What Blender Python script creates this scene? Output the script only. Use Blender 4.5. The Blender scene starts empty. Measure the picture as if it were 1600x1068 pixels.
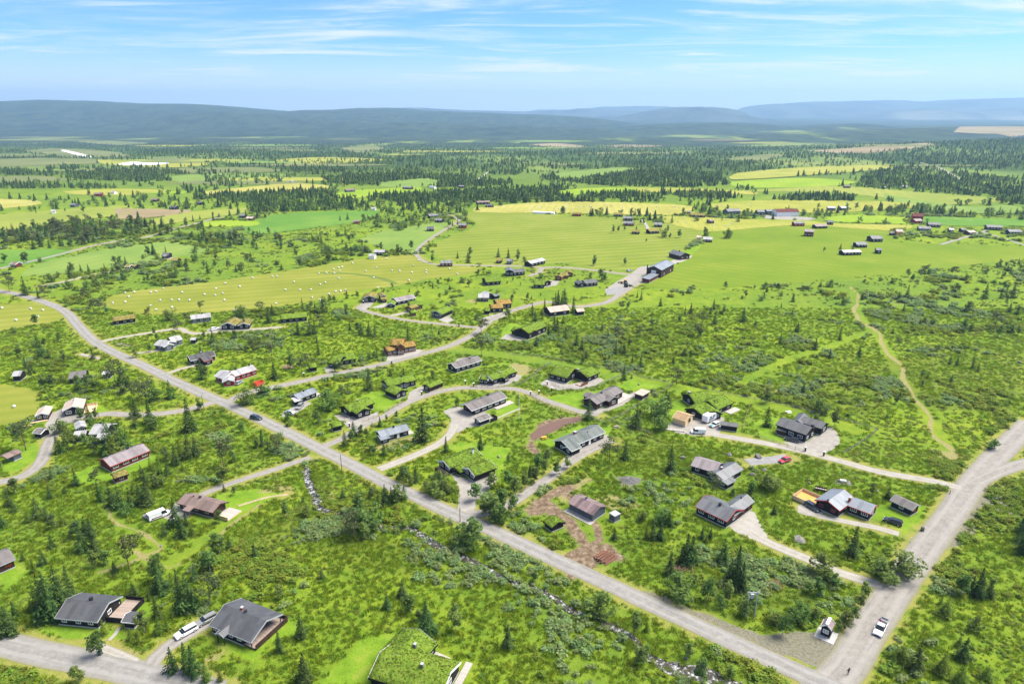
import bpy, bmesh, math, random, time
import numpy as np
from mathutils import Vector, Matrix
T0 = time.time()
random.seed(7); rng = np.random.default_rng(7)
sc = bpy.context.scene
COL = sc.collection
# ------------------------------------------------------------------ camera
CAMZ, PITCH, FPX = 105.0, math.radians(19.08), 1067.0
cd = bpy.data.cameras.new('camera'); cam = bpy.data.objects.new('camera', cd); COL.objects.link(cam)
cam.location = (0, 0, CAMZ); cam.rotation_euler = (math.pi/2-PITCH, 0, 0)
cd.lens = 24; cd.sensor_width = 36; cd.clip_start = 1; cd.clip_end = 60000
sc.camera = cam
# ------------------------------------------------------------------ sky, sun, exposure
SUN_EL, SUN_ROT = math.radians(57), math.radians(75)      # from ahead on the right (75 deg east of the view)
w = bpy.data.worlds.new('World'); sc.world = w; w.use_nodes = True
nt = w.node_tree; nt.nodes.clear()
def N(t, ty, **k):
    n = t.nodes.new(ty)
    for a, b in k.items():
        if a.startswith('_'): setattr(n, a[1:], b)
        else: n.inputs[a.replace('__', ' ')].default_value = b
    return n
out = N(nt, 'ShaderNodeOutputWorld'); bg = N(nt, 'ShaderNodeBackground', Strength=0.088)
sky = nt.nodes.new('ShaderNodeTexSky'); sky.sky_type = 'NISHITA'; sky.sun_disc = False
sky.sun_elevation = SUN_EL; sky.sun_rotation = SUN_ROT; sky.air_density = 1.0; sky.dust_density = 0.2; sky.ozone_density = 3.0; sky.altitude = 900
tint = N(nt, 'ShaderNodeMix', _data_type='RGBA', _blend_type='MULTIPLY'); tint.inputs['Factor'].default_value = 1.0
tint.inputs['B'].default_value = (0.36, 0.60, 0.97, 1)
nt.links.new(sky.outputs[0], tint.inputs['A'])
tc = nt.nodes.new('ShaderNodeTexCoord'); sep = nt.nodes.new('ShaderNodeSeparateXYZ'); nt.links.new(tc.outputs['Generated'], sep.inputs[0])
# thin high clouds lie on a sheet above the ground: direction / (elevation + small) gives the sheet position
az = N(nt, 'ShaderNodeMath', _operation='ADD'); az.inputs[1].default_value = 0.035
zmax = N(nt, 'ShaderNodeMath', _operation='MAXIMUM'); zmax.inputs[1].default_value = 0.0
nt.links.new(sep.outputs['Z'], zmax.inputs[0]); nt.links.new(zmax.outputs[0], az.inputs[0])
dx = N(nt, 'ShaderNodeMath', _operation='DIVIDE'); dy = N(nt, 'ShaderNodeMath', _operation='DIVIDE')
nt.links.new(sep.outputs['X'], dx.inputs[0]); nt.links.new(az.outputs[0], dx.inputs[1])
nt.links.new(sep.outputs['Y'], dy.inputs[0]); nt.links.new(az.outputs[0], dy.inputs[1])
cmb = nt.nodes.new('ShaderNodeCombineXYZ'); nt.links.new(dx.outputs[0], cmb.inputs[0]); nt.links.new(dy.outputs[0], cmb.inputs[1])
def cloud(scale, sx, sy, ox, lo, hi, det=8):
    mp = nt.nodes.new('ShaderNodeMapping'); mp.inputs['Scale'].default_value = (sx, sy, 1); mp.inputs['Location'].default_value = (ox, ox*0.37, 0)
    nt.links.new(cmb.outputs[0], mp.inputs[0])
    ns = N(nt, 'ShaderNodeTexNoise', Scale=scale, Detail=det, Roughness=0.62, Distortion=0.6)
    nt.links.new(mp.outputs[0], ns.inputs['Vector'])
    mr = N(nt, 'ShaderNodeMapRange'); mr.interpolation_type = 'SMOOTHSTEP'
    mr.inputs['From Min'].default_value = lo; mr.inputs['From Max'].default_value = hi
    nt.links.new(ns.outputs['Fac'], mr.inputs['Value']); return mr
c1 = cloud(0.42, 0.75, 1.2, 27.3, 0.43, 0.68); c2 = cloud(1.3, 0.42, 1.2, 33.3, 0.49, 0.76)
cs = N(nt, 'ShaderNodeMath', _operation='MAXIMUM'); nt.links.new(c1.outputs[0], cs.inputs[0]); nt.links.new(c2.outputs[0], cs.inputs[1])
# the veil thickens towards the horizon all the way round
vl = N(nt, 'ShaderNodeMapRange'); vl.interpolation_type = 'SMOOTHSTEP'
for k_, v_ in (('From Min', 0.0), ('From Max', 0.085), ('To Min', 0.92), ('To Max', 0.0)): vl.inputs[k_].default_value = v_
nt.links.new(sep.outputs['Z'], vl.inputs['Value'])
cv = N(nt, 'ShaderNodeMath', _operation='MAXIMUM'); nt.links.new(cs.outputs[0], cv.inputs[0]); nt.links.new(vl.outputs[0], cv.inputs[1])
cm = N(nt, 'ShaderNodeMath', _operation='MULTIPLY'); cm.inputs[1].default_value = 0.85; nt.links.new(cv.outputs[0], cm.inputs[0])
mix = N(nt, 'ShaderNodeMix', _data_type='RGBA'); mix.inputs['B'].default_value = (5.0, 5.15, 5.3, 1)
nt.links.new(cm.outputs[0], mix.inputs['Factor']); nt.links.new(tint.outputs['Result'], mix.inputs['A'])
nt.links.new(mix.outputs['Result'], bg.inputs['Color']); nt.links.new(bg.outputs[0], out.inputs[0])
sd = bpy.data.lights.new('sun', 'SUN'); sd.energy = 3.9; sd.angle = math.radians(38); sd.color = (1, 0.94, 0.82)
sun = bpy.data.objects.new('sun', sd); COL.objects.link(sun)
# lamp points along -Z; the sky's sun azimuth is measured from +Y towards +X
sdir = Vector((math.sin(SUN_ROT)*math.cos(SUN_EL), math.cos(SUN_ROT)*math.cos(SUN_EL), math.sin(SUN_EL)))
sun.rotation_euler = sdir.to_track_quat('Z', 'Y').to_euler(); sun.location = (0, 0, 300)
vs = sc.view_settings; vs.view_transform = 'Standard'; vs.look = 'None'; vs.exposure = 1.26; vs.gamma = 1; vs.use_curve_mapping = False
sc.render.engine = 'CYCLES'; cy = sc.cycles
cy.max_bounces = 5; cy.diffuse_bounces = 2; cy.glossy_bounces = 2; cy.transmission_bounces = 3; cy.transparent_max_bounces = 6; cy.volume_bounces = 0
cy.use_denoising = True; cy.use_adaptive_sampling = True; cy.adaptive_threshold = 0.02; cy.sample_clamp_indirect = 6
try: cy.denoising_prefilter = 'ACCURATE'
except Exception: pass
# ------------------------------------------------------------------ terrain and pixel helper
CP, SP = math.cos(PITCH), math.sin(PITCH)
_ty = np.arange(-1000, 40001, 20.0)
_tz = np.interp(_ty, [-1000, 650, 1200, 2000, 3500, 5000, 40000], [0, 0, -10, -32, -78, -100, -100])
_k = np.hanning(21); _k /= _k.sum(); _tz = np.convolve(np.pad(_tz, 10, 'edge'), _k, 'valid')
def F(x, y):
    x = np.asarray(x, float); y = np.asarray(y, float)
    z = np.interp(y, _ty, _tz)
    z = z + 42*np.exp(-((x-1900)/750)**2-((y-2300)/650)**2) + 75*np.exp(-((x-3000)/1500)**2-((y-4300)/900)**2)
    z = z + 45*np.exp(-((x-2600)/520)**2-((y-5600)/500)**2)
    return z
def P(px, py, h=0.0):
    """pixel of the photograph (1600x1068) -> the point of the ground (raised by h) seen there"""
    px = np.asarray(px, float); py = np.asarray(py, float)
    c = (px-800)/FPX; v = (py-534)/FPX
    dyy = CP-v*SP; dz = -SP-v*CP
    lo = np.full(np.broadcast(c, v).shape, 40.0); hi = np.full_like(lo, 12000.0)
    for _ in range(38):
        m = (lo+hi)/2; below = CAMZ+m*dz < F(m*c, m*dyy)+h
        hi = np.where(below, m, hi); lo = np.where(below, lo, m)
    return np.stack([hi*c, hi*dyy, F(hi*c, hi*dyy)+0*c], -1)
def Pv(px, py, h=0.0): return Vector(P(px, py, h).tolist())
def Zat(py, Y):
    v = (py-534)/FPX; return CAMZ + Y*(-SP-v*CP)/(CP-v*SP)
def Xat(px, py, Y):
    v = (py-534)/FPX; return Y*((px-800)/FPX)/(CP-v*SP)
# value noise
def vn(x, y, s, seed=0):
    x = np.asarray(x)/s; y = np.asarray(y)/s; xi = np.floor(x).astype(np.int64); yi = np.floor(y).astype(np.int64)
    fx = x-xi; fy = y-yi; fx = fx*fx*(3-2*fx); fy = fy*fy*(3-2*fy)
    def h(i, j):
        n = (i*374761393 + j*668265263 + seed*1442695041) & 0xffffffff
        n = ((n ^ (n >> 13))*1274126177) & 0xffffffff
        return ((n ^ (n >> 16)) & 0xffff)/65535.0
    return (h(xi, yi)*(1-fx)+h(xi+1, yi)*fx)*(1-fy)+(h(xi, yi+1)*(1-fx)+h(xi+1, yi+1)*fx)*fy
def fbm(x, y, s, seed=0, o=4):
    r = 0; a = .5; t = 0
    for i in range(o): r = r+a*vn(x, y, s/2**i, seed+i*17); t += a; a *= .5
    return r/t
def in_poly(x, y, poly):
    poly = np.asarray(poly)[:, :2]; res = np.zeros(len(x), bool)
    b = (x >= poly[:, 0].min()) & (x <= poly[:, 0].max()) & (y >= poly[:, 1].min()) & (y <= poly[:, 1].max())
    if not b.any(): return res
    xx = x[b]; yy = y[b]; c = np.zeros(len(xx), bool); j = len(poly)-1
    for i in range(len(poly)):
        xi, yi = poly[i]; xj, yj = poly[j]
        if yi != yj: c ^= ((yi > yy) != (yj > yy)) & (xx < (xj-xi)*(yy-yi)/(yj-yi)+xi)
        j = i
    res[b] = c; return res
def near_line(x, y, line, dist):
    """distance to a polyline, only evaluated within dist (elsewhere dist)"""
    line = np.asarray(line)[:, :2]; out = np.full(len(x), float(dist))
    for a, b in zip(line[:-1], line[1:]):
        m = (x > min(a[0], b[0])-dist) & (x < max(a[0], b[0])+dist) & (y > min(a[1], b[1])-dist) & (y < max(a[1], b[1])+dist)
        if not m.any(): continue
        d = b-a; L = max((d*d).sum(), 1e-9); xx = x[m]-a[0]; yy = y[m]-a[1]
        t = np.clip((xx*d[0]+yy*d[1])/L, 0, 1)
        out[m] = np.minimum(out[m], np.hypot(xx-t*d[0], yy-t*d[1]))
    return out
def poly_sdf(x, y, poly, band):
    poly = np.asarray(poly)[:, :2]; cl = np.vstack([poly, poly[:1]])
    d = near_line(x, y, cl, band); ins = in_poly(x, y, poly)
    return np.where(ins, -d, d)
# ------------------------------------------------------------------ tags and mesh builder
def tag(o, label=None, cat=None, group=None, kind=None):
    if label: o['label'] = label
    if cat: o['category'] = cat
    if group: o['group'] = group
    if kind: o['kind'] = kind
    return o
def empty(name, loc, rz=0):
    o = bpy.data.objects.new(name, None); COL.objects.link(o); o.location = loc; o.rotation_euler = (0, 0, rz)
    o.empty_display_size = 0.3; return o
class MB:
    def __init__(s, M=None): s.v = []; s.f = []; s.M = M
    def add(s, vs, fs, M=None):
        b = len(s.v); T = M if M is not None else s.M
        s.v += [tuple(T @ Vector(p)) if T is not None else tuple(p) for p in vs]
        s.f += [tuple(i+b for i in f) for f in fs]; return s
    def box(s, x0, x1, y0, y1, z0, z1, M=None):
        return s.add([(x0,y0,z0),(x1,y0,z0),(x1,y1,z0),(x0,y1,z0),(x0,y0,z1),(x1,y0,z1),(x1,y1,z1),(x0,y1,z1)],
                     [(0,3,2,1),(4,5,6,7),(0,1,5,4),(1,2,6,5),(2,3,7,6),(3,0,4,7)], M)
    def prism(s, pts, a0, a1, ax, M=None):
        """pts: cross-section (p, z); extruded along ax ('x': p is y, 'y': p is x)"""
        n = len(pts)
        q = (lambda a, p, z: (a, p, z)) if ax == 'x' else (lambda a, p, z: (p, a, z))
        vs = [q(a0, p, z) for p, z in pts]+[q(a1, p, z) for p, z in pts]
        fs = [tuple(range(n))[::-1], tuple(range(n, 2*n))]+[(i, (i+1) % n, n+(i+1) % n, n+i) for i in range(n)]
        return s.add(vs, fs, M)
    def tube(s, p0, p1, r0, r1=None, n=6, M=None):
        p0 = Vector(p0); p1 = Vector(p1); r1 = r0 if r1 is None else r1; d = (p1-p0).normalized()
        a = d.orthogonal().normalized(); b = d.cross(a)
        vs = [p0+(a*math.cos(t)+b*math.sin(t))*r0 for t in [2*math.pi*i/n for i in range(n)]]
        vs += [p1+(a*math.cos(t)+b*math.sin(t))*r1 for t in [2*math.pi*i/n for i in range(n)]]
        return s.add(vs, [(i, (i+1) % n, n+(i+1) % n, n+i) for i in range(n)]+[tuple(range(n))[::-1], tuple(range(n, 2*n))], M)
    def mesh(s, name, mat=None, smooth=False):
        me = bpy.data.meshes.new(name); me.from_pydata([tuple(p) for p in s.v], [], s.f)
        bm = bmesh.new(); bm.from_mesh(me); bmesh.ops.recalc_face_normals(bm, faces=bm.faces); bm.to_mesh(me); bm.free()
        if mat: me.materials.append(mat)
        if smooth: me.polygons.foreach_set('use_smooth', [True]*len(me.polygons))
        return me
    def build(s, name, mat, parent=None, smooth=False, bevel=0):
        o = bpy.data.objects.new(name, s.mesh(name, mat, smooth)); COL.objects.link(o)
        if parent is not None: o.parent = parent
        if bevel:
            m = o.modifiers.new('bevel', 'BEVEL'); m.width = bevel; m.segments = 1
        return o
def np_mesh(name, V, Q, mat=None, smooth=False):
    me = bpy.data.meshes.new(name); V = np.asarray(V, np.float32); Q = np.asarray(Q, np.int32)
    me.vertices.add(len(V)); me.vertices.foreach_set('co', V.ravel())
    k = Q.shape[1]; me.loops.add(Q.size); me.loops.foreach_set('vertex_index', Q.ravel())
    me.polygons.add(len(Q)); me.polygons.foreach_set('loop_start', np.arange(0, Q.size, k, dtype=np.int32))
    if smooth: me.polygons.foreach_set('use_smooth', np.ones(len(Q), bool))
    me.update(calc_edges=True); me.validate()
    if mat: me.materials.append(mat)
    return me
def copy_tree(o, parent=None):
    c = o.copy(); COL.objects.link(c); c.parent = parent
    for ch in o.children: copy_tree(ch, c)
    return c
# ------------------------------------------------------------------ materials
MATS = {}
def material(name, rough=0.9, spec=0.2):
    m = bpy.data.materials.new(name); m.use_nodes = True; t = m.node_tree; b = t.nodes['Principled BSDF']
    b.inputs['Roughness'].default_value = rough; b.inputs['Specular IOR Level'].default_value = spec
    return m, t, b
def ramp(t, fac, cols):
    r = t.nodes.new('ShaderNodeValToRGB'); e = r.color_ramp.elements
    while len(e) < len(cols): e.new(0.5)
    for i, (p, c) in enumerate(cols): e[i].position = p; e[i].color = (*c, 1)
    t.links.new(fac, r.inputs[0]); return r.outputs[0]
def wpos(t, sc_=(1, 1, 1), rot=0.0, obj=False):
    if obj: g = t.nodes.new('ShaderNodeTexCoord').outputs['Object']
    else: g = t.nodes.new('ShaderNodeNewGeometry').outputs['Position']
    mp = t.nodes.new('ShaderNodeMapping'); mp.inputs['Scale'].default_value = sc_; mp.inputs['Rotation'].default_value = (0, 0, rot)
    t.links.new(g, mp.inputs[0]); return mp.outputs[0]
def noise(t, vec, scale, det=4, rough=.55, out='Fac'):
    n = t.nodes.new('ShaderNodeTexNoise'); n.inputs['Scale'].default_value = scale; n.inputs['Detail'].default_value = det
    n.inputs['Roughness'].default_value = rough; t.links.new(vec, n.inputs['Vector']); return n.outputs[out]
def mixc(t, fac, a, b, blend='MIX'):
    m = t.nodes.new('ShaderNodeMix'); m.data_type = 'RGBA'; m.blend_type = blend
    for key, val in (('Factor', fac), ('A', a), ('B', b)):
        if isinstance(val, (int, float)): m.inputs[key].default_value = val
        elif isinstance(val, tuple): m.inputs[key].default_value = (*val, 1) if len(val) == 3 else val
        else: t.links.new(val, m.inputs[key])
    return m.outputs['Result']
def mth(t, op, a, b=None, c=None, clamp=False):
    m = t.nodes.new('ShaderNodeMath'); m.operation = op; m.use_clamp = clamp
    for i, val in enumerate((a, b, c)):
        if val is None: continue
        if isinstance(val, (int, float)): m.inputs[i].default_value = val
        else: t.links.new(val, m.inputs[i])
    return m.outputs[0]
def sstep(t, v, lo, hi):
    m = t.nodes.new('ShaderNodeMapRange'); m.interpolation_type = 'SMOOTHSTEP'; m.inputs['From Min'].default_value = lo; m.inputs['From Max'].default_value = hi
    t.links.new(v, m.inputs['Value']); return m.outputs[0]
def bump(t, b, h, strength=.4, dist=.05):
    n = t.nodes.new('ShaderNodeBump'); n.inputs['Strength'].default_value = strength; n.inputs['Distance'].default_value = dist
    t.links.new(h, n.inputs['Height']); t.links.new(n.outputs[0], b.inputs['Normal'])
def noisy(name, c1, c2, scale=1.5, rough=.9, spec=.2, bs=.3, obj=False, stretch=(1, 1, 1), c3=None):
    if name in MATS: return MATS[name]
    m, t, b = material(name, rough, spec); v = wpos(t, stretch, 0, obj)
    n = noise(t, v, scale, 6, .65)
    cols = [(.3, c1), (.7, c2)] if c3 is None else [(.28, c1), (.5, c2), (.74, c3)]
    t.links.new(ramp(t, n, cols), b.inputs['Base Color'])
    if bs: bump(t, b, noise(t, v, scale*6, 3), bs, .04)
    MATS[name] = m; return m
def boards(name, c1, c2, rough=.85, horiz=False, pitch=5.0):
    """stained timber boards: narrow dark joints, each board slightly its own shade"""
    m, t, b = material(name, rough, .25); g = t.nodes.new('ShaderNodeTexCoord').outputs['Object']
    s = t.nodes.new('ShaderNodeSeparateXYZ'); t.links.new(g, s.inputs[0])
    u = s.outputs['Z'] if horiz else mth(t, 'ADD', s.outputs['X'], mth(t, 'MULTIPLY', s.outputs['Y'], .93))
    u = mth(t, 'MULTIPLY', u, pitch); fr = mth(t, 'FRACT', u); fl = mth(t, 'FLOOR', u)
    wn = t.nodes.new('ShaderNodeTexWhiteNoise'); wn.noise_dimensions = '1D'; t.links.new(fl, wn.inputs['W'])
    n = noise(t, g, 3, 5); f = mth(t, 'MULTIPLY', mth(t, 'ADD', wn.outputs['Value'], n), .5)
    col = ramp(t, f, [(.25, c1), (.75, c2)])
    j = sstep(t, mth(t, 'ABSOLUTE', mth(t, 'SUBTRACT', fr, .5)), .40, .49)
    t.links.new(mixc(t, mth(t, 'MULTIPLY', j, .6), col, tuple(k*.25 for k in c1)), b.inputs['Base Color'])
    bump(t, b, mth(t, 'SUBTRACT', 1, j), .5, .03); MATS[name] = m; return m
def ribbed(name, c1, c2, pitch, rough=.45, spec=.5, metal=0.0, tile=False, depth=.04):
    """roof sheets / tiles: ribs run down the slope (UV.u along the eave in metres, UV.v up the slope)"""
    m, t, b = material(name, rough, spec); b.inputs['Metallic'].default_value = metal
    uv = t.nodes.new('ShaderNodeUVMap'); s = t.nodes.new('ShaderNodeSeparateXYZ'); t.links.new(uv.outputs[0], s.inputs[0])
    u = mth(t, 'MULTIPLY', s.outputs['X'], pitch); v = mth(t, 'MULTIPLY', s.outputs['Y'], 2.6)
    wav = mth(t, 'ABSOLUTE', mth(t, 'SUBTRACT', mth(t, 'FRACT', u), .5))
    rib = sstep(t, wav, .25, .5) if tile else sstep(t, wav, .40, .5)
    row = sstep(t, mth(t, 'FRACT', v), .0, .18)
    pan = t.nodes.new('ShaderNodeTexWhiteNoise'); pan.noise_dimensions = '2D'
    fl = t.nodes.new('ShaderNodeCombineXYZ'); t.links.new(mth(t, 'FLOOR', mth(t, 'MULTIPLY', s.outputs['X'], .9)), fl.inputs[0]); t.links.new(mth(t, 'FLOOR', mth(t, 'MULTIPLY', s.outputs['Y'], .28)), fl.inputs[1])
    t.links.new(fl.outputs[0], pan.inputs['Vector'])
    g = t.nodes.new('ShaderNodeTexCoord').outputs['Object']
    f = mth(t, 'ADD', mth(t, 'MULTIPLY', noise(t, g, .9, 6, .7), .6), mth(t, 'MULTIPLY', pan.outputs['Value'], .4))
    col = ramp(t, f, [(.3, c1), (.68, c2)])
    if tile: col = mixc(t, mth(t, 'MULTIPLY', mth(t, 'SUBTRACT', 1, row), .45), col, tuple(k*.4 for k in c1))
    col = mixc(t, mth(t, 'MULTIPLY', rib, .28), col, tuple(k*.5 for k in c1) if not tile else c2)
    # lichen and dirt streaks
    st = noise(t, g, 5.0, 5, .7); col = mixc(t, mth(t, 'MULTIPLY', sstep(t, st, .58, .8), .35), col, (.16, .17, .12))
    t.links.new(col, b.inputs['Base Color'])
    hh = mth(t, 'ADD', rib, mth(t, 'MULTIPLY', row, .5)) if tile else rib
    bump(t, b, hh, .6, depth); MATS[name] = m; return m
def foliage(name, cols, transl=.35, rough=.7, hv=.06, vv=.35, patch=None):
    m, t, b = material(name, rough, .15)
    oi = t.nodes.new('ShaderNodeObjectInfo'); g = t.nodes.new('ShaderNodeNewGeometry')
    n = noise(t, g.outputs['Position'], 1.4, 2)
    f = mth(t, 'ADD', mth(t, 'MULTIPLY', g.outputs['Random Per Island'], .65), mth(t, 'MULTIPLY', n, .35))
    k = len(cols); c = ramp(t, f, [(.12+.76*i/(k-1), c_) for i, c_ in enumerate(cols)])
    hs = t.nodes.new('ShaderNodeHueSaturation'); t.links.new(c, hs.inputs['Color'])
    t.links.new(mth(t, 'ADD', .5-hv/2, mth(t, 'MULTIPLY', oi.outputs['Random'], hv)), hs.inputs['Hue'])
    r2 = mth(t, 'FRACT', mth(t, 'MULTIPLY', oi.outputs['Random'], 7.31))
    t.links.new(mth(t, 'ADD', 1-vv/2, mth(t, 'MULTIPLY', r2, vv)), hs.inputs['Value'])
    t.links.new(hs.outputs[0], b.inputs['Base Color'])
    tr = t.nodes.new('ShaderNodeBsdfTranslucent'); t.links.new(hs.outputs[0], tr.inputs['Color'])
    mx = t.nodes.new('ShaderNodeMixShader'); mx.inputs[0].default_value = transl
    t.links.new(b.outputs[0], mx.inputs[1]); t.links.new(tr.outputs[0], mx.inputs[2])
    o = t.nodes['Material Output']; t.links.new(mx.outputs[0], o.inputs[0]); MATS[name] = m; return m
BLACKW = boards('black_stained_boards', (.008, .007, .007), (.022, .019, .018))
BROWNW = boards('brown_stained_boards', (.035, .018, .013), (.07, .036, .025))
REDW = boards('red_painted_boards', (.22, .012, .012), (.30, .022, .02))
DRED = boards('dark_red_boards', (.09, .022, .016), (.15, .04, .028))
TIMB = boards('oiled_timber', (.13, .055, .03), (.20, .085, .045), horiz=True)
GREYW = boards('slate_blue_boards', (.07, .08, .10), (.12, .13, .15))
FRESH = boards('fresh_pine', (.62, .42, .23), (.78, .58, .36), horiz=True)
DECKG = boards('weathered_deck', (.26, .20, .17), (.40, .32, .27), pitch=7)
DECKO = boards('new_orange_deck', (.55, .28, .07), (.70, .40, .13), pitch=7)
DECKP = boards('pale_deck', (.34, .31, .28), (.46, .43, .39), pitch=7)
WHITE = noisy('white_paint', (.72, .72, .71), (.82, .82, .80), 3, .6, .3, 0)
REDT = noisy('red_trim', (.36, .02, .02), (.45, .035, .03), 3, .6, .3, 0)
GREYT = noisy('grey_trim', (.30, .31, .32), (.42, .43, .44), 3, .5, .4, 0)
CONC = noisy('concrete', (.30, .30, .29), (.46, .45, .43), 2, .9, .2, .2)
STONE = noisy('grey_stone', (.085, .08, .075), (.17, .16, .15), 1.4, .95, .2, .8, c3=(.24, .23, .21))
BRICK = noisy('red_brick', (.20, .05, .035), (.34, .10, .07), 6, .9, .2, .3)
BLKM = noisy('black_metal', (.012, .012, .013), (.03, .03, .032), 3, .5, .5, 0)
SLATE = ribbed('dark_tile_roof', (.052, .053, .058), (.085, .086, .093), 3.3, .5, .45, 0, True)
GRAPH = ribbed('graphite_sheet_roof', (.075, .078, .085), (.13, .135, .145), 2.2, .42, .5, 0, True)
BLUEG = ribbed('blue_grey_sheet_roof', (.13, .15, .18), (.20, .22, .25), 2.2, .42, .5)
LIGHTR = ribbed('pale_grey_roof', (.24, .235, .24), (.36, .35, .35), 1.6, .5, .45)
PURPR = ribbed('plum_sheet_roof', (.11, .070, .072), (.24, .17, .165), .9, .42, .5)
BRNR = ribbed('brown_sheet_roof', (.14, .095, .08), (.22, .155, .13), 1.3, .5, .45)
MAUVE = ribbed('mauve_grey_roof', (.15, .125, .13), (.24, .205, .21), .8, .5, .45)
CHARR = ribbed('charcoal_shingle_roof', (.045, .045, .047), (.085, .083, .085), 3.0, .7, .3, 0, True)
TAUPE = ribbed('taupe_shingle_roof', (.10, .088, .085), (.165, .148, .143), 3.0, .7, .3, 0, True)
BEIGE = ribbed('beige_felt_roof', (.36, .28, .23), (.48, .38, .32), 1.5, .8, .2)
OLDR = ribbed('green_grey_felt_roof', (.085, .10, .095), (.15, .165, .155), 1.0, .8, .2)
SOD = noisy('sod_roof', (.07, .115, .018), (.13, .205, .022), 1.1, 1, .05, .7, c3=(.20, .235, .05))
SODBR = noisy('dry_sod_roof', (.11, .09, .03), (.22, .19, .055), 1.1, 1, .05, .9, c3=(.28, .22, .09))
ORSOD = noisy('dry_orange_sod_roof', (.19, .11, .035), (.29, .185, .055), 1.3, 1, .05, .9, c3=(.24, .21, .07))
def glassm():
    m, t, b = material('window_glass', .08, .5); b.inputs['Base Color'].default_value = (.02, .025, .03, 1)
    MATS['glass'] = m; return m
GLASS = glassm()
CURT = noisy('curtained_glass', (.30, .31, .33), (.45, .46, .48), 4, .3, .5, 0)
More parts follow.
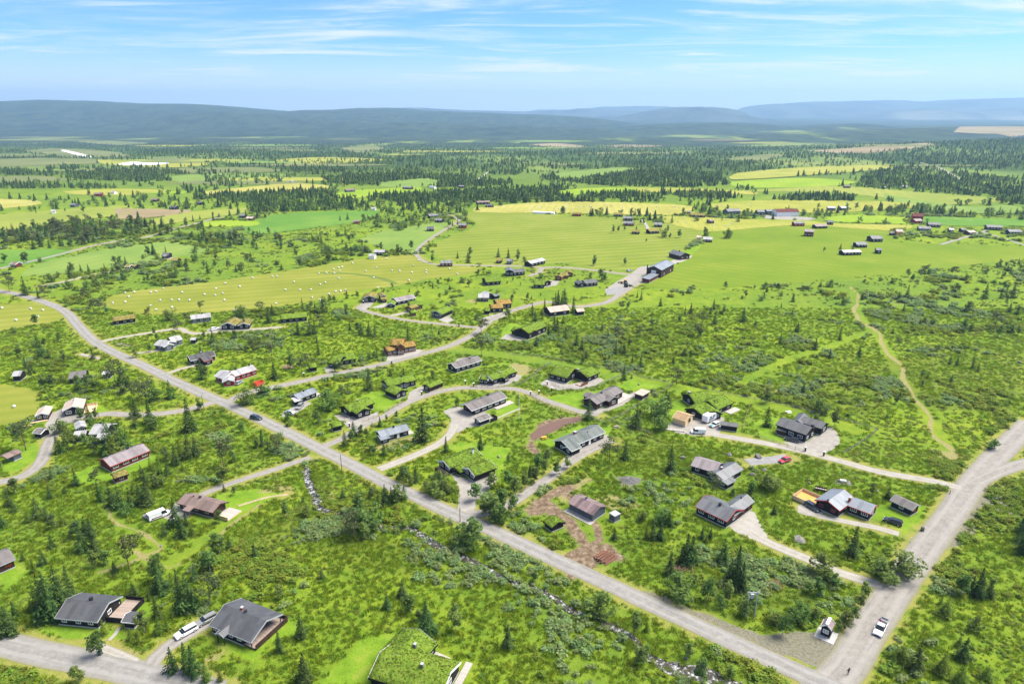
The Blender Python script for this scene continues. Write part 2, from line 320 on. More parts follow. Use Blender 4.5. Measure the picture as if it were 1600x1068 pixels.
# ------------------------------------------------------------------ outlines read from the photograph (pixels), laid on the ground
def pts(s): return [tuple(float(q) for q in a.split(',')) for a in s.split()]
def wp(s): return P([p[0] for p in pts(s)], [p[1] for p in pts(s)])[:, :3]
ROADS = [  # name, material key, width, height above the ground, outline
 ('main_road', 'asphalt', 5.0, .10, '-40,446 0,455 25,459 60,469 90,480 108,492 125,512 150,535 190,556 230,574 270,594 310,612 352,630 400,652 450,676 510,706 560,731 610,757 660,780 710,803 760,824 820,852 880,880 950,912 1020,945 1090,977 1150,1005 1200,1028 1240,1046 1290,1068 1360,1100'),
 ('gravel_road', 'gravel', 7.6, .06, '1275,1085 1312,1052 1335,1022 1358,982 1380,950 1412,903 1450,852 1490,798 1514,762 1545,725 1570,700 1610,660'),
 ('gravel_road', 'gravel', 4.2, .06, '352,630 376,617 400,610 450,600 520,585 600,568 650,555 700,541 735,525 750,514 770,498 788,490 800,485 850,472 880,476 905,479 945,473 965,462 990,445 1008,430'),
 ('gravel_road', 'gravel', 3.6, .055, '1005,428 980,428 952,425 920,421 885,418 850,418 842,426 826,431'),
 ('gravel_road', 'gravel', 3.4, .055, '848,418 822,416 800,415 775,415 725,414 682,413 665,409 652,400 652,390 662,380 676,370 701,355 712,349 716,343 700,335'),
 ('gravel_road', 'gravel', 3.6, .05, '728,803 765,800 800,785 830,765 860,745 885,725 905,711 930,699 955,688'),
 ('gravel_road', 'pale_gravel', 3.4, .05, '592,733 620,722 655,708 690,690 706,674 711,662'),
 ('gravel_road', 'gravel', 3.4, .05, '500,699 532,686 555,672 575,661 602,649 635,630 680,613 720,606 760,606 800,607 825,613 850,624 880,634 905,642 935,648'),
 ('gravel_road', 'gravel', 4.0, .05, '345,624 320,632 290,640 250,646 210,648 170,646 140,650 100,655 86,665 84,676 76,690 68,712 58,728 35,744 10,751 -20,754'),
 ('gravel_road', 'gravel', 2.8, .05, '485,714 460,722 430,733 400,742 360,755 325,768 296,782 275,795'),
 ('gravel_road', 'gravel', 4.4, .06, '-30,424 0,419 40,410 90,398 140,385 190,375 230,370 270,358 310,348 345,339'),
 ('gravel_road', 'pale_gravel', 3.6, .055, '1502,762 1450,750 1380,738 1320,722 1260,706 1210,695 1160,686 1120,679 1095,673'),
 ('gravel_road', 'pale_gravel', 3.4, .05, '1378,915 1340,903 1300,890 1260,872 1220,856 1190,842 1172,830'),
 ('driveway', 'pale_gravel', 2.6, .04, '1405,834 1370,824 1330,816 1300,810 1281,806 1262,799 1250,790'),
 ('driveway', 'dark_gravel', 4.2, .045, '1232,714 1210,718 1190,719 1168,722'),
 ('gravel_road', 'asphalt', 6.4, .06, '-40,998 0,1005 60,1018 130,1033 200,1048 280,1066 340,1082'),
 ('driveway', 'gravel', 3.6, .045, '228,1052 243,1028 262,1010 290,992 322,973'),
 ('driveway', 'pale_gravel', 2.2, .04, '212,1034 185,1022 160,1012 138,1006'),
 ('gravel_road', 'gravel', 5.0, .05, '1520,756 1560,737 1600,724 1640,716'),
 ('gravel_road', 'pale_gravel', 3.0, .05, '155,534 190,527 225,521 270,514 285,514 292,519 312,521 350,517 400,514 440,511'),
 ('gravel_road', 'pale_gravel', 2.4, .045, '262,583 290,574 312,570'),
 ('gravel_road', 'gravel', 3.0, .05, '748,512 700,507 650,502 612,496 575,487 560,481 575,471'),
 ('gravel_road', 'pale_gravel', 3.0, .05, '610,493 622,491 640,486'),
 ('gravel_road', 'gravel', 3.4, .1, '1470,382 1500,373 1535,362 1548,357 1552,350'),
 ('gravel_road', 'gravel', 3.4, .1, '1538,363 1570,373 1605,384'),
 ('gravel_road', 'pale_gravel', 4.2, .4, '1436,254 1465,261 1486,272 1503,282'),
 ('gravel_road', 'pale_gravel', 4.0, .4, '738,284 752,277 762,269'),
 ('gravel_road', 'pale_gravel', 3.0, .2, '1003,343 1010,352 1014,361'),
 ('footpath', 'pale_gravel', 1.0, .03, '777,653 795,645 812,638'),
 ('footpath', 'dry_soil', 1.0, .03, '372,790 395,783 420,776 450,772'),
 ('footpath', 'pale_gravel', .9, .03, '170,1000 180,990 186,980'),
 ('gravel_road', 'pale_gravel', 2.2, .04, '155,560 140,556 125,553'),
 ('gravel_road', 'pale_gravel', 2.2, .04, '210,552 235,549 262,545'),
 ('gravel_road', 'pale_gravel', 3.0, .06, '60,447 100,440 150,428 200,420 240,410 270,402'),
]
YARDS = [  # gravel aprons: material, outline
 ('gravel', '945,452 962,441 985,428 1000,417 1014,415 1030,425 1010,431 1003,442 990,449 972,458 948,461'),
 ('pale_gravel', '1056,404 1064,397 1082,400 1068,408 1050,413 1043,412'),
 ('gravel', '692,642 712,634 735,640 752,640 768,650 772,655 750,664 728,669 716,676 700,672 706,655'),
 ('gravel', '1037,666 1055,658 1085,656 1100,650 1132,652 1130,668 1120,680 1092,681 1060,677'),
 ('gravel', '1222,690 1262,690 1285,672 1300,666 1311,678 1313,692 1300,703 1285,710 1262,706 1240,698'),
 ('pale_gravel', '1136,818 1170,797 1180,800 1186,815 1198,838 1188,846 1166,838 1150,830'),
 ('gravel', '706,742 735,748 772,738 778,748 762,765 745,785 738,806 715,798 716,770 712,752'),
 ('gravel', '888,712 948,678 956,686 925,706 896,726 880,718'),
 ('gravel', '843,599 856,591 890,600 938,590 944,594 930,602 905,608 870,609 850,604'),
 ('gravel', '738,602 760,600 790,596 806,584 816,587 812,594 790,602 760,606'),
 ('gravel', '900,640 930,640 955,636 975,620 990,612 996,616 975,632 950,642 925,650 905,646'),
 ('gravel', '255,808 262,795 277,784 305,798 290,812 270,815'),
 ('gravel', '70,664 82,646 96,638 112,648 128,650 120,659 100,661 90,674 76,678'),
 ('gravel', '790,522 830,519 838,526 812,533 782,530'),
 ('gravel', '520,648 548,648 560,656 590,643 592,649 574,663 556,676 545,668'),
 ('gravel', '640,612 655,604 675,600 664,607 652,622 640,630 634,627'),
 ('gravel', '1245,800 1246,790 1258,782 1272,790 1290,800 1282,808 1262,806'),
 ('pale_gravel', '604,473 580,480 592,482 606,478'), ('gravel', '556,482 562,476 572,468 586,470 578,480 570,487'),
 ('gravel', '320,515 345,510 372,510 366,518 330,519'), ('pale_gravel', '605,556 650,546 664,546 655,552 620,562 604,564'),
 ('gravel', '505,575 520,570 522,580 510,583'), ('gravel', '860,438 875,439 870,446 850,449'),
 ('gravel', '744,500 770,492 785,488 792,493 775,500'), ('dark_gravel', '947,452 968,447 976,452 964,460 948,459'),
 ('gravel', '442,645 462,632 478,626 486,630 466,644 440,652'), ('gravel', '715,560 740,556 756,563 735,572 712,576 704,574'),
 ('pale_gravel', '688,496 704,494 710,500 700,505 686,500'), ('gravel', '1196,336 1270,340 1262,344 1196,341'),
]
FIELDS = [ # name, material, outline
 ('hay_field', 'hay', '150,478 175,462 205,455 330,440 400,430 480,418 560,405 640,398 672,408 700,414 752,418 752,424 720,430 690,433 660,437 620,446 580,451 545,457 515,465 470,474 400,482 330,489 300,488 225,491 185,484'),
 ('hay_field', 'hay', '-40,478 0,475 40,473 85,482 100,493 92,502 60,507 0,517 -40,524'),
 ('hay_field', 'hay', '-40,598 0,600 40,605 60,613 64,630 55,648 20,662 -40,672'),
 ('mown_field', 'stripe', '705,333 740,332 900,336 1010,345 1060,352 1096,361 1078,384 1052,404 1036,414 1000,421 930,419 880,411 800,413 762,412 700,406 676,394 682,380 745,350'),
 ('stubble_field', 'straw', '742,325 870,315 1060,320 1082,329 1062,336 900,333 752,332'),
 ('green_field', 'bright', '1112,362 1250,352 1392,360 1402,378 1500,381 1600,386 1640,388 1640,404 1600,404 1480,418 1350,432 1180,447 1062,451 1008,448 1030,428 1052,420 1085,396'),
 ('stubble_field', 'straw2', '1010,338 1075,338 1150,342 1250,344 1300,349 1420,352 1392,360 1250,352 1140,360 1096,361 1040,348'),
 ('straw_field', 'straw', '318,299 400,291 450,286 512,290 500,296 420,301 330,305'),
 ('green_field', 'lime', '512,306 545,298 600,295 652,292 655,298 600,305 540,310'),
 ('green_field', 'green', '372,352 400,345 430,335 520,330 592,330 572,344 480,357 400,366'),
 ('green_field', 'green2', '560,374 600,360 680,348 700,352 668,376 645,396 600,388'),
 ('green_field', 'lime', '308,349 350,344 402,346 395,353 322,354'),
 ('green_field', 'green', '-40,392 60,389 108,390 108,396 60,410 -40,420'),
 ('green_field', 'green2', '30,432 60,412 150,392 260,378 335,390 250,405 120,425'),
 ('straw_field', 'straw', '-30,310 50,313 62,319 0,326 -30,328'), ('straw_field', 'straw2', '98,299 180,295 262,298 200,305 120,304'),
 ('green_field', 'lime', '225,302 262,299 292,299 282,303'),
 ('green_field', 'yg', '-40,338 120,326 200,322 192,335 80,350 -40,368'), ('bare_field', 'tan', '180,326 292,328 272,336 190,342'),
 ('green_field', 'yg', '232,344 300,331 392,325 382,332 290,346 240,352'),
 ('bog', 'bog', '-40,250 60,247 150,249 170,254 60,259 -40,262'), ('bog', 'straw2', '150,250 260,251 330,256 270,262 170,258'), ('bog', 'bog', '60,268 150,264 300,263 400,262 440,268 330,271 150,269'), ('bog', 'green2', '260,276 350,270 440,272 430,281 340,287 280,284'), ('bog', 'bog', '-40,277 60,275 110,281 40,285 -40,286'),
 ('bog', 'straw2', '430,250 500,246 600,249 560,254 450,256'),
 ('airfield_grass', 'bog', '38,237 80,232 165,236 205,245 100,246'),
 ('straw_field', 'straw2', '1150,271 1250,262 1392,258 1386,264 1290,272 1150,281'), ('green_field', 'lime', '1140,284 1250,278 1335,284 1290,291 1160,293'),
 ('green_field', 'yg', '1140,299 1310,291 1420,299 1565,311 1500,320 1420,314 1300,301'),
 ('green_field', 'green2', '1380,303 1500,322 1580,321 1600,332 1500,332 1400,320'),
 ('stubble_field', 'straw2', '1108,319 1200,313 1385,315 1432,324 1300,332 1190,332 1128,329'),
 ('green_field', 'lime', '1288,340 1340,336 1428,341 1422,350 1300,346'), ('green_field', 'green', '1440,338 1540,341 1640,346 1640,353 1500,353 1440,348'),
 ('stubble_field', 'straw2', '978,293 1100,295 1178,300 1170,304 1080,301 990,299'), ('green_field', 'lime', '855,300 920,294 990,294 985,300 900,305'),
 ('green_field', 'green2', '590,286 660,279 690,282 680,291 600,292'), ('green_field', 'green2', '860,272 960,262 1000,264 940,276 880,282'),
 ('clearing', 'tan', '1490,207 1530,202 1600,199 1640,201 1610,206 1550,209'), ('clearing', 'tan', '1260,236 1340,231 1445,224 1450,229 1340,240'),
 ('clearing', 'tan', '825,226 870,224 912,228 880,231'), ('clearing', 'bog', '1120,250 1200,241 1230,243 1180,252'),
 ('clearing', 'bog', '120,222 140,220 230,223 190,227'), ('clearing', 'bog', '530,232 580,227 600,233 560,239'),
 ('frozen_white_pond', 'pond', '182,257 205,253.6 240,252.6 264,255.4 240,258.2 195,258.4'),
 ('runway', 'runway', '95,236 101,234.5 140,243.8 132,246'),
]
PATCH = {  # soft patches painted into the ground sheet's cover (not light): kind -> outlines
 'lawn': ['1176,662 1204,650 1222,654 1212,682 1226,692 1190,686', '1040,640 1060,628 1082,620 1122,617 1080,642 1050,656', '850,620 905,612 925,612 990,596 1035,603 985,616 975,604 930,634 905,640 870,628',
          '1310,815 1380,788 1400,776 1445,790 1440,812 1415,838 1380,812 1340,808', '100,745 150,725 185,735 240,712 245,722 190,745 140,758', '340,772 400,762 440,770 420,782 380,800 330,815 300,818 320,800',
          '500,1068 560,1000 640,982 600,1068', '345,1000 400,1010 470,985 440,960 400,1040', '-10,900 30,880 50,890 10,925', '200,965 225,940 240,955 215,975', '60,985 100,978 190,985 215,1000 100,995',
          '20,700 60,690 62,715 30,735 0,740', '130,640 160,632 175,645 140,650', '740,576 790,566 830,570 815,590 790,570', '790,508 800,504 830,512 780,528', '640,470 660,462 664,470 650,475', '690,635 705,640 712,634',
          '770,640 800,625 812,640 780,655', '830,690 870,685 905,665 950,665 960,672 950,680 880,690 900,705 870,700', '1150,1000 1160,1010', '325,590 335,578 345,600 372,606 360,612 340,600', '560,620 595,610 640,612 600,645 580,632',
          '690,700 720,690 800,700 780,745 776,728', '1100,380 1060,395 1020,412 1035,418 1090,390', '1045,425 1060,412 1010,445', '780,560 800,570', '960,590 1000,596 1040,605 1000,610', '1375,700 1380,700 1385,705'],
 'dry': ['560,700 600,690 640,682 665,680 640,695 600,705 570,712', '495,775 515,770 520,778 500,780', '800,565 820,570 845,578 800,590', '1160,605 1200,600 1230,610 1180,612', '300,1045 340,1010 345,1020 320,1050',
         '745,838 800,850 830,880 800,870', '880,760 900,742 930,748 900,775 880,790 870,775', '1010,355 1015,360', '1350,505 1375,510 1370,520', '1450,700 1500,710 1490,730', '170,1010 215,1020 190,1025', '720,470 745,468 740,474',
         '1080,735 1110,750 1080,745', '410,765 440,755 450,765', '920,780 960,770 1000,790 960,800'],
 'soil': ['812,794 835,782 860,780 880,790 900,808 920,830 925,850 912,862 900,845 880,822 850,805 825,808', '835,790 850,772 880,760 905,752 925,746 930,752 900,765 880,775', '875,880 895,862 915,850 935,842 960,850 975,870 940,880 915,900 890,905',
          '1100,922 1115,915 1130,925 1110,930', '1165,908 1200,905 1200,915 1170,915', '440,572 452,570 458,574 445,577', '700,905 712,900 715,905', '820,685 835,665 855,655 905,650 912,654 885,664 852,682 838,694 848,706 836,712 822,698'],
 'gravelly': ['1060,946 1110,958 1160,979 1205,990 1260,985 1320,990 1326,1004 1300,1028 1265,1036 1210,1016 1150,992 1080,964', '930,893 980,915 1040,938 1040,948 970,920 925,902', '1535,765 1560,755 1575,790 1600,800 1600,810 1560,800 1530,790',
              '1520,770 1535,790 1510,835 1495,850 1480,860 1500,815', '180,534 205,537 210,542 185,540', '960,740 975,745 990,755 975,760 962,752'],
 'heath': ['330,850 520,770 560,800 420,860 360,890', '880,520 1000,500 1100,540 1000,580 900,560', '1210,600 1310,560 1400,560 1380,650 1240,640', '1380,560 1560,530 1600,560 1600,650 1450,640', '920,690 1010,680 1180,720 1060,740 960,720', '1010,860 1180,860 1300,950 1150,960',
           '400,800 700,860 640,900 500,880'],
}
TRAILS = [('1328,448 1345,462 1333,480 1350,505 1368,515 1380,535 1398,562 1412,592 1430,618 1448,645 1470,680 1488,712', 1.7, 'dry'), ('1368,514 1300,540 1250,555 1200,575 1160,600', 3.5, 'lawn'),
          ('1345,462 1380,470 1410,475', 1.5, 'soil'), ('1330,450 1340,480 1352,505 1378,535 1400,575 1428,615 1455,660 1485,712', 3.2, 'lawn'), ('700,545 820,560 950,585 1060,605 1200,632 1330,670', 6, 'lawn'),
          ('870,882 905,862 940,842 925,815 905,795 885,780 870,765', 2.4, 'soil'), ('200,858 230,875 262,885 300,860 345,825 400,790', 1.2, 'dry'), ('150,900 210,870 250,855 190,820 165,790', 1.0, 'dry'),
          ('1375,585 1600,585', 3, 'heath')]
STREAM = '478,728 480,745 486,760 494,778 496,790 506,796 520,800 560,808 600,822 640,822 660,835 700,860 740,875 760,885 790,905 830,916 868,932 890,950 930,965 960,978 985,992 1012,1022 1040,1038 1070,1045 1100,1050 1130,1060 1180,1080'
_r = random.Random(3)
for _i in range(46):                                     # the patchwork of small far fields and clearings
    _x = _r.uniform(-20, 1620); _y = _r.choice([_r.uniform(213, 232), _r.uniform(226, 262), _r.uniform(262, 300)]); _w = _r.uniform(25, 95)*(.6+(_y-205)/70); _h = _r.uniform(.6, 1.5)*(.4+(_y-205)/32)
    if 700 < _x < 1150 and _y > 262: continue
    if _y > 262 and _x > 600: continue
    FIELDS.append(('far_field', _r.choice(['bog', 'bog', 'green2', 'yg', 'tan', 'green2', 'straw2', 'bog']), f'{_x-_w:.1f},{_y+_h*.3:.1f} {_x-_w*.4:.1f},{_y-_h:.1f} {_x+_w*.5:.1f},{_y-_h*.8:.1f} {_x+_w:.1f},{_y:.1f} {_x+_w*.4:.1f},{_y+_h:.1f} {_x-_w*.5:.1f},{_y+_h*.9:.1f}'))
road_w = [(r, wp(r[4])) for r in ROADS]; yard_w = [(m, wp(s)) for m, s in YARDS]; field_w = [(n, m, wp(s)) for n, m, s in FIELDS]; stream_w = wp(STREAM)
def smooth_line(L, step=2.0):
    L = np.asarray(L); out_ = []
    for i in range(len(L)-1):
        p0 = L[max(i-1, 0)]; p1 = L[i]; p2 = L[i+1]; p3 = L[min(i+2, len(L)-1)]; n = max(1, int(np.linalg.norm(p2-p1)/step))
        for k in range(n):
            t = k/n; out_.append(.5*((2*p1)+(-p0+p2)*t+(2*p0-5*p1+4*p2-p3)*t*t+(-p0+3*p1-3*p2+p3)*t**3))
    out_.append(L[-1]); return np.array(out_)
stream_s = smooth_line(stream_w, 3)
def to_px(x, y, z):
    dx_, dy_, dz_ = x, y, z-CAMZ; zc = dy_*CP-dz_*SP; yc = dy_*SP+dz_*CP; return 800+FPX*dx_/zc, 534-FPX*yc/zc
def sample(poly, n):
    q = np.asarray(poly)[:, :2]; lo = q.min(0); hi = q.max(0); area = abs(np.sum(q[:, 0]*np.roll(q[:, 1], -1)-q[:, 1]*np.roll(q[:, 0], -1)))/2
    N_ = int(n*area/1000*((hi-lo).prod()/max(area, 1))); x = rng.uniform(lo[0], hi[0], N_); y = rng.uniform(lo[1], hi[1], N_); m = in_poly(x, y, q); return x[m], y[m]
# ------------------------------------------------------------------ ground sheet
def ground():
    rows = np.concatenate([[-400, -150, 0, 40, 60, 75], (lambda d: CAMZ/np.tan(d))(np.linspace(math.radians(51), math.radians(3.0), 640)), np.geomspace(2060, 7200, 90)])
    cols = np.linspace(-1, 1, 520)
    Y, U = np.meshgrid(rows, cols, indexing='ij'); X = U*(np.abs(Y)*.86+80)
    x = X.ravel(); y = Y.ravel(); z = F(x, y)
    ds = near_line(x, y, stream_s, 6); z = z-0.75*np.clip(1-(ds-.6)/3.2, 0, 1)
    nr, nc = X.shape; i = np.arange(nr*nc).reshape(nr, nc)
    Q = np.stack([i[:-1, :-1], i[:-1, 1:], i[1:, 1:], i[1:, :-1]], -1).reshape(-1, 4)
    me = np_mesh('ground', np.stack([x, y, z], 1), Q, None, True)
    wob = (fbm(x, y, 7, 3)-.5)*5
    A = {}
    for key in ('lawn', 'dry', 'soil', 'gravelly', 'heath'):
        a = np.zeros(len(x)); soft = {'lawn': 1.6, 'dry': 3.5, 'soil': 2.0, 'gravelly': 1.5, 'heath': 9}[key]
        for s in PATCH[key]:
            if len(s.split()) < 3: continue
            a = np.maximum(a, np.clip(.5-(poly_sdf(x, y, wp(s), soft*2+6)+wob*(.35 if key == 'lawn' else 1))/(2*soft), 0, 1))
        for s, wd, k in TRAILS:
            if k == key: a = np.maximum(a, np.clip(.5+(wd/2-near_line(x+(fbm(x, y, 16, 501, 2)-.5)*7, y+(fbm(x, y, 16, 521, 2)-.5)*7, smooth_line(wp(s), 4), wd+9)-wob*(.25 if wd < 3 else 1.4))/(1.4 if wd < 3 else 5.0), 0, 1)*(1 if wd < 3 else .42))
        A[key] = a
    vg = np.full(len(x), 9.0)                                     # worn verge along roads
    for r, L in road_w:
        if L[:, 1].min() < 500: vg = np.minimum(vg, near_line(x, y, L, r[2]/2+5)-r[2]/2)
    A['verge'] = np.clip(1-(vg-.9)/2.4, 0, 1)
    for key, a in A.items():
        at = me.attributes.new(key, 'FLOAT', 'POINT'); at.data.foreach_set('value', a.astype(np.float32))
    m, t, b = material('ground_cover', 1, .05); v = wpos(t)
    n1 = noise(t, v, .045, 6, .62); n2 = noise(t, v, .25, 6, .65); n3 = noise(t, v, 1.6, 5, .7); nf = noise(t, v, .006, 5, .55)
    f = mth(t, 'ADD', mth(t, 'MULTIPLY', n1, .5), mth(t, 'MULTIPLY', n2, .5))
    base = ramp(t, f, [(.30, (.075, .130, .014)), (.42, (.12, .195, .016)), (.52, (.17, .24, .018)), (.62, (.225, .275, .024)), (.74, (.29, .27, .07))])
    base = mixc(t, mth(t, 'MULTIPLY', sstep(t, n3, .50, .72), .45), base, (.07, .135, .016))
    base = mixc(t, mth(t, 'MULTIPLY', sstep(t, nf, .40, .62), .45), base, (.085, .155, .028))
    # far off, the scrub, bog and woods run together into muted green
    sp = t.nodes.new('ShaderNodeSeparateXYZ'); t.links.new(v, sp.inputs[0])
    far = sstep(t, sp.outputs['Y'], 560, 1700); nn = noise(t, wpos(t, (1, .35, 1)), .0028, 7, .62)
    farc = ramp(t, nn, [(.36, (.030, .056, .018)), (.48, (.060, .105, .026)), (.57, (.125, .18, .038)), (.70, (.20, .22, .06))])
    base = mixc(t, far, base, farc)
    fw = sstep(t, sp.outputs['Y'], 2300, 3700); fn = noise(t, wpos(t, (1, .4, 1)), .012, 6, .7)
    base = mixc(t, mth(t, 'MULTIPLY', fw, sstep(t, nn, .62, .54)), base, ramp(t, fn, [(.38, (.012, .024, .014)), (.60, (.045, .070, .030))]))
    def at(k): q = t.nodes.new('ShaderNodeAttribute'); q.attribute_name = k; return q.outputs['Fac']
    def msk(k, lo=.35, hi=.65, am=.5): return sstep(t, mth(t, 'ADD', at(k), mth(t, 'MULTIPLY', mth(t, 'SUBTRACT', n3, .5), am)), lo, hi)
    heath = ramp(t, n2, [(.35, (.055, .060, .016)), (.6, (.095, .115, .025)), (.75, (.15, .13, .05))])
    base = mixc(t, mth(t, 'MULTIPLY', msk('heath'), .4), base, heath)
    vg_ = mth(t, 'MULTIPLY', at('verge'), sstep(t, n2, .30, .56)); base = mixc(t, mth(t, 'MULTIPLY', vg_, .8), base, (.27, .245, .07))
    lawn = ramp(t, n2, [(.33, (.105, .20, .015)), (.55, (.165, .27, .02)), (.72, (.25, .28, .05))]); base = mixc(t, mth(t, 'MULTIPLY', msk('lawn'), .92), base, lawn)
    dry = ramp(t, n3, [(.35, (.20, .19, .06)), (.6, (.31, .25, .13))]); base = mixc(t, mth(t, 'MULTIPLY', msk('dry'), .85), base, dry)
    n4 = noise(t, v, .7, 5, .6); soil = ramp(t, mth(t, 'ADD', mth(t, 'MULTIPLY', n3, .35), mth(t, 'MULTIPLY', n4, .65)), [(.36, (.075, .048, .034)), (.5, (.17, .12, .08)), (.64, (.31, .245, .17))]); base = mixc(t, mth(t, 'MULTIPLY', msk('soil', .42, .75, 1.1), sstep(t, n2, .26, .42)), base, soil)
    grv = ramp(t, n3, [(.3, (.115, .105, .075)), (.6, (.22, .20, .165))]); base = mixc(t, mth(t, 'MULTIPLY', msk('gravelly', .35, .6, .9), .9), base, grv)
    t.links.new(base, b.inputs['Base Color'])
    bh = mth(t, 'ADD', n3, mth(t, 'MULTIPLY', noise(t, v, 5, 4, .7), .5)); bump(t, b, bh, .9, .35)
    me.materials.append(m); o = bpy.data.objects.new('ground', me); COL.objects.link(o); tag(o, kind='structure')
ground()
print('ground', time.time()-T0)
# ------------------------------------------------------------------ sheets: roads, yards, fields
def road_mat(name, c1, c2, c3, tracks):
    m, t, b = material(name, .95, .15); v = wpos(t)
    uv = t.nodes.new('ShaderNodeUVMap'); s = t.nodes.new('ShaderNodeSeparateXYZ'); t.links.new(uv.outputs[0], s.inputs[0])
    u = mth(t, 'ABSOLUTE', mth(t, 'SUBTRACT', s.outputs['X'], .5)); n = noise(t, v, .5, 6, .7); n2 = noise(t, v, 3, 5, .7)
    col = ramp(t, mth(t, 'ADD', mth(t, 'MULTIPLY', n, .6), mth(t, 'MULTIPLY', n2, .4)), [(.32, c1), (.5, c2), (.68, c3)])
    if tracks:
        wob = mth(t, 'MULTIPLY', mth(t, 'SUBTRACT', n, .5), .16); uu = mth(t, 'ADD', u, wob)
        tr = mth(t, 'SUBTRACT', sstep(t, uu, .10, .20), sstep(t, uu, .26, .36)); col = mixc(t, mth(t, 'MULTIPLY', tr, .45), col, c3)
        ed = sstep(t, uu, .36, .5); col = mixc(t, mth(t, 'MULTIPLY', ed, .7), col, (.17, .165, .075) if tracks == 2 else (.20, .185, .10))
        st = t.nodes.new('ShaderNodeCombineXYZ'); t.links.new(mth(t, 'MULTIPLY', s.outputs['X'], 6), st.inputs[0]); t.links.new(mth(t, 'MULTIPLY', s.outputs['Y'], .05), st.inputs[1])
        ss = noise(t, st.outputs[0], 1.4, 5, .6); col = mixc(t, mth(t, 'MULTIPLY', sstep(t, ss, .5, .7), .5), col, c1)
    t.links.new(col, b.inputs['Base Color']); bump(t, b, n2, .5, .06); MATS[name] = m
road_mat('asphalt', (.145, .137, .126), (.22, .21, .196), (.295, .282, .263), 1)
road_mat('gravel', (.155, .141, .126), (.23, .213, .192), (.30, .281, .257), 2)
road_mat('pale_gravel', (.20, .185, .158), (.29, .27, .235), (.37, .345, .305), 2)
road_mat('dark_gravel', (.16, .155, .155), (.23, .225, .225), (.30, .29, .29), 0)
road_mat('dry_soil', (.22, .18, .10), (.32, .27, .15), (.40, .34, .22), 0)
for i, (r, L) in enumerate(road_w):
    name, mk, wd, h, _ = r; S = smooth_line(L, 2.0 if L[:, 1].min() < 700 else 8); n = len(S)
    T = np.gradient(S[:, :2], axis=0); T /= np.linalg.norm(T, axis=1)[:, None]; Nn = np.stack([-T[:, 1], T[:, 0]], 1)
    ln = np.concatenate([[0], np.cumsum(np.linalg.norm(np.diff(S[:, :2], axis=0), axis=1))])
    U = np.array([-.5, -.3, -.1, .1, .3, .5]); jl = (fbm(ln, ln*0+i*31, 5, 5)-.5)*.24*min(wd, 4)/2; jr = (fbm(ln, ln*0+i*57+9, 5, 6)-.5)*.24*min(wd, 4)/2
    V = []; uvs = []
    for k, u in enumerate(U):
        off = u*wd + (jl if k == 0 else 0) + (jr if k == 5 else 0); q = S[:, :2]+Nn*off[:, None] if isinstance(off, np.ndarray) else S[:, :2]+Nn*off
        zz = F(q[:, 0], q[:, 1])+h+.0006*i-(.16 if k in (0, 5) else 0)*min(1, h*8)*.5; V.append(np.column_stack([q, zz])); uvs.append(np.column_stack([np.full(n, u+.5), ln]))
    V = np.stack(V, 1).reshape(-1, 3); UV = np.stack(uvs, 1).reshape(-1, 2); I = np.arange(n*6).reshape(n, 6)
    Q = np.stack([I[:-1, 1:], I[:-1, :-1], I[1:, :-1], I[1:, 1:]], -1).reshape(-1, 4)[:, ::-1]
    me = np_mesh(name, V, Q, MATS[mk], True); ul = me.uv_layers.new(name='UVMap'); ul.data.foreach_set('uv', UV[Q.ravel()].astype(np.float32).ravel())
    o = bpy.data.objects.new(name, me); COL.objects.link(o); tag(o, kind='structure')
def sheet(name, poly, mat, off, cell, jit=.6, parent=None):
    """a flat outline laid on the terrain, cut into cells so that it follows the slopes"""
    poly = np.asarray(poly)[:, :2]; cl = smooth_line(np.vstack([poly, poly[:1]]), max(cell*.12, 1.2))[:-1]
    a = np.arange(len(cl)); cl = cl+np.column_stack([fbm(cl[:, 0], cl[:, 1], 6, 8)-.5, fbm(cl[:, 0], cl[:, 1], 6, 12)-.5])*2*jit
    bm = bmesh.new(); bm.faces.new([bm.verts.new((p[0], p[1], 0)) for p in cl])
    x0, y0 = cl.min(0); x1, y1 = cl.max(0)
    for k in np.arange(math.floor(x0/cell)*cell, x1, cell): bmesh.ops.bisect_plane(bm, geom=bm.verts[:]+bm.edges[:]+bm.faces[:], plane_co=(k, 0, 0), plane_no=(1, 0, 0))
    for k in np.arange(math.floor(y0/cell)*cell, y1, cell): bmesh.ops.bisect_plane(bm, geom=bm.verts[:]+bm.edges[:]+bm.faces[:], plane_co=(0, k, 0), plane_no=(0, 1, 0))
    co = np.array([v.co[:2] for v in bm.verts]); zz = F(co[:, 0], co[:, 1])+off
    for v, z in zip(bm.verts, zz): v.co.z = z
    bmesh.ops.recalc_face_normals(bm, faces=bm.faces)
    if sum(f.normal.z for f in bm.faces) < 0: bmesh.ops.reverse_faces(bm, faces=bm.faces)
    me = bpy.data.meshes.new(name); bm.to_mesh(me); bm.free(); me.materials.append(mat)
    o = bpy.data.objects.new(name, me); COL.objects.link(o); tag(o, kind='structure'); return o
road_mat('gravel_y', (.19, .175, .155), (.27, .25, .225), (.34, .32, .29), 0); road_mat('pale_gravel_y', (.23, .215, .19), (.31, .29, .26), (.38, .36, .33), 0); MATS['dark_gravel_y'] = MATS['dark_gravel']
for i, (mk, L) in enumerate(yard_w): sheet('gravel_yard', L, MATS[mk+'_y'], .036+.0005*i, 60, .5)
DARKSOIL = noisy('dark_ploughed_soil', (.07, .042, .035), (.15, .095, .08), 2.0, 1, .05, .6, c3=(.11, .07, .055))
sheet('ploughed_plot', wp('827,679 842,668 862,659 885,654 905,652 912,654 890,661 868,672 845,683 832,686'), DARKSOIL, .05, 60, .25)
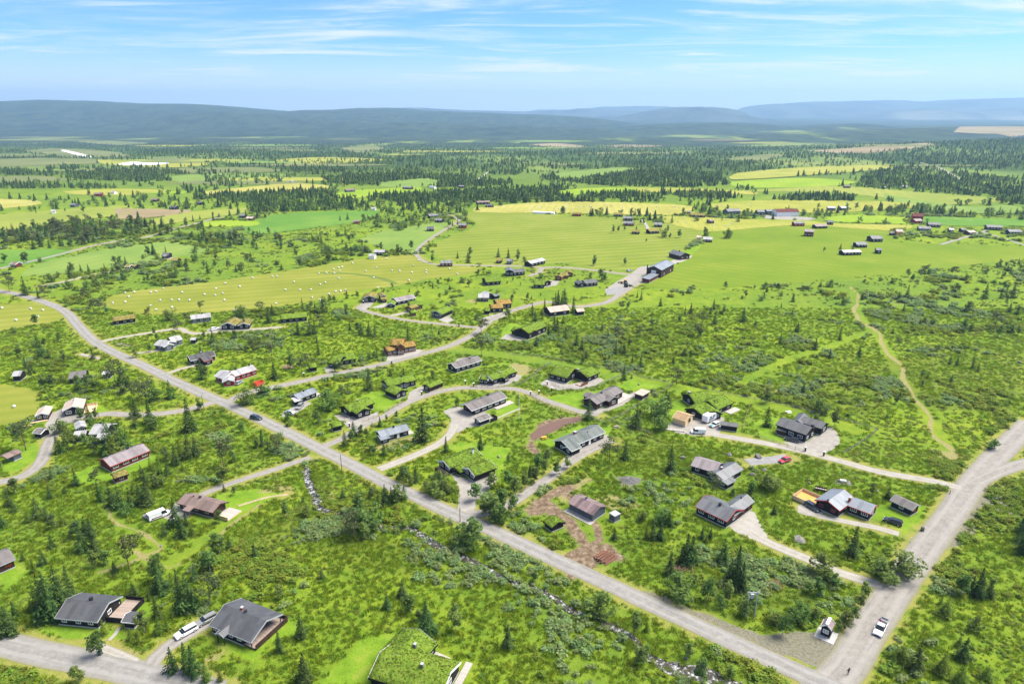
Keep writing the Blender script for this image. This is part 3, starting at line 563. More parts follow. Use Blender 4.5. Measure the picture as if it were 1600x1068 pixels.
def field_mat(name, cols, ang, per, amt, sc_=.02):
    m, t, b = material(name, 1, .05); v = wpos(t); n = noise(t, v, sc_, 6, .6); n2 = noise(t, v, .35, 5, .65)
    mp = wpos(t, (1, 1, 1), ang); dist = t.nodes.new('ShaderNodeTexWave'); dist.inputs['Scale'].default_value = 1/per*.314; dist.inputs['Distortion'].default_value = 5.0
    dist.inputs['Detail'].default_value = 3; dist.inputs['Detail Scale'].default_value = .25; t.links.new(mp, dist.inputs['Vector'])
    f = mth(t, 'ADD', mth(t, 'MULTIPLY', n, .8), mth(t, 'MULTIPLY', n2, .2)); col = ramp(t, f, [(.34, cols[0]), (.5, cols[1]), (.66, cols[2])])
    col = mixc(t, mth(t, 'MULTIPLY', dist.outputs['Fac'], amt), col, cols[3]); 
    col = mixc(t, mth(t, 'MULTIPLY', sstep(t, n2, .55, .75), .35), col, tuple(k*.7 for k in cols[0]))
    t.links.new(col, b.inputs['Base Color']); bump(t, b, n2, .4, .1); MATS[name] = m
field_mat('hay', [(.15, .175, .024), (.20, .215, .034), (.26, .25, .055), (.135, .17, .022)], 1.3, 9, .5)
field_mat('stripe', [(.145, .19, .026), (.19, .225, .034), (.24, .25, .055), (.115, .165, .02)], 1.25, 11, .6)
field_mat('straw', [(.25, .24, .05), (.32, .30, .075), (.38, .34, .11), (.24, .25, .05)], .1, 8, .4)
field_mat('straw2', [(.20, .22, .035), (.27, .27, .05), (.32, .30, .07), (.21, .25, .035)], .1, 8, .4)
field_mat('bright', [(.105, .17, .014), (.145, .20, .017), (.20, .23, .03), (.11, .18, .014)], -.9, 9, .5)
field_mat('green', [(.075, .165, .025), (.10, .20, .028), (.15, .24, .04), (.09, .19, .03)], .4, 10, .4)
field_mat('green2', [(.12, .18, .04), (.15, .225, .045), (.21, .26, .06), (.13, .21, .04)], .3, 10, .4)
field_mat('lime', [(.16, .25, .02), (.20, .29, .022), (.25, .31, .03), (.17, .26, .02)], .3, 10, .3)
field_mat('yg', [(.16, .20, .035), (.22, .25, .045), (.27, .27, .06), (.17, .22, .04)], .3, 14, .4, .008)
field_mat('tan', [(.19, .15, .08), (.27, .21, .12), (.33, .27, .16), (.17, .15, .08)], .3, 14, .4, .008)
field_mat('bog', [(.10, .125, .045), (.145, .165, .06), (.20, .20, .08), (.12, .15, .05)], .1, 60, .3, .004)
MATS['runway'] = noisy('pale_runway', (.5, .48, .44), (.6, .58, .54), .05, .9, .1, 0); MATS['pond'] = noisy('white_pond_surface', (.75, .76, .78), (.82, .83, .84), .02, .5, .3, 0)  # pond surface is simply given a near-white base colour
for i, (n, mk, L) in enumerate(field_w):
    d = L[:, 1].mean(); sheet(n, L, MATS[mk], .03+.0007*i if d < 600 else (.15+.004*i if d < 1300 else .5+.012*i), 50 if d < 1300 else 120, .8 if d < 600 else 2)
sheet('field_margin', wp('490,425.5 540,426 580,430 610,437 622,443 618,444.5 600,438.5 575,432 540,428 500,427.5'), noisy('margin_grass', (.085, .13, .025), (.14, .19, .035), .8, 1, .05, .5), .075, 50, .4)
# ------------------------------------------------------------------ stream
def water():
    m, t, b = material('stream_water', .15, .5); v = wpos(t); n = noise(t, v, 1.1, 5, .7)
    fo = sstep(t, n, .50, .64); t.links.new(mixc(t, fo, (.05, .045, .03), (.40, .41, .42)), b.inputs['Base Color'])
    t.links.new(mth(t, 'ADD', .08, mth(t, 'MULTIPLY', fo, .5)), b.inputs['Roughness']); bump(t, b, noise(t, v, 3, 4), .6, .1); MATS['water'] = m
    S = stream_s; T = np.gradient(S[:, :2], axis=0); T /= np.linalg.norm(T, axis=1)[:, None]; Nn = np.stack([-T[:, 1], T[:, 0]], 1)
    wd = .35+1.5*fbm(S[:, 0], S[:, 1], 14, 77); i2 = np.hypot(S[:, 0]-P(1090, 1045)[0], S[:, 1]-P(1090, 1045)[1]); wd = wd+2.6*np.exp(-(i2/5)**2)
    z = F(S[:, 0], S[:, 1])-.42; V = np.stack([np.column_stack([S[:, :2]+Nn*(u*wd)[:, None], z]) for u in (-1, -.3, .3, 1)], 1).reshape(-1, 3)
    n_ = len(S); I = np.arange(n_*4).reshape(n_, 4); Q = np.stack([I[:-1, :-1], I[:-1, 1:], I[1:, 1:], I[1:, :-1]], -1).reshape(-1, 4)
    o = bpy.data.objects.new('stream', np_mesh('stream', V, Q, m, True)); COL.objects.link(o); tag(o, kind='structure'); return S, Nn, wd
strS, strN, strW = water()
# ------------------------------------------------------------------ hills and mountains: ridges with their real depth
def ridge(name, sky, Yc, depth_f, depth_b, base, mat, rough, seed, nx=260, ny=36, top_extra=0):
    """sky: the skyline read from the photograph; the crest stands Yc away and falls forward and back"""
    s = pts(sky); xs = np.array([Xat(a, b, Yc) for a, b in s]); zs = np.array([Zat(b, Yc) for a, b in s])
    X = np.linspace(xs[0], xs[-1], nx); crest = np.interp(X, xs, zs); k = np.hanning(9); k /= k.sum(); crest = np.convolve(np.pad(crest, 4, 'edge'), k, 'valid')
    crest = crest + (fbm(X, X*0, (xs[-1]-xs[0])/30, seed, 5)-.5)*rough
    T = np.concatenate([np.linspace(-1, 0, ny), np.linspace(0, 1, ny//2)[1:]]); V = []
    for t in T:
        y = Yc+np.where(t < 0, t*depth_f, t*depth_b); pr = np.where(t < 0, (1+t), (1-t)); pr = pr*pr*(3-2*pr)
        nz = (fbm(X, y+X*0, depth_f*.55, seed+3, 6)-.5)*rough*9*np.sin(np.clip(pr, 0, 1)*math.pi)
        V.append(np.column_stack([X*(1+(y-Yc)/Yc*.0), y+X*0, base+(crest-base)*pr+nz-(2 if t in (-1, 1) else 0)]))
    V = np.array(V); n0 = len(T); I = np.arange(n0*nx).reshape(n0, nx); Q = np.stack([I[:-1, :-1], I[:-1, 1:], I[1:, 1:], I[1:, :-1]], -1).reshape(-1, 4)
    o = bpy.data.objects.new(name, np_mesh(name, V.reshape(-1, 3), Q, mat, True)); COL.objects.link(o); tag(o, kind='structure'); return o
def wooded(name, c1, c2, c3, s1, clear):
    m, t, b = material(name, 1, .02); v = wpos(t, (1, .5, .5)); n = noise(t, v, s1, 8, .68); n2 = noise(t, v, s1*.16, 5, .55)
    col = ramp(t, n, [(.35, c1), (.62, c2)]); col = mixc(t, mth(t, 'MULTIPLY', sstep(t, n2, clear, clear+.12), .8), col, c3)
    t.links.new(col, b.inputs['Base Color']); bump(t, b, n, 1, 25); return m
WOOD1 = wooded('wooded_slope', (.010, .020, .014), (.046, .070, .034), (.12, .13, .07), .009, .66)
WOOD2 = wooded('distant_mountain', (.010, .018, .022), (.075, .09, .065), (.24, .23, .18), .0018, .57)
ridge('hills', '-900,172 -300,158 0,158 60,156 130,157 200,160 260,162 330,164 380,168 420,172 445,175 480,172 540,171 600,171 640,173 690,174 760,177 850,180 905,183 960,189 1010,194 1100,200 1250,210', 8200, 3300, 2500, -98, WOOD1, 24, 11, 420, 46)
ridge('hills', '-900,196 0,194 150,190 240,182 300,175 350,173 420,178 500,184 600,188 700,191 800,196 900,203 1000,208', 6900, 1500, 1500, -99, WOOD1, 18, 21, 360, 36)
ridge('hills', '900,214 1000,197 1100,193 1180,194 1230,197 1275,201 1310,195 1345,193 1380,196 1420,203 1470,200 1540,198 1600,196 1900,190 2500,190', 6300, 1300, 1500, -99, WOOD1, 9, 31, 320, 36)
ridge('mountain', '900,196 945,190 968,182 1000,176 1040,170 1075,167 1110,167 1140,170 1158,174 1166,182 1180,192 1200,198', 11000, 1600, 2000, -100, WOOD2, 24, 41, 200, 36)
ridge('mountain', '1120,190 1155,177 1165,168 1180,165 1210,163 1260,160 1320,158 1400,156 1450,158 1500,155 1560,153 1600,152 1900,158 2500,168', 15500, 3400, 3000, -100, WOOD2, 40, 51, 320, 44)
ridge('mountain', '1150,199 1250,196 1300,188 1350,180 1400,172 1450,170 1500,174 1550,170 1600,168 1900,175 2500,185', 12500, 2400, 2000, -100, WOOD2, 40, 61, 260, 40)
ridge('mountain', '560,180 600,170 640,168 690,170 760,173 820,174 880,172 920,170 960,172 1000,176 1080,180', 14500, 1500, 2000, -100, WOOD2, 20, 71, 220, 24)
ridge('mountain', '700,182 880,172 940,167 1000,165 1060,167 1130,171 1200,172 1300,176', 17500, 1500, 1500, -100, WOOD2, 30, 81, 160, 20)
# far plain below the hills
pl = MB(); pl.add([(-30000, 7100, -99.5), (30000, 7100, -99.5), (30000, 19600, -99.5), (-30000, 19600, -99.5)], [(0, 1, 2, 3)])
tag(pl.build('valley_floor', WOOD1), kind='structure')
for sx in (-1, 1):
    pl = MB(); a = sx*(7000*.86+80)
    pl.add([(sx*400, -400, -.05), (sx*30000, -400, -.05), (sx*30000, 650, -.05), (sx*620, 650, -.05), (sx*30000, 7110, -99.6), (sx*(7110*.86+70), 7110, -99.6)], [(0, 1, 2, 3), (3, 2, 4, 5)] if sx > 0 else [(3, 2, 1, 0), (5, 4, 2, 3)])
    tag(pl.build('far_ground', noisy('far_scrub', (.03, .05, .02), (.07, .10, .03), .004, 1, .02, 0)), kind='structure')
print('land', time.time()-T0)
# ------------------------------------------------------------------ buildings
FOOT = []      # world footprints: nothing grows inside
SODTUFT = foliage('sod_tufts', [(.085, .14, .02), (.15, .23, .025), (.24, .28, .055)], .3, .9, .05, .2)
SODTUFTB = foliage('dry_sod_tufts', [(.13, .12, .04), (.20, .18, .06), (.26, .23, .08)], .3, .9, .05, .2)
ORTUFT = foliage('orange_sod_tufts', [(.19, .12, .035), (.28, .18, .05), (.25, .21, .075)], .3, .9, .05, .2)
def frame(E0, E1, h, E2=None, E3=None, d=None):
    p0 = Pv(*E0, h); p1 = Pv(*E1, h); ex = (p1-p0); ex.z = 0; L = ex.length; ex.normalize(); ey = Vector((-ex.y, ex.x, 0))
    if d is None:
        if E2: d = (Pv(*E2, h)-p1).dot(ey)
        else: d = (Pv(*E3, h)-p0).dot(ey)
    g = Vector((p0.x, p0.y, float(F(p0.x, p0.y)))); return g, ex, ey, L, max(abs(d), 1.5)
class House:
    def __init__(s, name, label, cat, E0, E1, h=2.3, E2=None, E3=None, d=None, **k):
        g, ex, ey, L, dd = frame(E0, E1, h, E2, E3, d); s.g0 = g
        s.root = empty(name, g, math.atan2(ex.y, ex.x)); tag(s.root, label, cat, k.pop('group', None)); s.W = Matrix.Translation(g) @ Matrix.Rotation(math.atan2(ex.y, ex.x), 4, 'Z')
        s.Winv = s.W.inverted(); s.first = (g, ex, ey, L, dd); s.wing(h=h, _fr=s.first, **k)
    def wing(s, E0=None, E1=None, h=2.3, E2=None, E3=None, d=None, rect=None, ridge='x', rise=None, roof=SLATE, wall=BLACKW, trim=None, ov=.4, og=.35, th=.16,
             win='', inset=(0, 0), plinth=CONC, sod=0, _fr=None, wc=GLASS, open_=False, flat=False, hollow=False):
        if _fr: g, ex, ey, L, d = _fr
        elif rect:
            x0, y0, L, d = rect; g0, ex, ey, _, _ = s.first; g = g0+ex*x0+ey*y0
        else: g, ex, ey, L, d = frame(E0, E1, h, E2, E3, d)
        M = s.Winv @ (Matrix.Translation(g) @ Matrix.Rotation(math.atan2(ex.y, ex.x), 4, 'Z'))
        FOOT.append([tuple((g+ex*a+ey*b)[:2]) for a, b in ((-.3, -.3), (L+.3, -.3), (L+.3, d+.3), (-.3, d+.3))])
        if sod: th = .34; roof = {1: SOD, 2: SODBR, 3: ORSOD}[sod] if roof is SLATE else roof
        W_ = d if ridge == 'x' else L; rl = L if ridge == 'x' else d
        if rise is None: rise = W_*.2
        if ridge == 'mono': pr = lambda p: h+rise*p/d
        elif flat: pr = lambda p: h+0*p
        else: pr = lambda p: h+rise*(1-abs(p/(W_/2)-1))
        ax = 'x' if ridge in ('x', 'mono') else 'y'; W_ = d if ax == 'x' else L; rl = L if ax == 'x' else d
        # roof as slabs with UV (u along eave, v up the slope)
        me = bpy.data.meshes.new('roof'); bm = bmesh.new(); uvl = bm.loops.layers.uv.new('UVMap')
        q = (lambda a, p, z: M @ Vector((a, p, z))) if ax == 'x' else (lambda a, p, z: M @ Vector((p, a, z)))
        mids = [0, W_] if (ridge == 'mono' or flat) else [0, W_/2, W_]
        nseg = 1 if not sod else max(1, int(rl/1.2))
        aa = [rl*i/nseg for i in range(nseg+1)]
        def jz(a, p): return 0 if not sod else (fbm(np.array([a+g.x]), np.array([p+g.y]), 2.2, 5)[0]-.5)*.14
        pp = mids if not sod else sorted(set([W_*i/8 for i in range(9)]+mids))
        top = [[bm.verts.new(q(a, p, pr(p)+(jz(a, p) if 0 < a < rl and 0 < p < W_ else 0))) for p in pp] for a in aa]
        bot = [[bm.verts.new(q(a, p, pr(p)-th)) for p in mids] for a in (0, rl)]
        def face(vs, uvs=None):
            try: f = bm.faces.new(vs)
            except ValueError: return
            if uvs:
                for l, u in zip(f.loops, uvs): l[uvl].uv = u
        for i in range(len(aa)-1):
            for j in range(len(pp)-1):
                face([top[i][j], top[i+1][j], top[i+1][j+1], top[i][j+1]], [(aa[i], pp[j]*1.08), (aa[i+1], pp[j]*1.08), (aa[i+1], pp[j+1]*1.08), (aa[i], pp[j+1]*1.08)])
        for j in range(len(mids)-1): face([bot[0][j], bot[0][j+1], bot[1][j+1], bot[1][j]])
        for jp, jb in ((0, 0), (-1, -1)): face([r[jp] for r in top]+[bot[1][jb], bot[0][jb]])
        for i in (0, -1): face(list(top[i])+[v for v in reversed(bot[i])])
        bmesh.ops.recalc_face_normals(bm, faces=bm.faces); bm.to_mesh(me); bm.free(); me.materials.append(roof)
        if sod: me.polygons.foreach_set('use_smooth', [len(p.vertices) == 4 and p.normal.z > .7 for p in me.polygons])
        ro = bpy.data.objects.new('roof', me); ro.parent = s.root
        if roof is not None: COL.objects.link(ro)
        dist = g.y; near = dist < 330
        if sod:
            V = []; Q = []; r_ = random.Random(int(g.x*10)); cnt = int(L*d*(9 if dist < 200 else 4 if near else 1))
            for _ in range(cnt):
                a = r_.uniform(0, rl); p = r_.uniform(0, W_); c = q(a, p, pr(p)+.02); t = r_.uniform(0, 6.28); ww = r_.uniform(.10, .28) if near else .4; hh = r_.uniform(.06, .20)
                dx_, dy_ = math.cos(t)*ww, math.sin(t)*ww; tx, ty = r_.uniform(-.15, .15), r_.uniform(-.15, .15); b0 = len(V)
                V += [(c.x-dx_, c.y-dy_, c.z), (c.x+dx_, c.y+dy_, c.z), (c.x+dx_*.8+tx, c.y+dy_*.8+ty, c.z+hh), (c.x-dx_*.8+tx, c.y-dy_*.8+ty, c.z+hh*.8)]; Q.append((b0, b0+1, b0+2, b0+3))
            to = bpy.data.objects.new('sod_grass', np_mesh('sod_grass', V, Q, {1: SODTUFT, 2: SODTUFTB, 3: ORTUFT}[sod])); COL.objects.link(to); to.parent = ro; tag(to, kind='stuff')
        # walls
        o1 = ov if ax == 'x' else og; wo = ov
        i0, i1 = (og+inset[0], og+inset[1]) if ax == 'x' else (og+inset[0], og+inset[1])
        pw0, pw1 = wo, W_-wo; cross = [(pw0, 0), (pw0, pr(pw0)-th+.02)]+([(W_/2, pr(W_/2)-th+.02)] if len(mids) == 3 else [])+[(pw1, pr(pw1)-th+.02), (pw1, 0)]
        a0, a1 = i0, rl-i1
        if not open_:
            if hollow:
                for q0, q1 in ((a0, a0+.15), (a1-.15, a1)): mb = MB(M); mb.prism(cross, q0, q1, ax); mb.build('wall', wall, s.root)
                for q0, q1 in ((pw0, pw0+.15), (pw1-.15, pw1)): mb = MB(M); mb.box(a0+.151, a1-.151, q0, q1, 0, h-.15); mb.build('wall', wall, s.root)
                mb = MB(M); mb.box(a0+.152, a1-.152, pw0+.152, pw1-.152, .28, .36); mb.build('subfloor', wall, s.root)
            else:
                mb = MB(M); mb.prism(cross, a0, a1, ax); wl = mb.build('wall', wall, s.root)
            if plinth and dist < 420:
                mb = MB(M)
                if ax == 'x': mb.box(a0-.06, a1+.06, pw0-.06, pw1+.06, -.3, .28)
                else: mb.box(pw0-.06, pw1+.06, a0-.06, a1+.06, -.3, .28)
                mb.build('foundation', plinth, s.root)
        else:
            for a in (a0, a1-.14):
                for p in (pw0, pw1-.14):
                    mb = MB(M); mb.box(*((a, a+.14, p, p+.14) if ax == 'x' else (p, p+.14, a, a+.14)), 0, pr(p+.07)-th); mb.build('post', wall, s.root)
        if inset[1] > .8:
            for p in (pw0, pw1-.14):
                mb = MB(M); mb.box(*((rl-og-.2, rl-og-.06, p, p+.14) if ax == 'x' else (p, p+.14, rl-og-.2, rl-og-.06)), 0, pr(p+.07)-th); mb.build('post', wall, s.root)
        # barge boards and eave boards
        if trim and dist < 620:
            for a in (-.05, rl+.003):
                mb = MB(M); c = [(-.03, pr(0)+.05), (-.03, pr(0)-th-.1)]
                if len(mids) == 3: c = [(-.03, pr(0)-th-.12), (-.03, pr(0)+.06), (W_/2, pr(W_/2)+.06), (W_+.03, pr(W_)+.06), (W_+.03, pr(W_)-th-.12), (W_/2, pr(W_/2)-th-.12)]
                else: c = [(-.03, pr(0)-th-.12), (-.03, pr(0)+.06), (W_+.03, pr(W_)+.06), (W_+.03, pr(W_)-th-.12)]
                mb.prism(c, a, a+.047, ax); mb.build('bargeboard', trim, s.root)
            mb = MB(M); mb.prism([(-.08, pr(0)-th-.05), (-.08, pr(0)+.02), (-.032, pr(0)+.02), (-.032, pr(0)-th-.05)], 0, rl, ax); mb.build('eave_board', BLACKW if sod else trim, s.root)
        # windows: "F3" three on the front, L/R gable sides, "d" before a letter = a door among them
        if win:
            for tok in win.split():
                side = tok[0]; n = int(tok[1]); door = 'd' in tok; big = 'b' in tok; wt = 'r' in tok
                if side in 'FB': lo, hi = (a0, a1) if ax == 'x' else (pw0, pw1)
                else: lo, hi = (pw0, pw1) if ax == 'x' else (a0, a1)
                if ax == 'x': fix = {'F': pw0, 'B': pw1, 'L': a0, 'R': a1}[side]
                else: fix = {'F': a0, 'B': a1, 'L': pw0, 'R': pw1}[side]
                for i in range(n):
                    c = lo+(hi-lo)*(i+.5)/n + (0 if n == 1 else (i % 2-.5)*.2); isd = door and i == n//2
                    ww = .9 if isd else (1.7 if big else 1.15); hh = 1.95 if isd else (1.15 if big else .95); z0 = .3 if isd else max(.9, min(1.05, h-1.2))
                    if z0+hh > h-.05 and side in 'FB' and ax == 'x': hh = max(.55, h-.08-z0)
                    ww = min(ww, (hi-lo)/max(n, 1)*.8); sgn = -1 if side in 'FL' else 1
                    T = {'F': Matrix(((1,0,0,c),(0,1,0,fix),(0,0,1,z0),(0,0,0,1))), 'B': Matrix(((-1,0,0,c),(0,-1,0,fix),(0,0,1,z0),(0,0,0,1))),
                         'L': Matrix(((0,1,0,fix),(-1,0,0,c),(0,0,1,z0),(0,0,0,1))), 'R': Matrix(((0,-1,0,fix),(1,0,0,c),(0,0,1,z0),(0,0,0,1)))}[side]
                    fm = MB(M @ T); a = ww/2; b = .11; fr_ = REDT if wt else WHITE
                    if isd:
                        fm.box(-a, a, -.09, -.003, 0, hh); dr = fm.build('door', fr_, s.root)
                        hm = MB(M @ T); hm.box(a*.6, a*.75, -.13, -.093, hh*.5, hh*.53); hm.build('handle', BLKM, dr); continue
                    fm.box(-a, -a+b, -.08, -.003, 0, hh); fm.box(a-b, a, -.08, -.003, 0, hh); fm.box(-a+b, a-b, -.08, -.003, 0, b); fm.box(-a+b, a-b, -.08, -.003, hh-b, hh)
                    k = 2 if ww > 1.4 else 1
                    for j in range(1, k+1):
                        xx = -a+b+(2*a-2*b)*j/(k+1); fm.box(xx-.035, xx+.035, -.07, -.003, b, hh-b)
                    fo = fm.build('window', fr_, s.root); gm = MB(M @ T); gm.box(-a+b, a-b, -.04, -.002, b, hh-b); gm.build('pane', wc, fo)
        s.M = M; s.last = (L, d, h, rise, ax, pr, W_, rl); return s
    def chimney(s, a=.5, p=.5, mat=BLKM, sz=.5, hh=1.0, pot=True):
        L, d, h, rise, ax, pr, W_, rl = s.last; z = pr(W_*p)-.25; A = rl*a; Pp = W_*p; mb = MB(s.M)
        bx = (A-sz/2, A+sz/2, Pp-sz/2, Pp+sz/2) if ax == 'x' else (Pp-sz/2, Pp+sz/2, A-sz/2, A+sz/2)
        mb.box(*bx, z, z+hh); c = mb.build('chimney', mat, s.root)
        e = .07; mb = MB(s.M); mb.box(bx[0]-e, bx[1]+e, bx[2]-e, bx[3]+e, z+hh+.002, z+hh+.10)
        mb.build('chimney_cap', GREYT if mat is BRICK or mat is STONE else BLKM, c)
        return s
    def deck(s, x0, x1, y0, y1, z=.35, mat=DECKG, rail='', rm=None, plank=.3):
        M = s.M; m = MB(M); m.box(x0, x1, y0, y1, z-.3, z-.045); fr = m.build('deck', rm or mat, s.root)
        n = max(1, int(round((x1-x0)/plank))); base = None; 
        for i in range(min(n, 300)):
            a = x0+(x1-x0)*i/n; b = x0+(x1-x0)*(i+1)/n-.018
            if base is None: m = MB(); m.box(0, b-a, 0, y1-y0, 0, .04); base = m.mesh('plank', mat)
            o = bpy.data.objects.new('plank', base); COL.objects.link(o); o.parent = fr; o.matrix_local = M @ Matrix.Translation((a, y0, z-.04+random.uniform(-.004, .004)))
        FOOT.append([tuple((s.W @ M @ Vector((a, b, 0)))[:2]) for a, b in ((x0, y0), (x1, y0), (x1, y1), (x0, y1))])
        rm = rm or BLACKW
        for c in rail:
            m = MB(M); t = .06
            bx = {'F': (x0, x1, y0-t, y0), 'B': (x0, x1, y1, y1+t), 'L': (x0-t, x0, y0, y1), 'R': (x1, x1+t, y0, y1)}[c]
            m.box(*bx, z-.3, z+.85); m.box(bx[0]-.05, bx[1]+.05, bx[2]-.05, bx[3]+.05, z+.853, z+.90); m.build('railing', rm, s.root)
        return s
G = 'dark timber holiday cabins of the hamlet'
# --- near, lower left
a = House('cabin', 'black cabin with grey tiled roof and railed terrace, beside the asphalt road', 'cabin', (85,965), (151.6,971.5), 2.1, E2=(193,931), roof=SLATE, trim=GREYT, win='F3 R1', inset=(0, 0))
a.chimney(.55, .55, BLKM, .55, .9); L, d = a.last[0], a.last[1]; a.deck(L-.2, L+4.2, d*.30, d*1.12, .5, DECKG, 'FRB')
a = House('shed', 'small black shed with grey roof just right of the railed terrace', 'shed', (189,971), (208,972.8), 2.0, E2=(223.7,955.8), roof=SLATE, trim=WHITE)
a = House('cabin', 'large dark cabin with broad slate roof and covered veranda beside the two parked cars', 'cabin', (326,976), (392,1003.5), 2.3, E2=(444.3,959.5), roof=SLATE, trim=GREYT, win='F4', inset=(0, 2.4))
a.chimney(.38, .56, BRICK, .5, .9).chimney(.50, .52, BLKM, .4, .7); L, d = a.last[0], a.last[1]; a.deck(L-2.7, L+.5, .5, d+.6, .45, DECKG, 'RB', BROWNW)
a.wing(rect=(L*.27, -1.3, 2.4, 4.6), h=2.25, rise=.7, ridge='y', roof=SLATE, wall=BLACKW, trim=GREYT, ov=.2, og=.2, open_=True)
a = House('sod_cabin', 'big sod-roofed cabin with white-trimmed gable at the bottom edge of the picture', 'cabin', (648,1046), (684,1005), 2.3, d=9, sod=1, trim=GREYT, win='F2b', wall=BLACKW)
a.chimney(.5, .3, STONE, .5, 1.1); L, d = a.last[0], a.last[1]; a.deck(L*.25, L*.98, -3.2, .3, .3, DECKP, '')
a.wing(E0=(575,1058), E1=(688,1092), h=2.4, d=9.5, sod=1, trim=WHITE, win='R1b'); a.chimney(.62, .45, STONE, .5, 1.0); L, d = a.last[0], a.last[1]; a.deck(L, L+1.4, d*.3, d*1.25, .3, DECKP)
a = House('cabin', 'dark red-brown cabin with grey roof cut by the left edge of the picture', 'cabin', (-22,893), (24,873), 2.3, d=7, roof=TAUPE, wall=BROWNW, trim=GREYT, win='F2r')
# --- left
a = House('cabin', 'dark brown cabin with rusty brown roof and pale plank terrace at its right gable', 'cabin', (275.6,785.6), (332.5,801), 2.2, E2=(359.4,784.4), roof=BRNR, wall=BROWNW, trim=BROWNW, win='F3', inset=(0, .4), ov=.6)
a.chimney(.42, .55, BLKM, .5, .7).chimney(.26, .52, BLKM, .22, .5); L, d = a.last[0], a.last[1]; a.deck(L-.3, L+4.0, .9, d+.2, .35, BEIGE if 0 else DECKP, 'F', FRESH)
a.wing(rect=(L*.30, -1.8, L*.19, 2.2), h=2.05, rise=.35, ridge='mono', roof=BRNR, wall=TIMB, ov=.2, og=.2, open_=True)
a = House('cabin', 'long red-brown cabin with mauve grey roof and red bargeboards on a mown lawn', 'cabin', (172,728.8), (234.5,703.5), 2.3, E3=(151,719), roof=MAUVE, wall=DRED, trim=REDT, win='F4b'); a.chimney(.62, .55, BLKM, .55, .9).chimney(.12, .55, BLKM, .2, .8)
a = House('sod_shed', 'small red-brown outhouse with yellowish sod roof in front of the long red-brown cabin', 'shed', (178,747.5), (201,740), 2.0, E3=(165,742.5), sod=2, wall=DRED, trim=DRED, win='F1')
a = House('carport', 'open-ended brown-roofed carport on the lawn inside the bend of the gravel lane', 'carport', (11,716), (34.7,705.5), 2.1, E3=(1,711), roof=BRNR, wall=GREYW, inset=(1.6, 0), rise=.5)
a = House('shed', 'small shed with pale ridge board and brown roof beside the bend of the gravel lane', 'shed', (50,676), (63,677.5), 2.0, E2=(66,668), roof=TAUPE, wall=BLACKW, trim=WHITE)
a = House('garage', 'beige-roofed garage with brown walls next to the stacked planks', 'garage', (54,650), (76,647), 2.2, d=7, ridge='y', roof=BEIGE, wall=BROWNW, trim=WHITE, win='F2')
a = House('cabin', 'black cabin with two-tone beige roof and timber-railed terrace, at the gravel yard', 'cabin', (97,642), (130,637), 2.6, E2=(131,624), ridge='y', roof=BEIGE, wall=BLACKW, trim=WHITE, win='F2b'); a.chimney(.5, .5, WHITE, .3, .8)
L, d = a.last[0], a.last[1]; a.deck(L-.3, L+3.4, .5, d*.8, .5, FRESH, 'RB', FRESH)
a = House('cabin', 'dark cabin with two pale grey gable roofs half hidden behind birches', 'cabin', (138,678), (162.4,678), 2.4, E2=(160,661), roof=LIGHTR, wall=BLACKW, trim=GREYT, win='F2'); a.chimney(.2, .7, BLKM, .5, .8)
a.wing(E0=(118,670), E1=(135.5,666), h=2.4, d=5.5, ridge='y', roof=LIGHTR, wall=BLACKW, trim=GREYT, win='F1b'); a.wing(E0=(113,683), E1=(133,681), h=2.1, d=5, roof=LIGHTR, wall=BLACKW); a.wing(E0=(149,687), E1=(163,686), h=2.1, d=5, roof=LIGHTR, wall=BLACKW, trim=GREYT)
a = House('cabin', 'pale-roofed cabin almost hidden in the birch wood left of the main road', 'cabin', (17,588), (31,587), 2.4, d=6, roof=LIGHTR); 
a = House('cabin', 'grey-roofed cabin sunk among birch crowns between the wood and the small black shed', 'cabin', (106,592), (133,589), 2.4, d=8, roof=TAUPE)
a = House('shed', 'little black shed with pale roof standing in the clearing of the birch wood', 'shed', (158,585), (172,584), 2.0, d=4, roof=LIGHTR)
# --- along the main road, centre
a = House('cabin', 'small grey-roofed cabin with black walls standing between two conifer clumps above the dry lawn', 'cabin', (595,683), (640,671), 2.3, E3=(584,674), roof=BLUEG, trim=GREYT, win='F4d'); a.chimney(.55, .5, BLKM, .5, .8)
L, d = a.last[0], a.last[1]; a.deck(L, L+1.8, .6, d*.75, .3, DECKP); a.wing(rect=(-.5, -1.3, 3.2, 3.2), h=2.05, rise=.4, ridge='mono', roof=BLUEG, wall=BLACKW, trim=GREYT, win='F1 L1')
a = House('sod_cabin', 'black cabin with three-part green sod roof and white chimney beside the birch-lined lane', 'cabin', (703,731.8), (754,711), 2.3, E3=(684,719), sod=1, trim=WHITE, win='L2b F3d'); a.chimney(.82, .32, WHITE, .55, 1.5); L, d = a.last[0], a.last[1]; a.deck(-1.6, 0.4, .6, d*.85, .3, DECKG, 'L', DRED)
a.wing(rect=(L*.12, -3.1, L*.85, 3.3), h=1.75, rise=.6, ridge='mono', sod=1, wall=BLACKW, win='F3d', ov=.9)
a.wing(E0=(741.6,743.6), E1=(776,730.5), h=2.4, E3=(719.5,731.5), sod=1, trim=WHITE, win='L2b')
a = House('sod_cabin', 'black L-shaped sod-roofed cabin on a gravel yard just above the turn-off near the main road', 'cabin', (546,643.6), (585,629.5), 2.3, E3=(528,636), sod=1, trim=BLACKW, win='L1 R2'); a.chimney(.55, .5, STONE, .4, .8)
a.wing(E0=(556.8,647), E1=(580,639.6), h=2.35, d=6, ridge='y', sod=1, trim=BLACKW, win='F2')
a = House('sod_shed', 'small black sod-roofed outhouse by the entrance post of the L-shaped cabin', 'shed', (520,667.7), (535.4,663.8), 2.0, E3=(511,662.7), sod=1, trim=BLACKW, win='L1 R1')
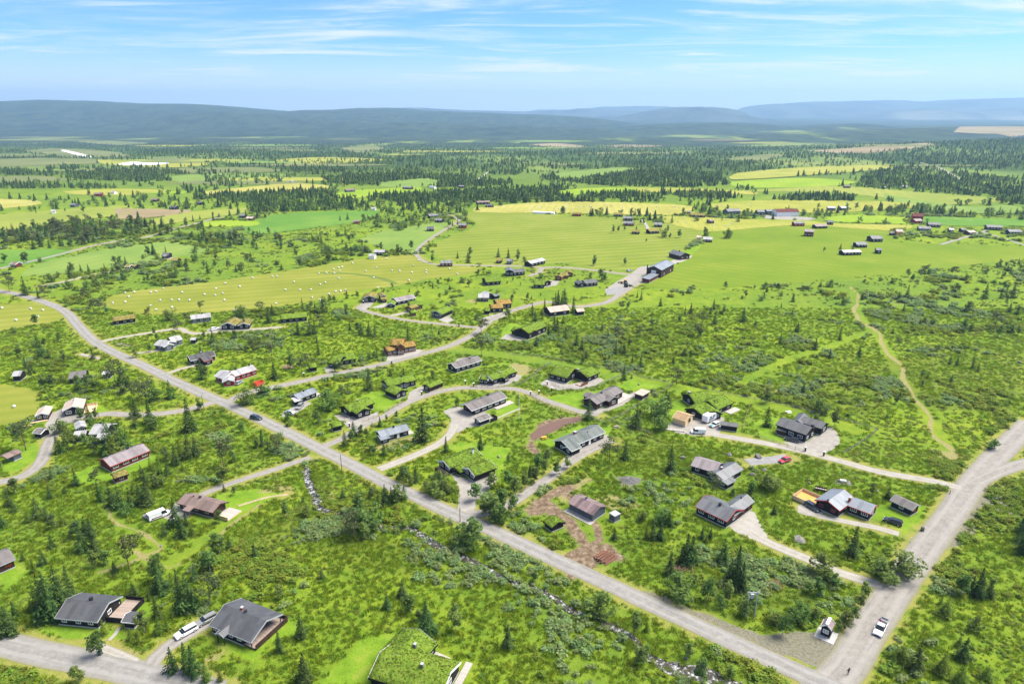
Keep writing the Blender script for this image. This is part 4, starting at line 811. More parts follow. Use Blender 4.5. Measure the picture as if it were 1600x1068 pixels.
a = House('sod_cabin', 'long black sod-roofed cabin with tall glazed gable and a small cross gable', 'cabin', (605.7,604), (651,593.5), 2.5, E3=(590,596.3), sod=1, trim=BLACKW, win='L3b F5'); a.chimney(.6, .5, BLKM, .4, .8); a.wing(E0=(623,601), E1=(638,598), h=2.5, d=4.5, ridge='y', sod=1, trim=BLACKW, win='F2b')
a = House('sod_shed', 'black sod-roofed annex with two white windows standing in front of the long sod-roofed cabin', 'annex', (618,617), (636.7,610), 2.2, d=7, ridge='y', sod=1, trim=BLACKW, win='F2'); L, d = a.last[0], a.last[1]
a = House('sod_shed', 'low sod-roofed barn by the gate right of the long sod-roofed cabin', 'shed', (671,606), (694,597), 2.1, E3=(661,601), sod=1, wall=BROWNW, trim=BLACKW, win='L1')
a = House('cabin', 'long black cabin with taupe shingle roof and pale terrace behind the flagpole lawn', 'cabin', (737,641.5), (792.5,620.5), 2.5, E3=(718.5,632), roof=TAUPE, trim=WHITE, win='F5b L2r', inset=(1.2, 0)); a.chimney(.66, .6, BLKM, .6, .9).chimney(.45, .55, BLKM, .25, .6)
L, d = a.last[0], a.last[1]; a.deck(L*.62, L+2.2, -1.6, 1.2, .25, DECKP)
a = House('garage', 'small black garage with fenced plank store in front of the long taupe-roofed cabin', 'garage', (749.5,658.5), (767,652), 2.1, E3=(739.5,653), roof=TAUPE, trim=WHITE, win='L1'); L, d = a.last[0], a.last[1]; a.deck(L-.1, L+3.2, .3, d-.3, .5, BEIGE if 0 else DECKG, 'FR')
a = House('cabin', 'dark brown cabin with many-gabled plum grey roof and pale terrace inside the picket fence', 'cabin', (933,632), (974.7,611.4), 2.5, E3=(907,625.4), roof=TAUPE, wall=BROWNW, trim=BLACKW, win='F3'); a.chimney(.42, .5, BLKM, .5, .7)
L, d = a.last[0], a.last[1]; a.deck(L*.45, L+3.5, -2.2, .3, .25, DECKP); a.deck(L, L+3.5, .3, d*.6, .25, DECKP)
a.wing(E0=(952,627.7), E1=(968,622), h=2.5, d=6, ridge='y', roof=TAUPE, wall=BROWNW, trim=BLACKW, win='F1b'); a.wing(rect=(L*.18, d*.6, L*.28, d*.75), h=2.4, ridge='y', roof=TAUPE, wall=BROWNW)
a = House('shed', 'small dark shed with flat beige roof on the lawn right of the many-gabled cabin', 'shed', (1004,618), (1016.4,610.8), 2.2, E3=(990.5,613.6), flat=True, rise=0, roof=BEIGE, wall=BROWNW, trim=BEIGE)
a = House('cabin', 'long black cabin with green-grey felt roof, white-capped brick chimney and paved parking strip', 'cabin', (889,700), (946,675), 2.5, E3=(869.6,685.6), roof=OLDR, trim=WHITE, win='F6d L1'); a.chimney(.42, .62, BRICK, .9, 1.0).chimney(.66, .35, WHITE, .3, .5)
L, d = a.last[0], a.last[1]; a.wing(rect=(-.4, -1.6, L*.26, 3.8), h=2.2, ridge='x', rise=.8, roof=OLDR, trim=WHITE, win='L1'); 
a = House('unfinished_cabin', 'unfinished cabin of bare yellow timber with open rafters beside the white motorhome', 'unfinished cabin', (1050,651), (1072,658), 2.5, E2=(1091,651), roof=None, wall=FRESH, plinth=CONC, hollow=True)
L, d, h, rise = a.last[:4]
for i in range(13):
    for sg in (0, 1):
        m = MB(a.M); x = .2+(L-.4)*i/12; y0, y1 = (-.35, d/2) if sg == 0 else (d/2, d+.35)
        z0 = h-.28 if sg == 0 else h+rise; z1 = h+rise if sg == 0 else h-.28
        m.prism([(y0, z0+.05), (y0, z0+.30), (y1, z1+.30), (y1, z1+.05)], x-.06, x+.06, 'x'); m.build('rafter', FRESH, a.root)
for k in range(5):
    m = MB(a.M); y = d*(.08+.09*k); z = h+rise*(y/(d/2))+.31; m.box(0, L, y-.05, y+.05, z, z+.05); m.build('batten', FRESH, a.root)
m = MB(a.M); m.box(L*.94+.1, L+.002, d*.42, d*.58, 1.2, 2.5); m.build('window_opening', BLKM, a.root)
a = House('sod_cabin', 'sprawling sod-roofed cabin with several low green gables behind the motorhome', 'cabin', (1101,647.5), (1129,646), 2.3, E2=(1130,620), ridge='y', sod=1, trim=BLACKW, win='F2')
a.wing(E0=(1097,648), E1=(1122,634), h=2.3, E3=(1071,638), sod=1, trim=BLACKW, win='L1'); a.wing(E0=(1086,630), E1=(1118,625), h=2.3, d=9, sod=1, trim=BLACKW, win='L1'); a.chimney(.1, .6, STONE, .7, 1.1)
a.wing(E0=(1122,640), E1=(1146,629), h=2.4, d=9, sod=1, trim=BLACKW, win='R1 F2'); L, d = a.last[0], a.last[1]; a.deck(L*.5, L+1.5, -2.4, .2, .2, DECKP)
a = House('shed', 'long low black woodshed with slate roof right of the small pale car', 'shed', (1125,663.4), (1153.7,667.3), 2.0, E2=(1153,661), roof=SLATE, rise=.7, wall=BLACKW, ov=.3)
a = House('cabin', 'tall black cabin with dark grey roof on a wide gravel turning place', 'cabin', (1212,663), (1260,679.5), 3.1, E2=(1270.5,667), roof=CHARR if 0 else SLATE, wall=BROWNW if 0 else BLACKW, trim=BLACKW, win='F3b R2'); a.chimney(.9, .9, BLKM, .8, 1.1)
a.wing(E0=(1250,659), E1=(1284.5,670), h=2.7, E2=(1296,661.5), roof=SLATE, trim=BLACKW, win='R1b F1'); a.wing(E0=(1238,658), E1=(1254,662), h=2.7, d=8, ridge='y', roof=SLATE, trim=BLACKW)
a.wing(E0=(1213,670.5), E1=(1228,675), h=2.0, d=2.4, ridge='mono', rise=.5, roof=SLATE, wall=BROWNW)
a = House('cabin', 'black cabin with two crossing roofs of dark and mauve sheets below grey boulders', 'cabin', (1079,727), (1119,739), 2.3, d=7.2, roof=MAUVE, trim=BLACKW, win='F2')
a.wing(E0=(1131,750), E1=(1161.6,732.5), h=2.4, E3=(1106,738), roof=BLUEG if 0 else GRAPH, trim=GREYT, win='L3 F1b'); a.chimney(.38, .62, BRICK, .55, .8); L, d = a.last[0], a.last[1]
a.wing(rect=None, E0=(1136.7,757), E1=(1150.4,750), h=2.0, d=3.6, ridge='mono', rise=.75, roof=GRAPH, trim=GREYT, win='L1')
a = House('cabin', 'black cabin with grey roof, red gable trim and three white windows in front', 'cabin', (1086,791), (1136,814.7), 2.4, d=8.4, roof=GRAPH if 0 else MAUVE if 0 else GRAPH, trim=REDT, win='F3b R1'); a.chimney(.55, .42, BLKM, .6, .9); L, d = a.last[0], a.last[1]
a.wing(rect=(L*.50, d*.45, L*.502, d*1.25), h=2.35, ridge='y', rise=1.35, roof=GRAPH, win='R3r'); a.chimney(.7, .5, BLKM, .3, .6)
a = House('cabin', 'black T-shaped cabin with blue grey sheet roof, dark red gable boards and orange timber terrace', 'cabin', (1312,797.8), (1338,779), 2.5, E3=(1270,782.6), roof=BLUEG, trim=REDT, win='L2r F1'); a.chimney(.02, .5, BLKM, .4, .5); L, d = a.last[0], a.last[1]
a.deck(-.5, L*.55, d-.2, d+6.0, .5, DECKO, 'LBR', FRESH)
a.wing(E0=(1324,789), E1=(1361,803), h=2.4, E2=(1377.5,791.6), roof=BLUEG, trim=REDT, win='F2b R1'); a.chimney(-.02, .3, BRICK, .6, 1.2)
a = House('shed', 'black garage with grey roof and red door on the lawn right of the T-shaped cabin', 'garage', (1390.6,781), (1426,797), 2.2, E2=(1438.8,788.8), roof=TAUPE, trim=GREYT, win='F1 R1r')
a = House('cabin', 'brown cabin with plum sheet roof beside the dug-up ground', 'cabin', (887,785), (926.5,805), 2.3, E2=(950,791), roof=PURPR, wall=GREYW, trim=None); a.chimney(.42, .55, CONC, .5, .8); L, d = a.last[0], a.last[1]
a.deck(-.4, L+.2, -1.4, .35, .12, DECKP)
a = House('shed', 'tiny cube-shaped grey shed right of the plum-roofed cabin', 'shed', (951.5,800.6), (960.6,806.5), 2.1, E2=(970.5,802), flat=True, rise=0, roof=LIGHTR, wall=GREYW, ov=.1, og=.1)
a = House('sod_shed', 'small sod-roofed turf hut standing alone in front of the plum-roofed cabin', 'hut', (848.5,814), (862,824.5), 1.7, E2=(878.7,812), sod=1, trim=BLACKW)
a = House('information_hut', 'tiny black information hut with white ridge on a concrete slab by the junction', 'hut', (1282.5,977), (1300,984.5), 2.5, E2=(1307,974.5), ridge='y', rise=.95, roof=PURPR, wall=BLACKW, trim=WHITE, ov=.18, og=.18, win='F1', wc=CURT)
L, d, h, rise = a.last[:4]; m = MB(a.M); m.box(-.8, L+.9, -1.0, d+.4, -.05, .09); m.build('slab', CONC, a.root); m = MB(a.M); m.box(L/2-.3, L/2+.3, 0, d, h+rise+.0, h+rise+.08); m.build('ridge_cap', WHITE, a.root)
# --- middle distance
a = House('sod_cabin', 'low cabin with dry brown sod roof just right of the main road bend', 'cabin', (176,502), (212,497), 2.2, d=7, sod=2, trim=BLACKW, win='F3')
a = House('cabin', 'grey-roofed cabin beside a pine just below the bale field', 'cabin', (298,499), (330,495), 2.4, d=7, roof=LIGHTR, wall=GREYW, win='F3'); a.chimney(.6, .5, BLKM, .6, .8)
a = House('sod_cabin', 'twin-gabled black cabin with dry sod roof on the loop lane', 'cabin', (344,508), (368,508), 2.6, d=9, ridge='y', sod=2, trim=WHITE, win='F2b'); a.wing(E0=(371,508), E1=(390,507), h=2.5, d=8, ridge='y', sod=2, trim=WHITE, win='F2'); a.chimney(.3, .5, BLKM, .6, 1)
a = House('cabin', 'slate blue cabin in three pale-roofed sections right of the main road', 'cabin', (240,538.5), (256,541), 2.4, d=7, roof=LIGHTR, wall=GREYW, trim=WHITE, win='F1'); a.wing(E0=(256,542), E1=(272,538), h=2.4, d=7, ridge='y', roof=LIGHTR, wall=GREYW, trim=WHITE, win='F1b'); a.wing(E0=(268,534), E1=(286,530), h=2.4, d=7, roof=LIGHTR, wall=GREYW, win='F2'); a.chimney(.5, .5, WHITE, .4, .8)
a = House('shed', 'little square shed right of the slate blue cabin', 'shed', (296,531), (305,531), 2.0, d=3.5, roof=LIGHTR, wall=BLACKW)
a = House('cabin', 'long black cabin with black tiled roof and white corner trim behind the single big spruce', 'cabin', (297.5,563.5), (337,555), 2.3, E3=(287.5,557.5), roof=CHARR, trim=WHITE, win='F3'); a.chimney(.55, .6, BRICK, .6, .8); a.wing(E0=(319,565), E1=(333,561), h=2.2, d=6, roof=CHARR, trim=REDT, win='F1')
a = House('cabin', 'bright red cabin with pale stepped roof above the road junction', 'cabin', (367,588), (402,577), 2.4, E3=(355,581), roof=LIGHTR, wall=REDW, trim=REDT, win='F4'); a.chimney(.25, .5, BLKM, .6, .9).chimney(.85, .5, BLKM, .5, 1)
a.wing(E0=(334,587), E1=(349,592), h=2.3, d=7, roof=LIGHTR, wall=REDW, trim=WHITE, win='F2'); a.wing(E0=(347,597), E1=(366,595), h=2.2, d=6, ridge='y', roof=LIGHTR, wall=REDW, trim=WHITE, win='F1'); L, d = a.last[0], a.last[1]
a = House('cabin', 'small black cabin with blue-grey roof and porch above the two parked silver cars', 'cabin', (466,623), (496,611.5), 2.4, E3=(458,616), roof=BLUEG, trim=GREYT, win='F3 L1'); a.chimney(.5, .5, BLKM, .5, .7); L, d = a.last[0], a.last[1]; a.deck(L, L+2.4, 0, d*.7, .3, DECKP); a.wing(E0=(460,628), E1=(472,625), h=2.1, d=3.5, ridge='mono', rise=.5, roof=LIGHTR)
a = House('sod_cabin', 'long green-roofed cabin among pines with a dark car at its door', 'cabin', (438,499), (480,495), 2.3, d=8, sod=1, trim=BLACKW, win='F4'); a.chimney(.5, .5, BLKM, .5, .8)
a = House('sod_cabin', 'black cabin with pointed sod gable nearest the turning loop below the bale field', 'cabin', (566,466), (588,465.5), 2.6, d=9, ridge='y', sod=2, trim=GREYT, win='F2b')
a = House('sod_cabin', 'small stepped black cabin with yellow sod roof right of the loop lane', 'cabin', (594,463), (604,462), 3.0, d=7, ridge='y', sod=2, trim=GREYT, win='F1b'); a.wing(E0=(595,468), E1=(605,467), h=2.2, d=4, sod=2, wall=BLACKW, win='F1')
a = House('sod_shed', 'small black sod-roofed store next to the pale parking place', 'shed', (604,475.5), (617,475.5), 2.1, d=6, ridge='y', sod=1, trim=WHITE, win='F1')
a = House('cabin', 'long black cabin with mauve roof lined with white windows below the bale field', 'cabin', (620,471), (650,465), 2.4, E3=(615,466), roof=MAUVE, trim=WHITE, win='F4')
a = House('sod_cabin', 'red-brown log cabin in two small gabled blocks behind a spruce on the loop lane', 'cabin', (633,480), (643,482), 2.4, d=6, ridge='y', sod=2, wall=TIMB, trim=TIMB, win='F1'); a.wing(E0=(640,478), E1=(661,476), h=2.4, d=8, sod=1, wall=TIMB, trim=TIMB, win='F2'); a.wing(E0=(642,489), E1=(651,488), h=2.1, d=5, sod=1, wall=TIMB)
a = House('sod_cabin', 'black sod-roofed cabin with broad gable and small gateway in front', 'cabin', (672,488), (690,491), 2.6, d=11, ridge='y', sod=1, trim=GREYT, win='F3b'); a.wing(E0=(690,491), E1=(706,484.5), h=2.3, d=6, sod=1, trim=BLACKW, win='F2')
a = House('sod_cabin', 'dark sod-roofed cabin at the top of the shrub slope, right of the bale field', 'cabin', (759,441), (783,439), 2.4, d=9, sod=1, trim=BLACKW, win='F3')
a = House('cabin', 'pale-roofed cabin in three small blocks half way up the shrub slope', 'cabin', (747,465), (764,465), 2.4, d=8, roof=LIGHTR, win='F3'); a.wing(E0=(760,461), E1=(771,459), h=2.5, d=6, ridge='y', roof=LIGHTR, wall=GREYW); a.wing(E0=(773,463), E1=(782,461), h=2.0, d=4, roof=OLDR)
a = House('sod_cabin', 'black cabin with orange dried sod roofs at the road bend, two gabled blocks', 'cabin', (767,482), (787,481), 2.5, d=7, ridge='x', sod=3, trim=BLACKW, win='F2'); a.wing(E0=(776,476), E1=(800,474), h=2.8, d=8, sod=3, trim=BLACKW, win='F3'); a.wing(E0=(755,485.5), E1=(765,486), h=2.0, d=4, sod=1, trim=BLACKW)
a = House('timber_cabin', 'oiled red-brown log house with orange sod roof in three gables beside the road', 'house', (605,549), (622,546), 2.6, d=6, sod=3, wall=TIMB, trim=TIMB, win='F2'); a.wing(E0=(609,539.5), E1=(630,539.5), h=4.2, d=9, ridge='x', rise=1.6, sod=3, wall=TIMB, trim=TIMB, win='F3'); a.wing(E0=(620,542), E1=(632,541), h=4.2, d=5, ridge='y', rise=1.3, sod=3, wall=TIMB, trim=TIMB, win='F2'); a.wing(E0=(631,543.5), E1=(651,540), h=2.8, d=7, sod=3, wall=TIMB, trim=TIMB, win='F3'); a.chimney(.1, .6, BLKM, .6, 1.2)
a = House('sod_cabin', 'low green sod-roofed cabin tucked behind birches along the upper road', 'cabin', (511,567), (528,569), 2.3, d=9, sod=1, trim=BLACKW, win='F2'); a.wing(E0=(526,565), E1=(557,560), h=2.3, d=8, sod=1, trim=BLACKW, win='F3')
a = House('sod_shed', 'little sod-roofed hut hidden in bushes beside the upper road', 'shed', (484,575), (496,573), 2.0, d=5, sod=1, trim=BLACKW)
a = House('cabin', 'long black cabin with slate roof and red chimney under the tall lone pine', 'cabin', (712,575), (753,563), 2.4, E3=(696,569), roof=TAUPE, trim=WHITE, win='F5 L1'); a.chimney(.7, .45, BRICK, .5, .9)
a = House('sod_cabin', 'black sod-roofed cabin with white windows inside the curved picket fence, left of the yellow lawn', 'cabin', (770,594), (808,580), 2.4, E3=(760,586), sod=1, trim=WHITE, win='F4 L1b'); a.wing(E0=(748,592), E1=(762,594), h=2.2, d=5, sod=1, trim=WHITE, win='F2'); a.wing(E0=(789,591), E1=(797,587), h=2.4, d=5, ridge='y', sod=1, trim=BLACKW, win='F1b'); a.chimney(.8, .5, STONE, .5, .9)
a = House('sod_cabin', 'black sod-roofed cabin with a blue door and wide gravel forecourt behind timber gateposts', 'cabin', (857,583.5), (886,591), 2.4, d=11, sod=1, trim=BLACKW, win='F3 R1b'); a.wing(E0=(906,586), E1=(921,589), h=2.4, d=9, ridge='y', sod=1, trim=BLACKW, win='F2'); a.wing(E0=(918,590), E1=(937,582), h=2.4, d=8, sod=1, trim=BLACKW, win='F2'); a.chimney(.1, .7, STONE, .7, 1.3)
a.deck(-4.5, -.3, -.5, 2.5, .3, DECKG, 'F', TIMB)
a = House('sod_cabin', 'tall black sod-roofed cabin with many white windows beside the roadside pines', 'cabin', (826,521), (855,509), 3.2, d=9, sod=1, trim=BROWNW, wall=BLACKW, win='F4 R2'); a.wing(E0=(812,519), E1=(827,523), h=2.4, d=7, sod=1, trim=BROWNW, win='F2'); a.wing(E0=(798,516), E1=(814,520), h=2.3, d=6, sod=1, wall=BROWNW, trim=BROWNW, win='F1')
a = House('cabin', 'beige-roofed cabin behind the dark spruce clump at the road', 'cabin', (860,488), (891,484), 2.6, d=9, roof=BEIGE, win='F2'); 
a = House('shed', 'small pale-roofed shed right of the dark spruce clump', 'shed', (902,487), (914,486), 2.2, d=5, roof=BEIGE)
a = House('sod_cabin', 'row of three small red-brown sod-roofed huts joined in a line', 'cabin', (867,432), (878,433), 2.3, d=6, ridge='y', sod=2, wall=TIMB, trim=TIMB, win='F1'); a.wing(E0=(877,431), E1=(889,430), h=2.3, d=7, sod=2, wall=TIMB); a.wing(E0=(885,427), E1=(896,427), h=2.4, d=6, ridge='y', sod=2, wall=TIMB, trim=TIMB, win='F1')
a = House('sod_cabin', 'black sod-roofed cabin beside the round pale parking place', 'cabin', (834,445), (851,445), 2.3, d=7, sod=1, trim=BLACKW, win='F2'); a.wing(E0=(849,443), E1=(862,440), h=2.3, d=6, ridge='y', sod=1, trim=BROWNW, win='F1')
a = House('cabin', 'low black cabin in two sections behind the tarmac pad', 'cabin', (904,444), (916,443), 2.3, d=7, ridge='y', roof=SLATE, win='F1'); a.wing(E0=(915,443), E1=(935,441), h=2.3, d=7, roof=SLATE, win='F3')
a = House('barn', 'large brown workshop with grey steel roof and white gate at the gravel yard', 'barn', (1034,422.5), (1054,412), 5.0, E3=(1010,419), roof=BLUEG, wall=BROWNW, trim=BLACKW, win='L1 F2'); a.chimney(.06, .96, BLKM, .6, 2.2)
m = MB(a.M); L, d, h, rise = a.last[:4]; m.box(.22, .32, d*.36, d*.66, .1, 4.4); m.build('gate', WHITE, a.root)
a = House('shed', 'narrow red-brown lean-to shed with grey roof in front of the workshop', 'shed', (1015,436.5), (1030,428.5), 2.6, E3=(1006,433), roof=BLUEG, wall=DRED, ridge='mono', rise=.4)
a = House('cabin', 'black house with bright white window frames where the upper lane bends', 'house', (789,424), (803,424), 3.2, d=9, ridge='y', roof=GRAPH, win='F2b'); a.wing(E0=(802,426), E1=(821,424), h=2.4, d=7, roof=SLATE, win='F3')
a = House('cabin', 'long grey-roofed cabin among bushes on the upper lane', 'cabin', (830,412), (853,406.5), 2.4, d=7, roof=LIGHTR, win='F4')
a = House('house', 'dark red-brown house with black tiled roof at the end of the paved drive', 'house', (1063,400), (1079,398), 3.0, d=13, ridge='y', roof=GRAPH, wall=BROWNW, trim=BLACKW, win='F2'); a.chimney(.5, .5, BLKM, .7, .9)
print('cabins', time.time()-T0)
# --- far farms and houses: x, y of the eave, width px, wall height, depth, roof, wall, label
FARS = [
 (1232,331,42,5,14,DRED,WHITE,'long white farm building with dark red roof at the back of the pasture'), (1204,330,12,4,9,LIGHTR,GREYW,'small grey shed left of the long white farm building'), (1190,331,14,4,10,LIGHTR,GREYW,'grey hall behind the road left of the farm'), (1148,330,24,4,12,LIGHTR,GREYW,'wide grey farm hall beside the hedge of birches'),
 (1250,349,20,3,8,LIGHTR,REDW,'small red farmhouse below the long white farm building'), (1285,353,22,2.6,8,BRNR,BROWNW,'weathered brown shed with pale roof right of the red farmhouse'), (1298,347,12,3,8,SLATE,BLACKW,'dark cottage behind the weathered brown shed'), (1265,362,18,4.5,9,MAUVE,DRED,'lone brown hay barn in the pale green field'),
 (1435,338,21,5,14,DRED,REDW,'red barn at the edge of the birch belt'), (1437,345,14,3,9,BRNR,REDW,'lower brown-roofed annex in front of the red barn'), (1461,351,24,2.8,9,SLATE,BLACKW,'black house with white gable right of the red barn'), (1446,357,24,2.6,9,LIGHTR,GREYW,'grey-roofed house below the red barn'),
 (1488,359,10,3.4,7,LIGHTR,GREYW,'narrow white-windowed house between the two birch clumps'), (1507,359,9,2.6,7,SLATE,BLACKW,'tiny black shed right of the narrow white-windowed house'), (1521,363,13,2.6,8,BEIGE,BROWNW,'beige-roofed cottage beside the lane bend'), (1555,355,30,3,9,SLATE,BLACKW,'black farmhouse with white gables at the lane fork'), (1588,362,24,3,9,LIGHTR,BLACKW,'black house at the right edge of the picture, above the lane fork'),
 (1407,362,13,4,9,BEIGE,DECKO,'orange timber house behind the dark trees of the pasture hamlet'), (1372,373,21,3,11,LIGHTR,BLACKW,'white-roofed house among the trees of the pasture hamlet'), (1394,364,9,2.4,6,SLATE,BLACKW,'small dark shed behind the white-roofed pasture house'), (1348,382,20,2.8,9,LIGHTR,BLACKW,'black cottage with pale roof left of the white-roofed pasture house'), (1333,394,34,2.6,8,LIGHTR,BLACKW,'long low black house at the front of the pasture hamlet'), (1374,391,11,3,7,SLATE,BLACKW,'tiny dark gabled store right of the long low black house'),
 (1413,291,9,3,8,LIGHTR,WHITE,'white cottage in the meadow behind the conifers'), (1380,292,10,2,7,WHITE,WHITE,'flat white greenhouse in the meadow'), (1325,291,12,3,8,TAUPE,BROWNW,'brown field barn in the bright far meadow'),
 (1300,325,16,3.5,9,LIGHTR,GREYW,'grey barn left of its neighbour behind the hedge'), (1320,325,12,3.5,9,LIGHTR,GREYW,'grey barn right of its neighbour behind the hedge'), (1090,336,28,2.6,9,SODBR,BROWNW,'long sod-roofed farmhouse at the corner of the big field'), (1077,331,6,2.4,6,LIGHTR,BROWNW,'small hut between the bales and the long sod-roofed farmhouse'),
 (1113,345,9,3,7,BRNR,BROWNW,'brown field barn on the pale stubble'), (1106,374,18,2.6,9,LIGHTR,BROWNW,'pale-roofed cottage on the wooded knoll between the fields'), (1092,371,9,2.4,7,BEIGE,BEIGE,'beige shed on the wooded knoll'),
 (1029,351,15,2.6,9,LIGHTR,BLACKW,'pale-roofed house beside the lone round tree'), (1023,361,19,2.6,9,SODBR,BLACKW,'black sod-roofed cottage at the end of the short farm lane'), (993,362,15,2.4,8,SODBR,BLACKW,'black sod-roofed cottage left of the short farm lane'), (982,349,20,2.6,9,LIGHTR,DRED,'red-brown house with pale roof beside the short farm lane'), (981,341,18,2.8,9,LIGHTR,BLACKW,'grey-roofed house behind the red-brown one'), (966,335,18,2.6,9,SODBR,BROWNW,'dark low farmhouse at the head of the farm lane'), (901,334,17,2.8,8,SODBR,REDW,'red cottage on the field edge'),
 (722,352,15,3,9,LIGHTR,REDW,'red farmhouse where the lane enters the big field'), (684,344,13,2.6,8,LIGHTR,BLACKW,'dark cottage above the lane bend'), (672,357,14,2.8,8,SLATE,BLACKW,'black cottage in the small meadow left of the lane'), (678,337,18,2.8,9,LIGHTR,BLACKW,'pale-roofed house in the trees at the top of the lane'), (592,394,21,2.8,8,LIGHTR,BLACKW,'black bungalow with white roof in the willow scrub'), (557,346,12,2.6,7,BRNR,REDW,'red hut inside the birch belt'), (583,326,9,2.4,7,LIGHTR,WHITE,'white hut in front of the far conifers'), (548,297,17,3,9,BRNR,GREYW,'brown-roofed house beside the lime green meadow'),
 (756,316,24,2.8,8,BRNR,BROWNW,'red-brown farm row at the corner of the stubble field'), (765,321,16,2.4,7,SLATE,BROWNW,'dark shed in front of the red-brown farm row'), (635,293,16,2.8,8,LIGHTR,BROWNW,'small farm with pale roof behind the lime green meadow'), (674,292,10,2.8,8,LIGHTR,WHITE,'white cottage right of the small farm'), (720,291,10,2.8,8,LIGHTR,BROWNW,'cottage on the far forest road'), (457,283,5,3,6,LIGHTR,WHITE,'white speck of a cottage by the straw field'),
 (152,303,16,3.4,9,BRNR,REDW,'red farmhouse on the pale left field'), (175,300,7,3,7,LIGHTR,WHITE,'white house beside the red farmhouse on the pale left field'), (269,324,14,2.8,8,SLATE,BLACKW,'black cottage on the ploughed strip'), (310,317,10,2.6,7,SLATE,BLACKW,'dark cottage in the trees right of the ploughed strip'), (83,330,9,3,8,LIGHTR,WHITE,'white greenhouse on the left plain'), (112,320,9,3,8,LIGHTR,GREYW,'grey barn on the left plain'), (377,337,10,2.6,8,LIGHTR,BLACKW,'grey cottage behind the lime strip'), (389,341,13,2.4,7,BEIGE,BROWNW,'beige cottage behind the lime strip'), (257,399,13,2.6,8,SLATE,BLACKW,'dark cabin in the scrub below the far lane'), (240,312,13,2.6,8,BRNR,BROWNW,'brown farm shed in the middle of the left plain'),
 (19,413,12,2.6,7,BRNR,DRED,'red-brown barn beside the far left road'), (198,417,9,2.4,7,SODBR,BLACKW,'black cabin on the scrub lane, left of its neighbour'), (208,416,6,2.4,6,SODBR,BLACKW,'tiny black cabin on the scrub lane beside a larger one'), (271,407,12,2.4,7,SODBR,BLACKW,'black sod-roofed cabin at the end of the scrub lane'), (257,400,8,2.4,6,LIGHTR,BLACKW,'dark hut behind the end of the scrub lane'), (698,411,23,2.8,8,LIGHTR,DRED,'red barn with pale roof beside the bale field lane'), (580,400,12,2.6,7,LIGHTR,WHITE,'small white house above the bale field'), (779,407,10,2.4,7,SODBR,BROWNW,'brown hut beside the field lane'), (795,408,10,2.6,7,LIGHTR,GREYW,'pale cottage right of the brown hut by the field lane'),
]
GREYROOF = ribbed('mid_grey_roof', (.12, .12, .125), (.19, .19, .195), 1.6, .6, .3)
for x, y, wdt, hh, dp, rf, wl, lab in FARS:
    wdt0 = wdt; wdt = wdt*.84; hh = hh*.9; dp = dp*.85
    if rf is LIGHTR and wl is not WHITE and random.random() < .75: rf = GREYROOF
    sl = random.uniform(-.06, .06)*wdt
    h_ = House('farmhouse' if wdt0 > 11 else 'cottage', lab, 'house' if 'house' in lab or 'cottage' in lab or 'bungalow' in lab else 'farm building', (x-wdt/2, y+sl*.5), (x+wdt/2, y-sl*.5), hh, d=dp, roof=rf, wall=wl, ov=.3, win=('F%d' % max(1, min(5, int(wdt//5)))) if wl is not WHITE else '', trim=WHITE if random.random() < .2 else None)
# long white row of wrapped bales / tunnel on the field edge
p0, p1 = Pv(832.5, 333.5), Pv(866, 335); m = MB(Matrix.Translation(p0) @ Matrix.Rotation(math.atan2(p1.y-p0.y, p1.x-p0.x), 4, 'Z')); Lt = (p1-p0).length
m.prism([(0, 0), (0, 1.3), (.5, 2.1), (1.5, 2.5), (2.5, 2.1), (3, 1.3), (3, 0)], 0, Lt, 'x'); o = m.build('silage_tunnel', WHITE); tag(o, 'long white silage tunnel lying on the edge of the mown field', 'silage tunnel')
print('far houses', time.time()-T0)
# ------------------------------------------------------------------ vehicles
def paint(name, c, rough=.25, metal=0.0):
    m, t, b = material(name, rough, .5); b.inputs['Base Color'].default_value = (*c, 1); b.inputs['Metallic'].default_value = metal; b.inputs['Coat Weight'].default_value = .6; return m
PWHITE = paint('white_car_paint', (.75, .76, .78)); PSILV = paint('silver_car_paint', (.42, .43, .44), .3, .3); PDARK = paint('dark_blue_car_paint', (.035, .045, .06)); PBLK = paint('black_car_paint', (.015, .015, .018)); PRED = paint('red_car_paint', (.45, .04, .05))
PGREY = paint('grey_car_paint', (.22, .23, .235)); PTEAL = paint('teal_print', (.05, .40, .33)); PORG = paint('orange_red_paint', (.62, .07, .03), .5); PYEL = paint('yellow_paint', (.65, .38, .03), .5); PGRN = paint('dark_green_paint', (.02, .06, .03), .5)
RUB = noisy('rubber', (.012, .012, .012), (.03, .03, .03), 5, .9, .2, 0); LENS = noisy('lamp_lens', (.6, .6, .58), (.75, .75, .72), 3, .2, .6, 0); TLENS = noisy('tail_lens', (.30, .01, .01), (.42, .02, .02), 3, .3, .5, 0); RIM = noisy('alloy_rim', (.35, .35, .36), (.5, .5, .51), 3, .35, .6, 0)
